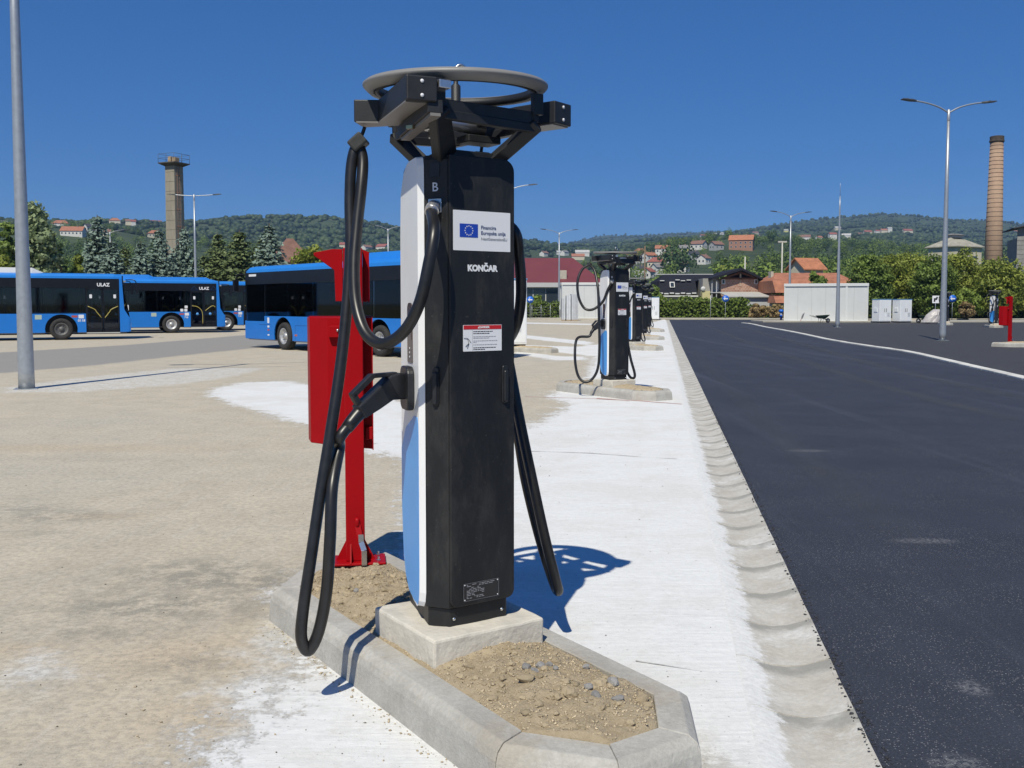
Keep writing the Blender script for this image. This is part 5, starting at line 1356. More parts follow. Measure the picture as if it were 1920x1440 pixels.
cabinet('right one of two white cabinets beside the big white container', Vector(((1692 - 960) / FPX * 83, 83.2, .02)), .35, 1.25, .95, 2.0)
M_CON = mat('container_panel', (.60, .615, .61), .55, nscale=1.5, namt=.04)
M_CONF = mat('container_frame', (.66, .675, .67), .5)
def container(label, x0, x1, D, h, dp, rz=0.0, split=None):
    cx = (x0 + x1) / 2; w = x1 - x0
    root = thing('container', label, 'container', (cx, D + dp / 2, .0), rz)
    q = MB(); q.bounds(-w / 2 + .06, w / 2 - .06, -dp / 2 + .05, dp / 2 - .05, .06, h - .05); q.build('shell', M_CON, root)
    q = MB(); xs = [-w / 2, w / 2] + ([split] if split is not None else [])
    for x in xs:
        for y in (-dp / 2, dp / 2):
            q = MB(); q.bounds(max(x - .09, -w / 2), min(x + .09, w / 2), y - .02 if y < 0 else y - .12, y + .12 if y < 0 else y + .02, .02, h - .26); q.build('corner_post', M_CONF, root, .01, 1)
    q = MB(); q.bounds(-w / 2 - .03, w / 2 + .03, -dp / 2 - .05, dp / 2 + .05, h - .26, h); q.build('roof_frame', M_CONF, root, .02, 1)
    q = MB(); q.bounds(-w / 2, w / 2, -dp / 2 - .01, dp / 2 + .01, -.02, .14); q.build('floor_frame', M_CONF, root, .01, 1)
    n_ = int(w / 1.15)
    for k in range(1, n_):
        x = -w / 2 + w * k / n_
        q = MB(); q.bounds(x - .012, x + .012, -dp / 2 + .035, -dp / 2 + .052, .14, h - .26); q.build('panel_joint', mat('panel_joint', (.42, .43, .43), .6), root)
    return root
kx = 85.5 / FPX
container('big plain white container at the far end of the parking lot', (1482 - 960) * kx, (1632 - 960) * kx, 85.5, 3.42, 3.0, -.31, 1.75)
kx = 101 / FPX
container('white box building behind the wrapped panels, left of the second charger', (1053 - 960) * kx, (1158 - 960) * kx, 101, 3.85, 4.0, 0)
for k, (x0, x1, h_, nm) in enumerate(((1053, 1059, 2.15, 'left'), (1061, 1069, 2.45, 'middle'), (1070, 1082.5, 2.55, 'right'))):
    D = 92.5; kx = D / FPX
    r_ = thing('panel_stack', f'{nm} one of three upright wrapped panel bundles before the white box building', 'panel stack', (((x0 + x1) / 2 - 960) * kx, D, 0), .05 * k)
    w = (x1 - x0) * kx; nn = max(2, int(w / .14))
    for j in range(nn):
        q = MB(); q.bounds(-w / 2 + j * w / nn, -w / 2 + (j + 1) * w / nn - .012, -.5, .5, .1, h_ - random.uniform(0, .05)); q.build('panel', mat('wrapped_panel', (.55, .57, .60), .35, nscale=2, namt=.15, rand=.2), r_)
    q = MB(); q.bounds(-w / 2, w / 2, -.55, .55, 0, .1); q.build('pallet', mat('pallet_wood', (.33, .25, .16), .9), r_)
# wheelbarrows
M_WB = mat('barrow_green', (.02, .05, .035), .5)
def barrow(label, p, rz):
    r_ = thing('wheelbarrow', label, 'wheelbarrow', p, rz, 'wheelbarrows')
    q = MB(); lo = [(-.22, -.20), (.30, -.14), (.30, .14), (-.22, .20)]; hi = [(-.42, -.33), (.62, -.30), (.62, .30), (-.42, .33)]
    q.loft([[(x, y, .36) for x, y in lo], [(x, y, .62 + (.06 if x > 0 else 0)) for x, y in hi]], cap=False); q.addf([(x, y, .362) for x, y in lo], [(0, 1, 2, 3)]); q.build('tray', M_WB, r_)
    q = MB()
    for s in (-1, 1): q.tube([(.55, s * .06, .2), (.2, s * .2, .35), (-.4, s * .26, .45), (-.95, s * .29, .62)], .02, 8)
    q.build('frame', M_PLS, r_)
    for s in (-1, 1):
        q = MB(); q.tube([(-.15, s * .22, .40), (-.22, s * .24, .01), (-.05, s * .24, .01), (.1, s * .2, .34)], .016, 6); q.build('leg', M_PLS, r_)
    R_ = Matrix.Rotation(PI / 2, 3, 'X')
    q = MB(); q.lathe([(.11, -.035), (.18, -.04), (.20, 0), (.18, .04), (.11, .035)], 20, (.56, 0, .2), R=R_, closed=True); w_ = q.build('wheel', M_TYR, r_)
    q = MB(); q.lathe([(0, -.03), (.115, -.03), (.115, .03), (0, .03)], 14, (.56, 0, .2), R=R_); q.build('hub', M_RIM, w_)
    return r_
barrow('dark wheelbarrow parked before the big white container', Vector(((1540 - 960) / FPX * 82, 82, 0)), 0.1)
barrow('dark wheelbarrow beside the sheeted pile in the far lot', Vector(((1735 - 960) / FPX * 80, 80, 0)), 2.6)
# sheeted pile
q = MB(); rings = []
for k, (z, s) in enumerate(((.0, 1.0), (.3, .92), (.6, .86), (.85, .62), (1.05, .30))):
    rings.append([((.75 * s + .10 * noise.noise(Vector((a * 2, z * 3, 1)))) * math.cos(a) + z * .42, (.5 * s + .08 * noise.noise(Vector((a * 3, z * 2, 4)))) * math.sin(a), z) for a in np.linspace(0, 2 * PI, 28, endpoint=False)])
q.loft(rings, smooth=False); o = q.build('sheeted_pile', mat('plastic_sheet', (.46, .43, .42), .35, nscale=5, namt=.25, bump=.8, bscale=9)); o.location = ((1745 - 960) / FPX * 78.5, 78.5, .12)
tag(o, 'pile under crumpled grey plastic sheeting, left of the tall right lamp post', 'pile')
# blue standpipe, shovel
r_ = thing('standpipe', 'small blue and white standpipe by the shrubs left of the white container', 'standpipe', ((1464 - 960) / FPX * 96, 96, 0))
q = MB(); q.lathe([(.10, 0), (.10, .35), (.14, .37), (.14, .48), (.10, .5)], 14); q.build('foot', M_SB, r_)
q = MB(); q.lathe([(.10, .5), (.12, .55), (.12, .72), (.09, .75)], 14); q.build('barrel', M_STK, r_)
q = MB(); q.lathe([(.16, .75), (.24, .80), (.24, .98), (.14, 1.05), (0, 1.08)], 14); q.build('cap', M_SB, r_)
r_ = thing('shovel', 'grey shovel with red handle leaning on the big white container', 'shovel', ((1502 - 960) / FPX * 85.0, 85.0, 0), 0)
q = MB(); q.plate([(0, .25), (.12, .30), (.22, .55), (.30, .85), (.12, .70), (.02, .5)], (.05, .22, 0), EX3, EZ3, NF, .02); q.build('blade', mat('shovel_grey', (.18, .18, .19), .5), r_)
q = MB(); q.tube([(.06, .22, .27), (-.12, .0, .03)], .02, 6); q.build('handle', M_RED, r_)
# ------------------------------------------------------------------ chimneys and towers
D = 150.0
cx = (1858 - 960) / FPX * D
ch = thing('brick_chimney', 'tall round tapering brick factory chimney with iron hoops', 'chimney', (cx, D, 0))
n = NT('chimney_brick')
br = n.nt.nodes.new('ShaderNodeTexBrick'); br.inputs['Scale'].default_value = 1.0
br.inputs['Color1'].default_value = (.37, .225, .145, 1); br.inputs['Color2'].default_value = (.43, .28, .185, 1); br.inputs['Mortar'].default_value = (.40, .34, .27, 1)
br.inputs['Brick Width'].default_value = .32; br.inputs['Row Height'].default_value = .11; br.inputs['Mortar Size'].default_value = .012
tcx = n.nt.nodes.new('ShaderNodeTexCoord').outputs['Object']
sx = n.nt.nodes.new('ShaderNodeSeparateXYZ'); n.nt.links.new(tcx, sx.inputs[0])
cb = n.nt.nodes.new('ShaderNodeCombineXYZ'); n.nt.links.new(n.math('MULTIPLY', n.math('ARCTAN2', sx.outputs[1], sx.outputs[0]), 1.1), cb.inputs[0]); n.nt.links.new(sx.outputs[2], cb.inputs[1]); n.nt.links.new(cb.outputs[0], br.inputs['Vector'])
c = n.mix(n.ramp(n.noise(.5, 7, .7, n.mapv((1, 1, .3), 0, tcx)), .42, .7, 0, .45), br.outputs['Color'], (.25, .165, .115))
n.color(n.mix(n.ramp(sx.outputs[2], 24.6, 27.2, 0, .55), c, (.06, .055, .05))); n.b.inputs['Roughness'].default_value = .95
HC = CAM_H + (HORIZON - 260) / FPX * D
mb = MB(); mb.lathe([(1.46, -.5), (.94, HC - 1.0)], 40); mb.build('shaft', n.m, ch)
M_CAP = mat('chimney_cap', (.075, .06, .05), .95, nscale=2, namt=.3)
mb = MB(); mb.lathe([(.95, HC - 1.0), (1.08, HC - .85), (1.08, HC - .65), (1.0, HC - .6), (1.02, HC - .05), (.9, HC), (.7, HC), (.7, HC - 2)], 40, smooth=False); mb.build('cap', M_CAP, ch)
z = 5.0; k = 0
while z < HC - 1.3:
    r = 1.46 + (.94 - 1.46) * (z + .5) / (HC - .5) + .02
    mb = MB(); mb.lathe([(r - .02, z), (r + .008, z), (r + .008, z + .045), (r - .02, z + .045)], 40, closed=True); mb.build('iron_hoop', mat('iron_hoop', (.17, .11, .08), .8), ch); z += .55 + .35 * max(0, 1 - z / HC)

D = 128.0
tw = thing('concrete_tower', 'tall weathered square concrete tower with a railed top platform', 'tower', ((333 - 960) / FPX * D, D, 0), -.445)
n = NT('tower_concrete')
tcx = n.nt.nodes.new('ShaderNodeTexCoord').outputs['Object']; sx = n.nt.nodes.new('ShaderNodeSeparateXYZ'); n.nt.links.new(tcx, sx.inputs[0])
c = n.mix(n.ramp(n.noise(.8, 8, .7, n.mapv((1, 1, .25), 0, tcx)), .3, .7), (.25, .225, .175), (.34, .31, .245))
c = n.mix(n.ramp(n.noise(1.4, 6, .7, n.mapv((2, 2, .15), 0, tcx)), .55, .72, 0, .6), c, (.20, .18, .14))
n.color(c); n.b.inputs['Roughness'].default_value = .95
HT = CAM_H + (HORIZON - 311) / FPX * D
mb = MB(); lift = 1.26; z = 0
hw = .80
while z < HT:
    z1 = min(z + lift, HT); q = MB(); q.bounds(-hw - .004 * (HT - z), hw + .004 * (HT - z), -hw - .004 * (HT - z), hw + .004 * (HT - z), z, z1 - .03)
    q.build('cast_lift', n.m, tw, .02, 1); z = z1
q = MB(); q.bounds(-hw + .03, hw - .03, -hw + .03, hw - .03, 0, HT); q.build('core', n.m, tw)
M_DKC = mat('dark_platform', (.09, .085, .075), .95, nscale=2, namt=.3)
q = MB(); q.loft([[(x * hw, y * hw, HT - .35) for x, y in ((-1, -1), (1, -1), (1, 1), (-1, 1))], [(x * 1.42, y * 1.42, HT) for x, y in ((-1, -1), (1, -1), (1, 1), (-1, 1))], [(x * 1.42, y * 1.42, HT + .12) for x, y in ((-1, -1), (1, -1), (1, 1), (-1, 1))]]); q.build('platform', M_DKC, tw)
q = MB(); q.bounds(-.6, -.05, -.5, .5, HT + .12, HT + .95); q.bounds(.05, .6, -.4, .4, HT + .12, HT + .8); q.build('flue_stub', mat('flue_brick', (.38, .28, .18), .95, nscale=3, namt=.3), tw, .03, 1)
M_RAIL = mat('thin_rail', (.10, .13, .18), .6)
cs = [(-1.38, -1.38), (1.38, -1.38), (1.38, 1.38), (-1.38, 1.38)]
rail = MB()
for i in range(4):
    a, b = cs[i], cs[(i + 1) % 4]
    for hh in (.55, 1.1): rail.tube([(a[0], a[1], HT + .12 + hh), (b[0], b[1], HT + .12 + hh)], .025, 5)
rail.build('hand_rail', M_RAIL, tw)
for i in range(4):
    a, b = cs[i], cs[(i + 1) % 4]
    for t in (0, .5):
        q = MB(); x, y = lerp(a[0], b[0], t), lerp(a[1], b[1], t); q.tube([(x, y, HT + .1), (x, y, HT + 1.24)], .03, 5); q.build('rail_post', M_RAIL, tw)
q = MB()
for s in (-.22, .22): q.tube([(hw + .22, s - .3, 2), (hw + .22, s - .3, HT)], .03, 5)
for z in np.arange(2.2, HT, .45): q.tube([(hw + .22, -.52, z), (hw + .22, -.08, z)], .018, 5)
q.build('ladder', mat('rusty_ladder', (.20, .11, .08), .9), tw)
q = MB()
for z in np.arange(3, HT, 2.2): q.bounds(hw, hw + .5, -.55, -.49, z, z + .06); q.bounds(hw, hw + .5, -.11, -.05, z, z + .06)
q.build('ladder_bracket', mat('rusty_ladder', (.2, .11, .08)), tw)

# ------------------------------------------------------------------ houses
M_WIN = mat('window_glass', (.03, .04, .05), .1, spec=.7)
M_WFR = mat('window_frame_white', (.70, .70, .68), .5)
WALLS = {'white': (.66, .65, .61), 'cream': (.60, .55, .42), 'grey': (.40, .40, .39), 'brick': (.36, .19, .13), 'yellow': (.62, .60, .20), 'ochre': (.55, .44, .26), 'paleblue': (.50, .56, .60)}
ROOFS = {'orange': (.40, .165, .095), 'red': (.31, .105, .08), 'brown': (.25, .135, .10), 'dark': (.055, .055, .065), 'grey': (.24, .23, .23), 'bright': (.47, .19, .10), 'purple': (.22, .12, .125), 'pale': (.52, .51, .49), 'stone': (.38, .36, .30)}
def roof_mat(k):
    nm = 'roof_tiles_' + k
    if nm in MATS: return MATS[nm]
    n = NT(nm); tcx = n.nt.nodes.new('ShaderNodeTexCoord').outputs['Object']; b = ROOFS[k]
    wv = n.nt.nodes.new('ShaderNodeTexWave'); wv.bands_direction = 'Z'; wv.inputs['Scale'].default_value = 3.2; n.nt.links.new(tcx, wv.inputs['Vector'])
    c = n.mix(n.ramp(n.noise(1.1, 6, .7, tcx), .3, .7), tuple(x * .75 for x in b), tuple(x * 1.2 for x in b))
    n.color(n.mix(n.ramp(wv.outputs['Fac'], .2, .5, .25, 0), c, tuple(x * .4 for x in b))); n.b.inputs['Roughness'].default_value = .85
    return n.m
def wall_mat(k): return mat('wall_' + k, WALLS[k], .9, nscale=1.2, namt=.10)
def house(label, p, rz, w, dp, h, rh, wall='white', roof='orange', hip=False, windows=True, cat='house', name='house', chim=True, group='houses on the hillside'):
    """gabled (ridge along x) or hipped house; the eaved side faces -y"""
    root = thing(name, label, cat, p, rz, group)
    q = MB(); q.bounds(-w / 2, w / 2, -dp / 2, dp / 2, -3.0, h)
    if not hip:
        for s in (-1, 1): q.addf([(s * w / 2, -dp / 2, h), (s * w / 2, dp / 2, h), (s * w / 2, 0, h + rh)], [(0, 1, 2)])
    q.build('wall', wall_mat(wall), root)
    o = .45; e = rh * o / (dp / 2)
    q = MB(); hx = w / 2 - (dp * .42 if hip else -o)
    hx = max(hx, .2); ex = w / 2 + o; ey = dp / 2 + o
    for dz, nm in ((0, 0),):
        top = [(-ex, -ey, h - e + .12), (ex, -ey, h - e + .12), (ex, ey, h - e + .12), (-ex, ey, h - e + .12), (-hx, 0, h + rh + .16), (hx, 0, h + rh + .16)]
        bot = [(x, y, z - .16) for x, y, z in top]
        fs = [(0, 1, 5, 4), (2, 3, 4, 5), (1, 2, 5), (3, 0, 4)]
        if hip:
            q.addf(top, fs); q.addf(bot, [f[::-1] for f in fs]); q.loft([bot[:4], top[:4]], cap=False)
        else:
            fs = [(0, 1, 5, 4), (2, 3, 4, 5)]; q.addf(top, fs); q.addf(bot, [f[::-1] for f in fs])
            q.addf([top[i] for i in range(6)] + [bot[i] for i in range(6)], [(0, 6, 7, 1), (2, 8, 9, 3), (1, 7, 11, 5), (5, 11, 8, 2), (3, 9, 10, 4), (4, 10, 6, 0)])
    rf = q.build('roof', roof_mat(roof), root)
    if chim: q = MB(); q.bounds(w * .18, w * .18 + .6, -.9, -.3, h + rh * .4, h + rh + .7); q.build('chimney', mat('chimney_stack', (.35, .26, .21), .9), rf)
    if windows:
        def win(x, z, ww=.95, hh=1.15, face='y', s=-1):
            q = MB(); q2 = MB()
            if face == 'y': q.bounds(x - ww / 2 - .08, x + ww / 2 + .08, -dp / 2 - .05, -dp / 2 + .02, z - .08, z + hh + .08); q2.bounds(x - ww / 2, x + ww / 2, -dp / 2 - .065, -dp / 2 - .03, z, z + hh)
            else: q.bounds(s * w / 2 - .05, s * w / 2 + .05, x - ww / 2 - .08, x + ww / 2 + .08, z - .08, z + hh + .08); q2.bounds(s * w / 2 - .065, s * w / 2 + .065, x - ww / 2, x + ww / 2, z, z + hh)
            f = q.build('window', M_WFR, root); q2.build('pane', M_WIN, f)
        nw = max(2, int(w / 2.6)); z0 = .9
        while z0 + 1.4 < h + .2:
            for k in range(nw): win(-w / 2 + w * (k + .5) / nw, z0)
            for s in (-1, 1):
                for yy in (-dp * .22, dp * .22): win(yy, z0, face='x', s=s)
            z0 += 2.7
    return root
# (px, base y, width px, wall, roof, hip, turn, storeys, label)
HOUSES = [
    (120, 429, 30, 'white', 'orange', True, .2, 1, 'hipped orange-roofed house high on the left hill beside the round poplar'),
    (143, 444, 40, 'white', 'orange', False, .1, 1, 'long low white house with orange roof below the hipped one on the left hill'),
    (174, 436, 16, 'white', 'dark', False, .9, 1, 'small white house with dark roof right of the long orange one, left hill'),
    (221, 421, 20, 'cream', 'orange', True, .3, 1, 'small orange-roofed house on the left skyline above the spruces'),
    (246, 422, 10, 'cream', 'brown', False, .3, 1, 'tiny brown-roofed house on the left skyline, middle of three'),
    (293, 424, 24, 'grey', 'red', False, .6, 1, 'red-roofed house on the left hill just left of the concrete tower'),
    (294, 447, 24, 'cream', 'orange', True, .5, 1, 'orange roof half hidden in trees below the tower-side red roof'),
    (14, 426, 9, 'white', 'grey', False, .9, 1, 'tiny white house at the far left edge of the left hill'),
    (648, 466, 18, 'cream', 'red', False, 0, 1, 'low red-roofed house above the middle bus, left of the hanging cable'),
    (689, 470, 15, 'white', 'brown', False, .9, 1, 'small white gabled house right of the hanging cable'),
    (719, 471, 22, 'white', 'red', False, -.5, 1, 'white house with red roof beside the small pale lamp post'),
    (1020, 483, 13, 'white', 'brown', False, .9, 1, 'small white gabled house above the left end of the red hall roof'),
    (1048, 481, 10, 'white', 'pale', False, .2, 1, 'tiny white house behind the thin lamp post of the red hall'),
    (1058, 481, 12, 'white', 'grey', False, .9, 1, 'small white house just right of the thin lamp post of the red hall'),
    (1091, 481, 26, 'white', 'pale', False, 0, 1, 'long pale building behind the ring of the second charger'),
    (1083, 487, 24, 'cream', 'orange', False, 0, 1, 'low orange roof rising over the red hall roof'),
    (1199, 479, 22, 'ochre', 'orange', True, .2, 1, 'hipped orange-roofed house right of the second charger ring'),
    (1241, 477, 26, 'white', 'orange', False, -.25, 1, 'orange-roofed house up the slope between the second charger and dark pines'),
    (1184, 499, 26, 'grey', 'brown', True, .2, 1, 'grey house with brown hipped roof just right of the second charger'),
    (1231, 503, 34, 'cream', 'red', True, -.3, 1, 'wide red-roofed house above the dark mansard roof, left part'),
    (1197, 516, 22, 'white', 'dark', False, .1, 1, 'low house with dark roof behind the third charger'),
    (1214, 523, 16, 'white', 'red', False, .9, 1, 'small red-roofed house at the foot of the wooden utility pole'),
    (1232, 514, 14, 'white', 'grey', False, .5, 1, 'small white house with grey roof between red roofs'),
    (1276, 512, 26, 'white', 'purple', False, -.5, 1, 'white gabled house with purple-brown roof over the mansard roof'),
    (1308, 469, 22, 'white', 'brown', False, -.7, 1, 'white-gabled house with reddish roof in the middle of the right slope'),
    (1341, 470, 22, 'grey', 'brown', False, .5, 1, 'grey house with dull brown roof left of the big bright orange roof'),
    (1388, 470, 44, 'brick', 'bright', False, -.35, 2, 'large brick house with bright orange roof high on the right slope'),
    (1279, 476, 12, 'yellow', 'grey', False, .1, 1, 'tiny bright yellow house in dark trees on the right slope'),
    (1317, 447, 13, 'white', 'red', False, .2, 1, 'small red-roofed house near the skyline left of the big orange roof'),
    (1329, 451, 10, 'white', 'pale', False, .5, 1, 'tiny white house below the small red roof near the skyline'),
    (1405, 452, 12, 'white', 'pale', False, .1, 1, 'white block right above the big bright orange roof'),
    (1413, 441, 11, 'cream', 'brown', False, .1, 1, 'tiny brown-roofed house near the skyline above the white block'),
    (1382, 509, 24, 'paleblue', 'bright', False, .7, 1, 'orange-roofed pale house peeping over the brick gable'),
    (1338, 443, 7, 'white', 'pale', False, .5, 1, 'white speck of a house near the skyline, left of two'),
    (1351, 444, 6, 'white', 'pale', False, .5, 1, 'white speck of a house near the skyline, right of two'),
    (1505, 451, 22, 'white', 'brown', False, -.3, 1, 'pale house with brown roof between the lamp post and the plain mast'),
    (1557, 449, 14, 'white', 'red', False, .1, 2, 'two-storey red-roofed house just left of the plain mast'),
    (1583, 449, 16, 'white', 'pale', False, -.4, 1, 'bright white house just right of the plain mast'),
    (1622, 440, 14, 'cream', 'red', False, .1, 1, 'red-roofed house on the big hill, left of the white tower house'),
    (1652, 439, 12, 'cream', 'orange', False, .1, 1, 'orange-roofed house touching the white tower house on the big hill'),
    (1663, 438, 8, 'white', 'pale', False, .1, 2, 'small white tower-like house on the big hill'),
    (1696, 440, 18, 'cream', 'red', False, .2, 1, 'red-roofed house on the big hill left of the tall right lamp post'),
    (1566, 434, 11, 'cream', 'pale', False, .1, 1, 'pale house highest up on the big hill near the plain mast'),
    (1470, 438, 8, 'yellow', 'pale', False, .1, 1, 'pale yellow speck of a house left of the container lamp post'),
    (1901, 440, 13, 'cream', 'orange', False, .1, 1, 'orange-roofed house on the hill right of the brick chimney'),
    (1167, 498, 20, 'white', 'orange', True, .3, 1, 'orange hipped roof directly right of the second charger body'),
    (1252, 492, 20, 'cream', 'brown', False, -.4, 1, 'brown-roofed cream house between the wide red roof and the pines'),
    (1262, 503, 20, 'white', 'red', False, .7, 1, 'white-gabled house with red roof left of the purple-brown roof'),
    (1298, 488, 16, 'grey', 'dark', False, .2, 1, 'small grey house with dark roof below the yellow one'),
    (1186, 486, 22, 'cream', 'orange', False, -.2, 1, 'long orange-roofed house above the brown hipped roof by the second charger'),
    (1216, 491, 20, 'white', 'orange', False, .6, 1, 'white-gabled orange-roofed house beside the wooden utility pole top'),
    (1318, 496, 14, 'white', 'brown', False, .8, 1, 'small white gabled house at the left foot of the yellowish tree'),
    (1532, 452, 12, 'white', 'orange', False, .5, 1, 'tiny orange-roofed house left of the two-storey one by the mast'),
    (1606, 444, 10, 'white', 'brown', False, .1, 1, 'tiny pale house right of the bright white one by the mast'),
    (1640, 441, 9, 'white', 'red', False, .3, 1, 'tiny red-roofed house in the middle of the big hill row'),
    (1361, 450, 10, 'white', 'orange', False, .3, 1, 'tiny orange-roofed house left above the large brick house'),
    (1425, 449, 11, 'white', 'red', False, .3, 1, 'tiny red-roofed house right of the white block on the slope'),
    (255, 424, 8, 'white', 'red', False, .4, 1, 'tiny red-roofed house on the left skyline, right of two tiny ones'),
    (205, 446, 10, 'white', 'brown', False, .4, 1, 'tiny pale house in the trees under the left hill lamp arms'),
]
HSPOT = []
for px, py, wp, wl, rf, hip, tn, st, lb in HOUSES:
    p = on_hill(px, py); w = wp * p.y / FPX / (1.02 if abs(tn) < .6 else .85); w = max(5.5, min(w, 24)); dp = min(max(6.0, w * .7), 10)
    house(lb, p + Vector((0, 0, .2)), tn, w, dp, 2.8 * st + .6, dp * .33, wl, rf, hip, windows=p.y < 900, chim=p.y < 900)
    HSPOT.append((p.x, p.y, w))

# red-roofed hall behind the ivy fence
D = 128.0; k_ = D / FPX
x0, x1 = (900 - 960) * k_, (1124 - 960) * k_
hall = thing('red_roofed_hall', 'long low hall with a big plain dark red roof and a dark window band', 'hall', ((x0 + x1) / 2, D, 0))
w = x1 - x0; ze = CAM_H + (HORIZON - 531) * k_; dp = 12.0; zr_ = CAM_H + (HORIZON - 484) / FPX * (D + 5.5)
q = MB(); q.bounds(-w / 2, w / 2, 0, dp, -.5, ze - .3); q.build('wall', wall_mat('white'), hall)
q = MB(); q.addf([(-w / 2 - .6, -.6, ze), (w / 2 + .6, -.6, ze), (w / 2 - 3.2, dp / 2, zr_), (-w / 2 - .6, dp / 2, zr_), (w / 2 + .6, dp + .6, ze), (-w / 2 - .6, dp + .6, ze)], [(0, 1, 2, 3), (3, 2, 4, 5), (1, 4, 2)])
q.addf([(-w / 2 - .6, -.6, ze - .02), (w / 2 + .6, -.6, ze - .02), (w / 2 + .6, dp + .6, ze - .02), (-w / 2 - .6, dp + .6, ze - .02)], [(3, 2, 1, 0)])
q.build('roof', mat('red_sheet_roof', (.165, .040, .046), .55, nscale=.4, namt=.1), hall, weld=False)
q = MB(); q.bounds(-w / 2 - .65, w / 2 + .65, -.68, -.6, ze - .55, ze + .05); q.build('fascia', mat('fascia_grey', (.50, .50, .50), .7), hall)
for j in range(9):
    q = MB(); xx = -w / 2 + .4 + j * (w - .8) / 9; q.bounds(xx, xx + (w - .8) / 9 - .12, -.06, .05, ze - 2.6, ze - .7); q.build('window', M_WIN, hall)
for j in range(3):
    q = MB(); q.bounds(-w / 2, w / 2, -.05 - .02, 0, .3 + j * .45, .72 + j * .45); q.build('wall_board', mat('wall_board', (.55, .56, .58), .7), hall)
q = MB(); xx = (1056 - 960) * k_ - (x0 + x1) / 2; q.bounds(xx - .45, xx + .45, .4, 1.4, ze - .3, CAM_H + (HORIZON - 507) * k_); q.build('chimney', mat('plaster_flue', (.47, .44, .36), .95, nscale=2, namt=.15), hall)

# house with the dark mansard roof
D = 122.0; k_ = D / FPX
def hx_(px): return (px - 960) * k_
def hz_(py): return CAM_H + (HORIZON - py) * k_
mh = thing('mansard_house', 'house with a big dark mansard roof and one skylight behind the hedge', 'house', (hx_(1278), D, 0))
X = lambda px: hx_(px) - hx_(1278)
q = MB(); q.bounds(X(1238), X(1308), .6, 9, -.3, hz_(552)); q.build('wall', wall_mat('cream'), mh)
rm_ = mat('dark_sheet_roof', (.020, .021, .030), .85, spec=.2, nscale=.8, namt=.15)
q = MB(); zl, zm, zt = hz_(552), hz_(527), hz_(513.5)
q.loft([[(X(1232), 0, zl), (X(1307), 0, zl), (X(1307), 9.5, zl), (X(1232), 9.5, zl)], [(X(1237), .9, zm), (X(1305), .9, zm), (X(1305), 8.6, zm), (X(1237), 8.6, zm)], [(X(1254), 4.0, zt), (X(1352), 4.0, zt), (X(1352), 5.5, zt), (X(1254), 5.5, zt)]])
rf = q.build('roof', rm_, mh)
for j in range(7):
    for pxa, py, L_ in ((1234 + j * 10.4, 550 + (j % 2), 8),): 
        q = MB(); q.bounds(X(pxa), X(pxa + L_), -.12, .05, hz_(py) - .05, hz_(py) + .10); q.build('snow_guard', M_WFR, rf)
for pxa, py in ((1238, 526.5), (1267, 525), (1277, 526.5), (1288, 525.3)):
    q = MB(); q.bounds(X(pxa), X(pxa + 8), .6, .78, hz_(py) - .03, hz_(py) + .07); q.build('snow_guard', M_WFR, rf)
q = MB(); q.box((X(1260.5), .48, hz_(534)), (.62, .12, .78), M=Matrix.Rotation(-.48, 3, 'X')); sk_ = q.build('skylight', M_WFR, rf)
q = MB(); q.box((X(1260.5), .43, hz_(534)), (.44, .12, .58), M=Matrix.Rotation(-.48, 3, 'X')); q.build('pane', M_WIN, sk_)
q = MB(); q.bounds(X(1236), X(1308), -.1, 0, hz_(556.5), hz_(554)); q.build('gutter', M_WFR, rf)
q = MB(); q.bounds(X(1236), X(1350), 4.5, 5, zt, zt + .12); q.build('ridge_cap', mat('fascia_grey', (.5, .5, .5)), rf)
# brick gable house joined on its right
bh = thing('brick_gable_house', 'unplastered brick house with open dark gable and two small white windows', 'house', (hx_(1379), D - 2, 0))
D -= 2; k_ = D / FPX
X = lambda px: hx_(px) - hx_(1379)
q = MB(); q.bounds(X(1344), X(1413.5), 0, 9, -.3, hz_(523))
n = NT('raw_brick'); tcx = n.nt.nodes.new('ShaderNodeTexCoord').outputs['Object']
br = n.nt.nodes.new('ShaderNodeTexBrick'); br.inputs['Scale'].default_value = 1.0; br.inputs['Color1'].default_value = (.33, .15, .10, 1); br.inputs['Color2'].default_value = (.46, .27, .20, 1); br.inputs['Mortar'].default_value = (.50, .43, .36, 1)
br.inputs['Brick Width'].default_value = .36; br.inputs['Row Height'].default_value = .24; br.inputs['Mortar Size'].default_value = .022
sx = n.nt.nodes.new('ShaderNodeSeparateXYZ'); n.nt.links.new(tcx, sx.inputs[0]); cb = n.nt.nodes.new('ShaderNodeCombineXYZ'); n.nt.links.new(sx.outputs[0], cb.inputs[0]); n.nt.links.new(sx.outputs[2], cb.inputs[1]); n.nt.links.new(cb.outputs[0], br.inputs['Vector'])
n.color(n.mix(n.ramp(n.noise(1.2, 5, .6, tcx), .4, .7, 0, .4), br.outputs[0], (.30, .16, .11))); n.b.inputs['Roughness'].default_value = .95
q.build('wall', n.m, bh)
q = MB()
ap = (X(1379), hz_(507.5)); el = (X(1322), hz_(525.5)); er = (X(1418), hz_(525.5))
for a, b in ((el, ap), (ap, er)):
    q.plate([(a[0], a[1]), (b[0], b[1]), (b[0], b[1] + .28), (a[0], a[1] + .28)], (0, -1.1, 0), EX3, EZ3, (0, 1, 0), 11)
rf = q.build('roof', rm_, bh, weld=False)
q = MB(); q.plate([(X(1345), hz_(523)), (X(1413), hz_(523)), (X(1379), hz_(509))], (0, 1.2, 0), EX3, EZ3, (0, 1, 0), .2); q.build('gable_recess', mat('dark_timber', (.09, .05, .035), .9), bh)
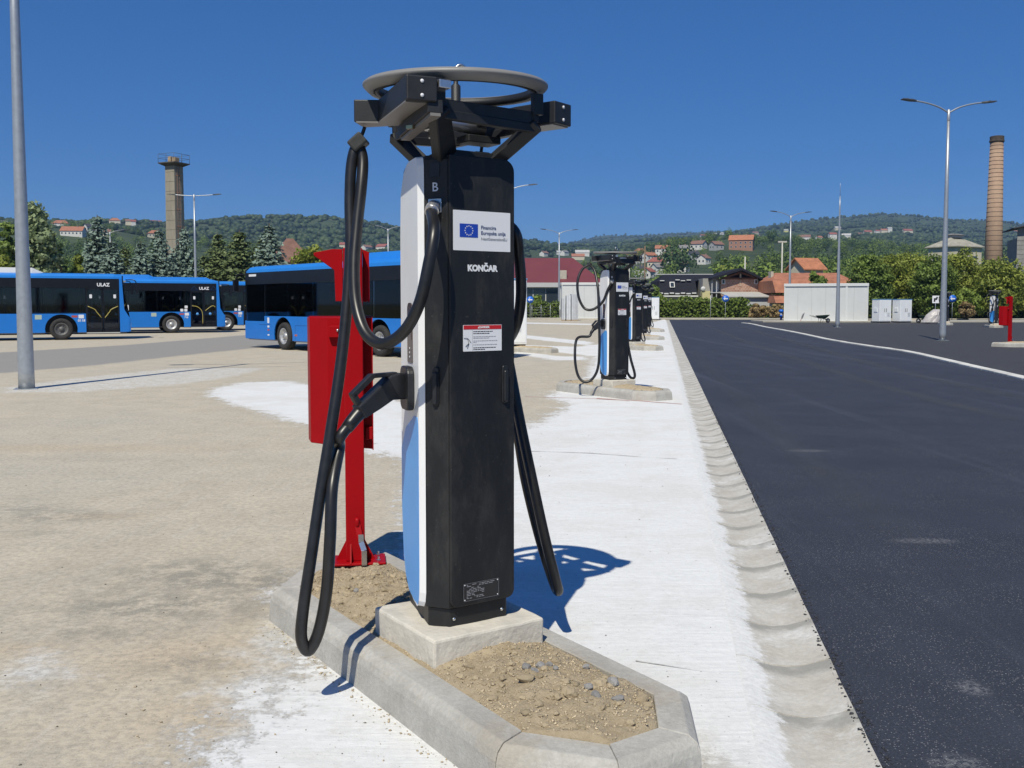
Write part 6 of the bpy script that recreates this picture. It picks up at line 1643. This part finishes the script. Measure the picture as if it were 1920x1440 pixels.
q = MB(); q.bounds(X(1378), X(1380.5), -.25, 0, hz_(523), hz_(509.5)); q.bounds(X(1378.3), X(1380.2), -.05, .02, hz_(537), hz_(523)); q.build('gable_post', mat('pale_timber', (.46, .36, .27), .9), bh)
q = MB(); q.beam((X(1350), -.2, hz_(521)), (X(1379), -.2, hz_(511.5)), .1, .22); q.beam((X(1379), -.2, hz_(511.5)), (X(1408), -.2, hz_(521)), .1, .22); q.beam((X(1346), -.2, hz_(522.6)), (X(1412), -.2, hz_(522.6)), .1, .2); q.build('gable_beam', mat('brown_timber', (.17, .075, .045), .9), bh)
for a in (1348, 1409):
    q = MB(); q.bounds(X(a - 3.4), X(a + 3.4), -.06, .02, hz_(533), hz_(524)); f = q.build('window', M_WFR, bh)
    q = MB(); q.bounds(X(a - 1.7), X(a + 1.7), -.10, -.03, hz_(531.6), hz_(525.4)); q.build('pane', M_WIN, f)
q = MB(); q.bounds(X(1312), X(1344), .8, 8, -.3, hz_(522)); q.build('porch_wall', mat('dim_plaster', (.32, .31, .29), .9), bh)
q = MB(); q.bounds(X(1322), X(1343), -.9, .8, hz_(549.5), hz_(548)); q.build('balcony', mat('fascia_grey', (.5, .5, .5)), bh)
for a in (1324.5, 1333):
    q = MB(); q.bounds(X(a - .7), X(a + .7), -.8, -.65, -.3, hz_(526)); q.build('porch_post', mat('fascia_grey', (.5, .5, .5)), bh)
q = MB(); q.bounds(X(1336), X(1342), .72, .82, hz_(546), hz_(527)); q.build('balcony_door', M_WFR, bh)
q = MB(); q.bounds(X(1308), X(1323), -.3, .8, -.3, hz_(546)); q.build('yellow_annex', mat('wall_lemon', (.58, .53, .28), .9), bh)
q = MB(); q.lathe([(0, .05), (.20, .02), (.30, -.03), (.30, -.045), (0, .03)], 18, (X(1309), -.5, hz_(542)), R=Matrix.Rotation(PI / 2 + .2, 3, 'X')); q.build('satellite_dish', M_WFR, bh)
sh = thing('lean_to_shed', 'low pale grey shed with sloping sheet roof below the brick gable', 'shed', (hx_(1393), D - 5, 0)); X = lambda px: hx_(px) - hx_(1393)
q = MB(); q.bounds(X(1346), X(1438), 0, 3.5, -.3, hz_(558)); q.build('wall', mat('shed_wall', (.46, .47, .48), .8, nscale=1, namt=.1), sh)
q = MB(); q.loft([[(X(1345), -.4, hz_(558)), (X(1441), -.4, hz_(558)), (X(1441), -.4, hz_(556)), (X(1345), -.4, hz_(556))], [(X(1345), 4.6, hz_(549)), (X(1422), 4.6, hz_(549)), (X(1422), 4.6, hz_(547.5)), (X(1345), 4.6, hz_(547.5))]]); q.build('roof', mat('shed_sheet', (.47, .46, .43), .7, nscale=2, namt=.12), sh)

# orange-roofed house and its neighbour behind the container
D = 112.0; k_ = D / FPX
oh = thing('orange_roofed_house', 'large house with steep orange tile roof behind the big white container', 'house', (hx_(1525), D, 0)); X = lambda px: hx_(px) - hx_(1525)
q = MB(); q.bounds(X(1456), X(1596), 1, 9.5, -.3, hz_(552)); q.build('wall', mat('wall_terracotta', (.42, .19, .11), .9), oh)
q = MB(); q.loft([[(X(1453), 0, hz_(549)), (X(1600), 0, hz_(549)), (X(1600), 10.5, hz_(549)), (X(1453), 10.5, hz_(549))], [(X(1452), 1.2, hz_(526)), (X(1605), 1.2, hz_(526)), (X(1605), 9.3, hz_(526)), (X(1452), 9.3, hz_(526))], [(X(1474), 4.8, hz_(509.5)), (X(1594), 4.8, hz_(509.5)), (X(1594), 5.8, hz_(509.5)), (X(1474), 5.8, hz_(509.5))]]); rf = q.build('roof', roof_mat('orange'), oh)
q = MB(); q.bounds(X(1446), X(1476), -2.2, 1, -.3, hz_(566)); q.build('porch_wall', mat('dim_plaster', (.3, .3, .3)), oh)
q = MB(); q.loft([[(X(1442), -2.6, hz_(568)), (X(1482), -2.6, hz_(568)), (X(1482), 1, hz_(568)), (X(1442), 1, hz_(568))], [(X(1445), -1, hz_(555)), (X(1482), -1, hz_(555)), (X(1482), 1, hz_(555)), (X(1445), 1, hz_(555))]]); q.build('porch_roof', roof_mat('orange'), oh)
q = MB(); q.bounds(X(1461), X(1466), 4, 5.2, hz_(530), hz_(507)); q.build('chimney', mat('plaster_flue', (.47, .44, .36)), rf)
D = 140.0; k_ = D / FPX
house('orange tiled house with white dormer wall behind the large orange roof', (hx_(1509), D, .0), .35, 3.2, 3.6, hz_(503), 1.3, 'cream', 'bright', False, True, chim=False, group=None)
D = 165.0; k_ = D / FPX
house('big hipped brick-red roof behind the spruces, left of the red post', (hx_(546), D, 0), .5, 5.4, 5.0, hz_(487), 3.4, 'brick', 'brown', True, False, chim=False, group=None)
D = 175.0; k_ = D / FPX
hb = house('old hip-roofed factory building with a roof lantern beside the brick chimney', (hx_(1786), D, 0), .5, 7.2, 5.6, hz_(463), 1.45, 'cream', 'stone', True, True, 'building', 'factory_building', False, None)
q = MB(); q.bounds(-1.3, 1.3, -.7, .7, hz_(447), hz_(442)); q.build('roof_lantern', wall_mat('grey'), hb)
q = MB(); q.loft([[(-1.6, -1, hz_(442)), (1.6, -1, hz_(442)), (1.6, 1, hz_(442)), (-1.6, 1, hz_(442))], [(-1.1, -.1, hz_(439.5)), (1.1, -.1, hz_(439.5)), (1.1, .1, hz_(439.5)), (-1.1, .1, hz_(439.5))]]); q.build('lantern_roof', roof_mat('grey'), hb)
D = 116.0; k_ = D / FPX
ru = thing('concrete_ruin', 'grey raw concrete building cut off by the right picture edge', 'building', (hx_(1930), D, 0), -.3)
q = MB(); q.bounds(-1.65, 4, 0, 6, -.3, hz_(447)); q.build('wall', mat('raw_concrete_block', (.27, .265, .25), .95, nscale=1.5, namt=.25), ru)
for j in range(9):
    q = MB(); z = hz_(520) + j * .55; q.bounds(-1.66, 4, -.03, 0, z, z + .50); q.build('block_course', MATS['raw_concrete_block'], ru, .01, 1)
q = MB(); q.bounds(-.9, -.6, -.06, .02, hz_(456), hz_(447)); q.build('window', M_WIN, ru)
q = MB(); q.loft([[(-2.2, -.8, hz_(430)), (-2.2, 6.6, hz_(430)), (-2.2, 6.6, hz_(428)), (-2.2, -.8, hz_(428))], [(4, -.8, hz_(410)), (4, 6.6, hz_(410)), (4, 6.6, hz_(408)), (4, -.8, hz_(408))]]); q.build('roof', roof_mat('dark'), ru)
q = MB(); q.addf([(-1.65, .05, hz_(447)), (4, .05, hz_(447)), (4, .05, hz_(412)), (-1.65, .05, hz_(429))], [(0, 1, 2, 3)]); q.build('gable', MATS['raw_concrete_block'], ru)

# ------------------------------------------------------------------ trees and shrubs
M_BARK = mat('bark', (.09, .065, .045), .95, nscale=8, namt=.3, bump=.6, bscale=18)
F_SPR = foliage('spruce_blue', (.020, .034, .026), (.105, .140, .115), .12)
F_SPG = foliage('spruce_green', (.018, .030, .012), (.075, .095, .038), .12)
F_LEAF = foliage('leaf_mid', (.022, .040, .010), (.110, .150, .032), .30)
F_LGT = foliage('leaf_light', (.035, .055, .010), (.165, .185, .035), .32)
F_POP = foliage('leaf_poplar', (.024, .042, .014), (.185, .22, .120), .25)
F_DRK = foliage('leaf_dark', (.012, .024, .010), (.045, .075, .022), .22)
F_DRY = foliage('leaf_dry', (.060, .042, .022), (.20, .150, .070), .25)
F_HDG = foliage('leaf_hedge', (.020, .036, .008), (.125, .165, .030), .30)
def spruce_mesh(h, R, seed):
    r_ = np.random.default_rng(seed); C = []; O = []; T = []
    nz = int(h * 5.2)
    for i in range(nz):
        z = .25 + (h - .35) * (i + r_.uniform(-.3, .3)) / nz; t = z / h
        rad = R * (1 - t) ** .80 * r_.uniform(.75, 1.12) + .05
        nb = max(5, int(13 * (1 - t) + 5))
        a0 = r_.uniform(0, 6.3)
        for b in range(nb):
            a = a0 + b * 2 * PI / nb + r_.uniform(-.2, .2); L = rad * r_.uniform(.7, 1.12)
            m = max(3, int(L / .16))
            for k in range(m):
                s = (k + 1) / m; d = s * L
                for w in range(2 + (s > .5)):
                    lat = r_.normal(0, .10 + .10 * s * L * .3)
                    C.append((d * math.cos(a) - lat * math.sin(a), d * math.sin(a) + lat * math.cos(a), z - .28 * s * L + .10 * s * s * L + r_.normal(0, .05) - abs(lat) * .3))
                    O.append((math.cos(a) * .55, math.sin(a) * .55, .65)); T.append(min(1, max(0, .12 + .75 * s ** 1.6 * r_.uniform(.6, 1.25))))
    C = np.array(C); O = np.array(O); O /= np.linalg.norm(O, axis=1)[:, None]
    V, F = leaf_quads(C, .30, O, .55, .55, -.08)
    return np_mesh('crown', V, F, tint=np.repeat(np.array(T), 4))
def crown_mesh(rx, ry, rz, clumps, per, leaf, seed, base=0.0, clr=.34, shape=None):
    r_ = np.random.default_rng(seed); C = []; O = []; T = []
    for i in range(clumps):
        v = r_.normal(size=3); v /= np.linalg.norm(v); k = r_.uniform(.35, 1.0) ** .6
        c = v * k * np.array([rx, ry, rz]) * r_.uniform(.8, 1.05)
        if shape: c = shape(c, r_)
        cr = clr * min(rx, rz) * r_.uniform(.6, 1.35); tb = r_.uniform(-.22, .22)
        n_ = int(per * r_.uniform(.7, 1.3)); d = r_.normal(size=(n_, 3)); d /= np.linalg.norm(d, axis=1)[:, None]
        rr = cr * r_.uniform(.45, 1.08, n_)[:, None]
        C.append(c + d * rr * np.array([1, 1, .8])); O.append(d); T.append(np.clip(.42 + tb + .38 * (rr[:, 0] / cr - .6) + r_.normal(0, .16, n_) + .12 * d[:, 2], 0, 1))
    C = np.concatenate(C); O = np.concatenate(O); T = np.concatenate(T); C[:, 2] += base
    keep = C[:, 2] > -.05; C, O, T = C[keep], O[keep], T[keep]
    V, F = leaf_quads(C, leaf * 1.08, O, .66, .58, .06)
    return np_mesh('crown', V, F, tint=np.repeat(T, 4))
def trunk(root, h, r, crown_c, spread, seed, nb=6):
    r_ = random.Random(seed); q = MB(); q.tube(catmull([(0, 0, -.2), (.05 * h * r_.uniform(-.3, .3), 0, h * .4), (0, .03 * h * r_.uniform(-1, 1), h)], 4), [r * (1 - .7 * k / 8) for k in range(9)], 8)
    t_ = q.build('trunk', M_BARK, root)
    for k in range(nb):
        a = r_.uniform(0, 6.3); z = h * r_.uniform(.35, .9); L = spread * r_.uniform(.5, .9)
        q = MB(); q.tube(catmull([(0, 0, z), (L * .5 * math.cos(a), L * .5 * math.sin(a), z + L * .35), (L * math.cos(a), L * math.sin(a), z + L * .8)], 3), [r * .4 * (1 - .75 * j / 6) for j in range(7)], 6); q.build('limb', M_BARK, t_)
    return t_
SPM = [spruce_mesh(8.0, 2.25, 11), spruce_mesh(8.0, 2.1, 12), spruce_mesh(8.0, 2.5, 13)]
for m_ in SPM: m_.materials.append(F_SPR)
def spruce(px, ytop, D, label, v, blue=True, rs=1.0):
    H = CAM_H + (HORIZON - ytop) / FPX * D
    root = thing('spruce_tree', label, 'spruce', ((px - 960) / FPX * D, D, 0), px * .7, 'spruces behind the buses')
    q = MB(); q.lathe([(.16, -.2), (.03, H - .1)], 8); q.build('trunk', M_BARK, root)
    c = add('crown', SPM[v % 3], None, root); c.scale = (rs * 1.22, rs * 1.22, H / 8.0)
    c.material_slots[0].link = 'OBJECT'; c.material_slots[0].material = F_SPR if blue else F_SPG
    return root
for a in ((188, 402, 84, 'tallest blue spruce, left of the left hill lamp post', 0, True, 1.15), (214, 450, 78, 'blue spruce directly behind the lamp post of the leftmost bus', 1, True, 1.05), (238, 462, 82, 'short greenish spruce right of the leftmost bus lamp post', 2, False, .9),
          (268, 452, 78, 'blue spruce between the first lamp post and the tower', 1, True, .95), (302, 428, 80, 'blue spruce touching the left side of the concrete tower', 0, True, .95), (349, 424, 82, 'narrow spruce touching the right side of the concrete tower', 2, True, .85),
          (412, 436, 84, 'brown-topped green spruce right of the straight-armed lamp post', 1, False, 1.2), (452, 430, 82, 'broad green spruce in the middle of the right spruce group', 2, False, 1.3), (492, 445, 88, 'dark green spruce half hidden behind the blue one at the group end', 0, False, 1.0), (508, 418, 80, 'silvery blue spruce at the right end of the row', 0, True, 1.15), (385, 478, 90, 'low dark spruce in the gap behind the straight-armed lamp post', 1, False, 1.0), (330, 470, 92, 'low dark spruce behind the foot of the concrete tower', 2, True, 1.1)):
    spruce(*a)
def tree(name, cat, px, ytop, D, wpx, label, fol, clumps, per, leaf, seed, th=.3, group=None, shape=None, squash=1.0, src=None):
    H = CAM_H + (HORIZON - ytop) / FPX * D; Rw = wpx / 2 * D / FPX
    root = thing(name, label, cat, ((px - 960) / FPX * D, D, 0), 0, group)
    rz = H * (1 - th) / 2 * .88
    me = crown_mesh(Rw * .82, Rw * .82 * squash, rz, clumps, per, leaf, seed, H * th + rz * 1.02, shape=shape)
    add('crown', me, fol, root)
    trunk(root, H * max(th, .12) + rz * .8, max(.06, H * .016), 0, Rw * .8, seed)
    return root
tree('poplar_tree', 'poplar', 76, 362, 72, 84, 'tall silvery-leaved poplar right of the thick left lamp post', F_POP, 190, 80, .32, 21, .02)
tree('poplar_tree', 'poplar', 20, 384, 80, 52, 'dark poplar top left of the thick lamp post', F_LEAF, 70, 60, .32, 22, .06)
tree('shrub', 'shrub', 12, 452, 70, 56, 'yellow-green shrub at the left edge above the leftmost bus', F_LGT, 70, 60, .28, 23, .02)
tree('shrub', 'shrub', 104, 470, 74, 44, 'brownish bare shrub right of the silvery poplar', F_DRY, 45, 40, .22, 24, .02)
tree('shrub', 'shrub', 118, 425, 105, 30, 'dark conical tree behind the brownish shrub', F_DRK, 40, 60, .4, 25, .02)
tree('shrub', 'shrub', 148, 456, 76, 50, 'yellow-green leafy shrub left of the tallest blue spruce', F_LGT, 70, 60, .28, 26, .02)
tree('leafy_tree', 'tree', 588, 430, 72, 96, 'leafy tree with thin branches behind the middle bus, left of the red post', F_LGT, 95, 60, .27, 27, .10)
tree('leafy_tree', 'tree', 640, 452, 95, 60, 'rounded green tree behind the hanging cable', F_LEAF, 60, 55, .32, 28, .05)
tree('shrub', 'shrub', 560, 480, 76, 60, 'dark low shrub under the leafy tree behind the middle bus', F_LEAF, 50, 50, .3, 29, .02)
for j, (px, yt, wp, sd) in enumerate(((740, 470, 60, 1), (690, 478, 50, 2))):
    tree('leafy_tree', 'tree', px, yt, 130, wp, ('green tree behind the bus roof beside the small pale lamp post', 'low green tree right of the hanging cable over the bus roof')[j], F_LEAF, 40, 40, .45, 40 + sd, .03)
tree('leafy_tree', 'tree', 1531, 497, 100, 46, 'round dark green tree rising over the big white container', F_LEAF, 75, 60, .30, 31, .08)
tree('leafy_tree', 'tree', 1360, 478, 210, 52, 'yellowish spreading tree above the mansard roof', F_LGT, 60, 50, .75, 32, .05)
RB = [(1628, 468, 78, 70, F_LEAF, 'green shrub thicket just right of the big white container'), (1668, 462, 84, 80, F_LGT, 'tall yellow-green thicket above the two white cabinets'), (1712, 458, 88, 84, F_LGT, 'tall green thicket left of the tall right lamp post'),
      (1748, 470, 78, 70, F_LEAF, 'thicket around a dark gap behind the tall right lamp post'), (1796, 452, 92, 76, F_LGT, 'highest thicket in front of the hip-roofed factory'), (1838, 480, 80, 80, F_LGT, 'rounded thicket left of the chimney foot'), (1872, 470, 92, 76, F_LGT, 'thicket covering the foot of the brick chimney'),
      (1905, 498, 80, 70, F_LEAF, 'lower thicket at the right edge under the grey ruin'), (1690, 520, 70, 86, F_LEAF, 'low dark thicket behind the right white cabinet'), (1810, 535, 60, 84, F_HDG, 'low dark bush right of the right blue arrow sign'), (1852, 545, 60, 86, F_LEAF, 'low bush behind the lone lot charger'), (1930, 520, 80, 86, F_LEAF, 'bush cut off by the right edge behind the red post')]
for k, (px, yt, wp, sd, fo, lb) in enumerate(RB):
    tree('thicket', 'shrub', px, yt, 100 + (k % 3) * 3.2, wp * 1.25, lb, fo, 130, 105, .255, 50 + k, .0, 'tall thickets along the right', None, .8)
tree('shrub', 'shrub', 1812, 562, 97.2, 34, 'dry reddish-brown bush right of the right blue arrow sign', F_DRY, 50, 50, .22, 70, 0)
tree('shrub', 'shrub', 1455, 567, 103, 40, 'dry brown shrub left of the container lamp post', F_DRY, 50, 50, .24, 71, 0)
tree('shrub', 'shrub', 1420, 566, 104, 46, 'brownish shrub at the right end of the middle hedge', F_DRY, 45, 50, .24, 72, 0)
tree('shrub', 'shrub', 1443, 545, 118, 40, 'green bush between the lean-to shed and the orange house', F_DRK, 45, 50, .4, 73, 0)
tree('shrub', 'shrub', 1428, 520, 128, 36, 'dark tall bush right of the brick gable house', F_DRK, 45, 50, .4, 74, 0)
tree('shrub', 'shrub', 1224, 528, 118, 40, 'green bush left of the mansard roof', F_LEAF, 45, 50, .4, 75, 0)
def hedge(label, x0, x1, ytop, D, fol, seed, dp=1.6, leaf=.26, dens=190):
    r_ = np.random.default_rng(seed); a, b = (x0 - 960) / FPX * D, (x1 - 960) / FPX * D; H = CAM_H + (HORIZON - ytop) / FPX * D
    n_ = int((b - a) * dens); x = r_.uniform(0, b - a, n_); face = r_.random(n_)
    hh = np.array([H * (.86 + .22 * noise.noise(Vector((t * .7, seed, 0))) + .10 * noise.noise(Vector((t * 2.3, seed, 3)))) for t in x])
    bul = np.array([.35 * noise.noise(Vector((t * .9, z * 1.2, seed))) for t, z in zip(x, r_.uniform(0, H, n_))])
    z = np.where(face < .68, r_.uniform(.02, 1, n_) * hh, hh + r_.normal(0, .09, n_)); y = np.where(face < .68, -dp / 2 + bul + r_.normal(0, .14, n_), r_.uniform(-dp / 2, dp / 2, n_))
    C = np.stack([x, y, np.maximum(z, .05)], 1); O = np.where((face < .68)[:, None], np.array([[0, -.85, .5]]), np.array([[0, -.2, 1.0]]))
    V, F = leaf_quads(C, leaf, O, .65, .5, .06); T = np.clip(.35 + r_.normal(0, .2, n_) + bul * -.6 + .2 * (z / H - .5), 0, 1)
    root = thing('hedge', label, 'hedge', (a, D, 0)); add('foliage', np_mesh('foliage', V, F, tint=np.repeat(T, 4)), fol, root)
    q = MB(); q.loft([[(xx, -dp / 2 + .35, 0), (xx, dp / 2, 0), (xx, dp / 2 - .1, H * .78), (xx, -dp / 2 + .45, H * .78)] for xx in np.linspace(.1, b - a - .1, 10)]); q.build('inner_twigs', mat('hedge_twigs', (.022, .024, .012), 1.0, nscale=3, namt=.4), root)
    return root
hedge('dense green leafy hedge along the far pavement below the mansard house', 1224, 1400, 556, 106.5, F_HDG, 1, 1.8, .30, 260)
hedge('ivy hedge on a wire fence right of the nearest charger', 900, 1052, 562, 106.5, F_LEAF, 2, 1.4, .26, 230)
hedge('low scrubby hedge under the shrubs left of the container', 1398, 1482, 572, 107, F_LEAF, 3, 1.4, .26, 200)
hedge('long leafy hedge at the foot of the right thickets', 1636, 2000, 556, 104, F_LEAF, 4, 2.2, .30, 260)
tree('shrub', 'shrub', 1003, 545, 108.5, 40, 'rounded ivy clump over the blue arrow sign by the nearest charger', F_HDG, 45, 60, .3, 76, 0)
wf = thing('wire_fence', 'thin wire fence in front of the ivy hedge, right of the nearest charger', 'fence', ((980 - 960) / FPX * 104.5, 104.5, 0))
for k in range(5):
    q = MB(); q.tube([(k * 1.0, 0, 0), (k * 1.0, 0, 1.5)], .025, 6); q.build('post', M_GALV, wf)
for z in np.arange(.15, 1.5, .27):
    q = MB(); q.tube([(0, 0, z), (4.0, 0, z)], .007, 4); q.build('wire', M_GALV, wf)

# ------------------------------------------------------------------ woods on the slopes
def hill_scatter(n_, r0, r1, seed, pxr=(-500, 2500), lg=True):
    r_ = np.random.default_rng(seed); out = []
    while len(out) < n_:
        r = math.exp(r_.uniform(math.log(r0), math.log(r1))); px = r_.uniform(*pxr); x = (px - 960) / FPX * r
        if True: 
            if any(abs(x - hx) < hw * .62 + 1 and 0 <= hy - r < 95 + hy * .08 for hx, hy, hw in HSPOT) or any(abs(x - hx) < hw * .7 and abs(hy - r) < 8 for hx, hy, hw in HSPOT): continue
        if 1150 < px < 1335 and r < 540 and r_.random() < .66: continue
        nz = noise.noise(Vector((x / 90.0, r / 90.0, 7)))
        if nz < -.38 and r < 900: continue
        out.append((x, r, hill_z(px, r), nz))
    return out
def near_woods(name, pts, seed, label, fol, hmin, hmax, per):
    r_ = np.random.default_rng(seed); C = []; O = []; T = []; S = []
    for x, y, z, nz in pts:
        h = r_.uniform(hmin, hmax); w = h * r_.uniform(.32, .48); tb = r_.uniform(-.25, .3)
        d = r_.normal(size=(per, 3)); d /= np.linalg.norm(d, axis=1)[:, None]
        lump = 1 + .25 * np.sin(d[:, 0] * 5 + tb * 40) * np.cos(d[:, 2] * 4 + tb * 17)
        rr = (r_.uniform(.6, 1.05, per) * lump)[:, None]
        C.append(np.array([x, y, z + h * .52]) + d * rr * np.array([w, w, h * .5])); O.append(d)
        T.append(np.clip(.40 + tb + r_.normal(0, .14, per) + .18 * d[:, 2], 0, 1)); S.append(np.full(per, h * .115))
    C = np.concatenate(C); O = np.concatenate(O); T = np.concatenate(T); S = np.concatenate(S)
    V, F = leaf_quads(C, S, O, .7, .6, .05)
    o = add(name, np_mesh(name, V, F, tint=np.repeat(T, 4)), fol); o['kind'] = 'stuff'; o['label'] = label; o['category'] = 'woods'
    return o
near_woods('hillside_woods', hill_scatter(620, 165, 420, 5, (-150, 2100)), 5, 'broadleaf trees and scrub covering the nearer slopes among the houses', F_LEAF, 4.5, 8.5, 290)
near_woods('hillside_woods', hill_scatter(1500, 400, 950, 6, (-250, 2200)), 6, 'green woods on the middle slopes between scattered houses', F_LEAF, 6, 10, 170)
near_woods('dark_hillside_woods', hill_scatter(260, 300, 900, 8, (-200, 2100)), 8, 'darker trees scattered through the hillside woods', F_DRK, 7, 12, 190)
near_woods('dark_pines', [(x, y, hill_z(960 + x * FPX / y, y), 0) for x, y in [((px - 960) / FPX * r, r) for px, r in [(1250 + k * 4.5 + random.uniform(-3, 3), 480 + random.uniform(-30, 60)) for k in range(9)] + [(1880 + k * 3, 700) for k in range(4)]]], 9, 'clump of dark pines on the right slope', F_DRK, 11, 17, 140)
def far_woods(name, n_, r0, r1, seed, label, fol):
    r_ = np.random.default_rng(seed); t = (1 + 5 ** .5) / 2
    ico = np.array([(-1, t, 0), (1, t, 0), (-1, -t, 0), (1, -t, 0), (0, -1, t), (0, 1, t), (0, -1, -t), (0, 1, -t), (t, 0, -1), (t, 0, 1), (-t, 0, -1), (-t, 0, 1)]) / math.sqrt(1 + t * t)
    fc = np.array([(0, 11, 5), (0, 5, 1), (0, 1, 7), (0, 7, 10), (0, 10, 11), (1, 5, 9), (5, 11, 4), (11, 10, 2), (10, 7, 6), (7, 1, 8), (3, 9, 4), (3, 4, 2), (3, 2, 6), (3, 6, 8), (3, 8, 9), (4, 9, 5), (2, 4, 11), (6, 2, 10), (8, 6, 7), (9, 8, 1)])
    V = []; F = []; T = []
    for i, (x, y, z, nz) in enumerate(hill_scatter(n_, r0, r1, seed, (-350, 2300))):
        s = r_.uniform(3.0, 6.2); a = r_.uniform(0, 6.3); M = np.array([[math.cos(a), -math.sin(a), 0], [math.sin(a), math.cos(a), 0], [0, 0, 1]])
        V.append((ico * r_.uniform(.7, 1.25, (12, 1))) @ M.T * np.array([s, s, s * .85]) + np.array([x, y, z + s * .45])); F.append(fc + 12 * i); T.append(np.full(12, np.clip(.35 + nz * .5 + r_.normal(0, .17), 0, 1)))
    o = add(name, np_mesh(name, np.concatenate(V), np.concatenate(F), tint=np.concatenate(T)), fol); o['kind'] = 'stuff'; o['label'] = label; o['category'] = 'forest'
F_FAR = foliage('far_forest', (.010, .019, .008), (.042, .060, .022), .15)
far_woods('hill_forest', 12000, 900, 2200, 15, 'forest covering the hills behind the town', F_FAR)
far_woods('ridge_forest', 11000, 2000, 4500, 16, 'forest on the highest and farthest ridges', F_FAR)

# ------------------------------------------------------------------ summer haze
mb = MB(); mb.bounds(-8800, 8800, -60, 7300, -2, 400)
hz = mb.build('haze', None); hm = bpy.data.materials.new('haze_air'); hm.use_nodes = True; nt = hm.node_tree
for x in list(nt.nodes): nt.nodes.remove(x)
o_ = nt.nodes.new('ShaderNodeOutputMaterial'); pv = nt.nodes.new('ShaderNodeVolumePrincipled'); pv.inputs['Color'].default_value = (.40, .62, 1.0, 1); pv.inputs['Density'].default_value = .00013; pv.inputs['Anisotropy'].default_value = 0.0
lnk(nt, pv.outputs[0], o_.inputs['Volume']); hz.data.materials.append(hm)
hz['kind'] = 'stuff'; hz['label'] = 'thin bluish summer haze filling the air over the valley'; hz['category'] = 'haze'
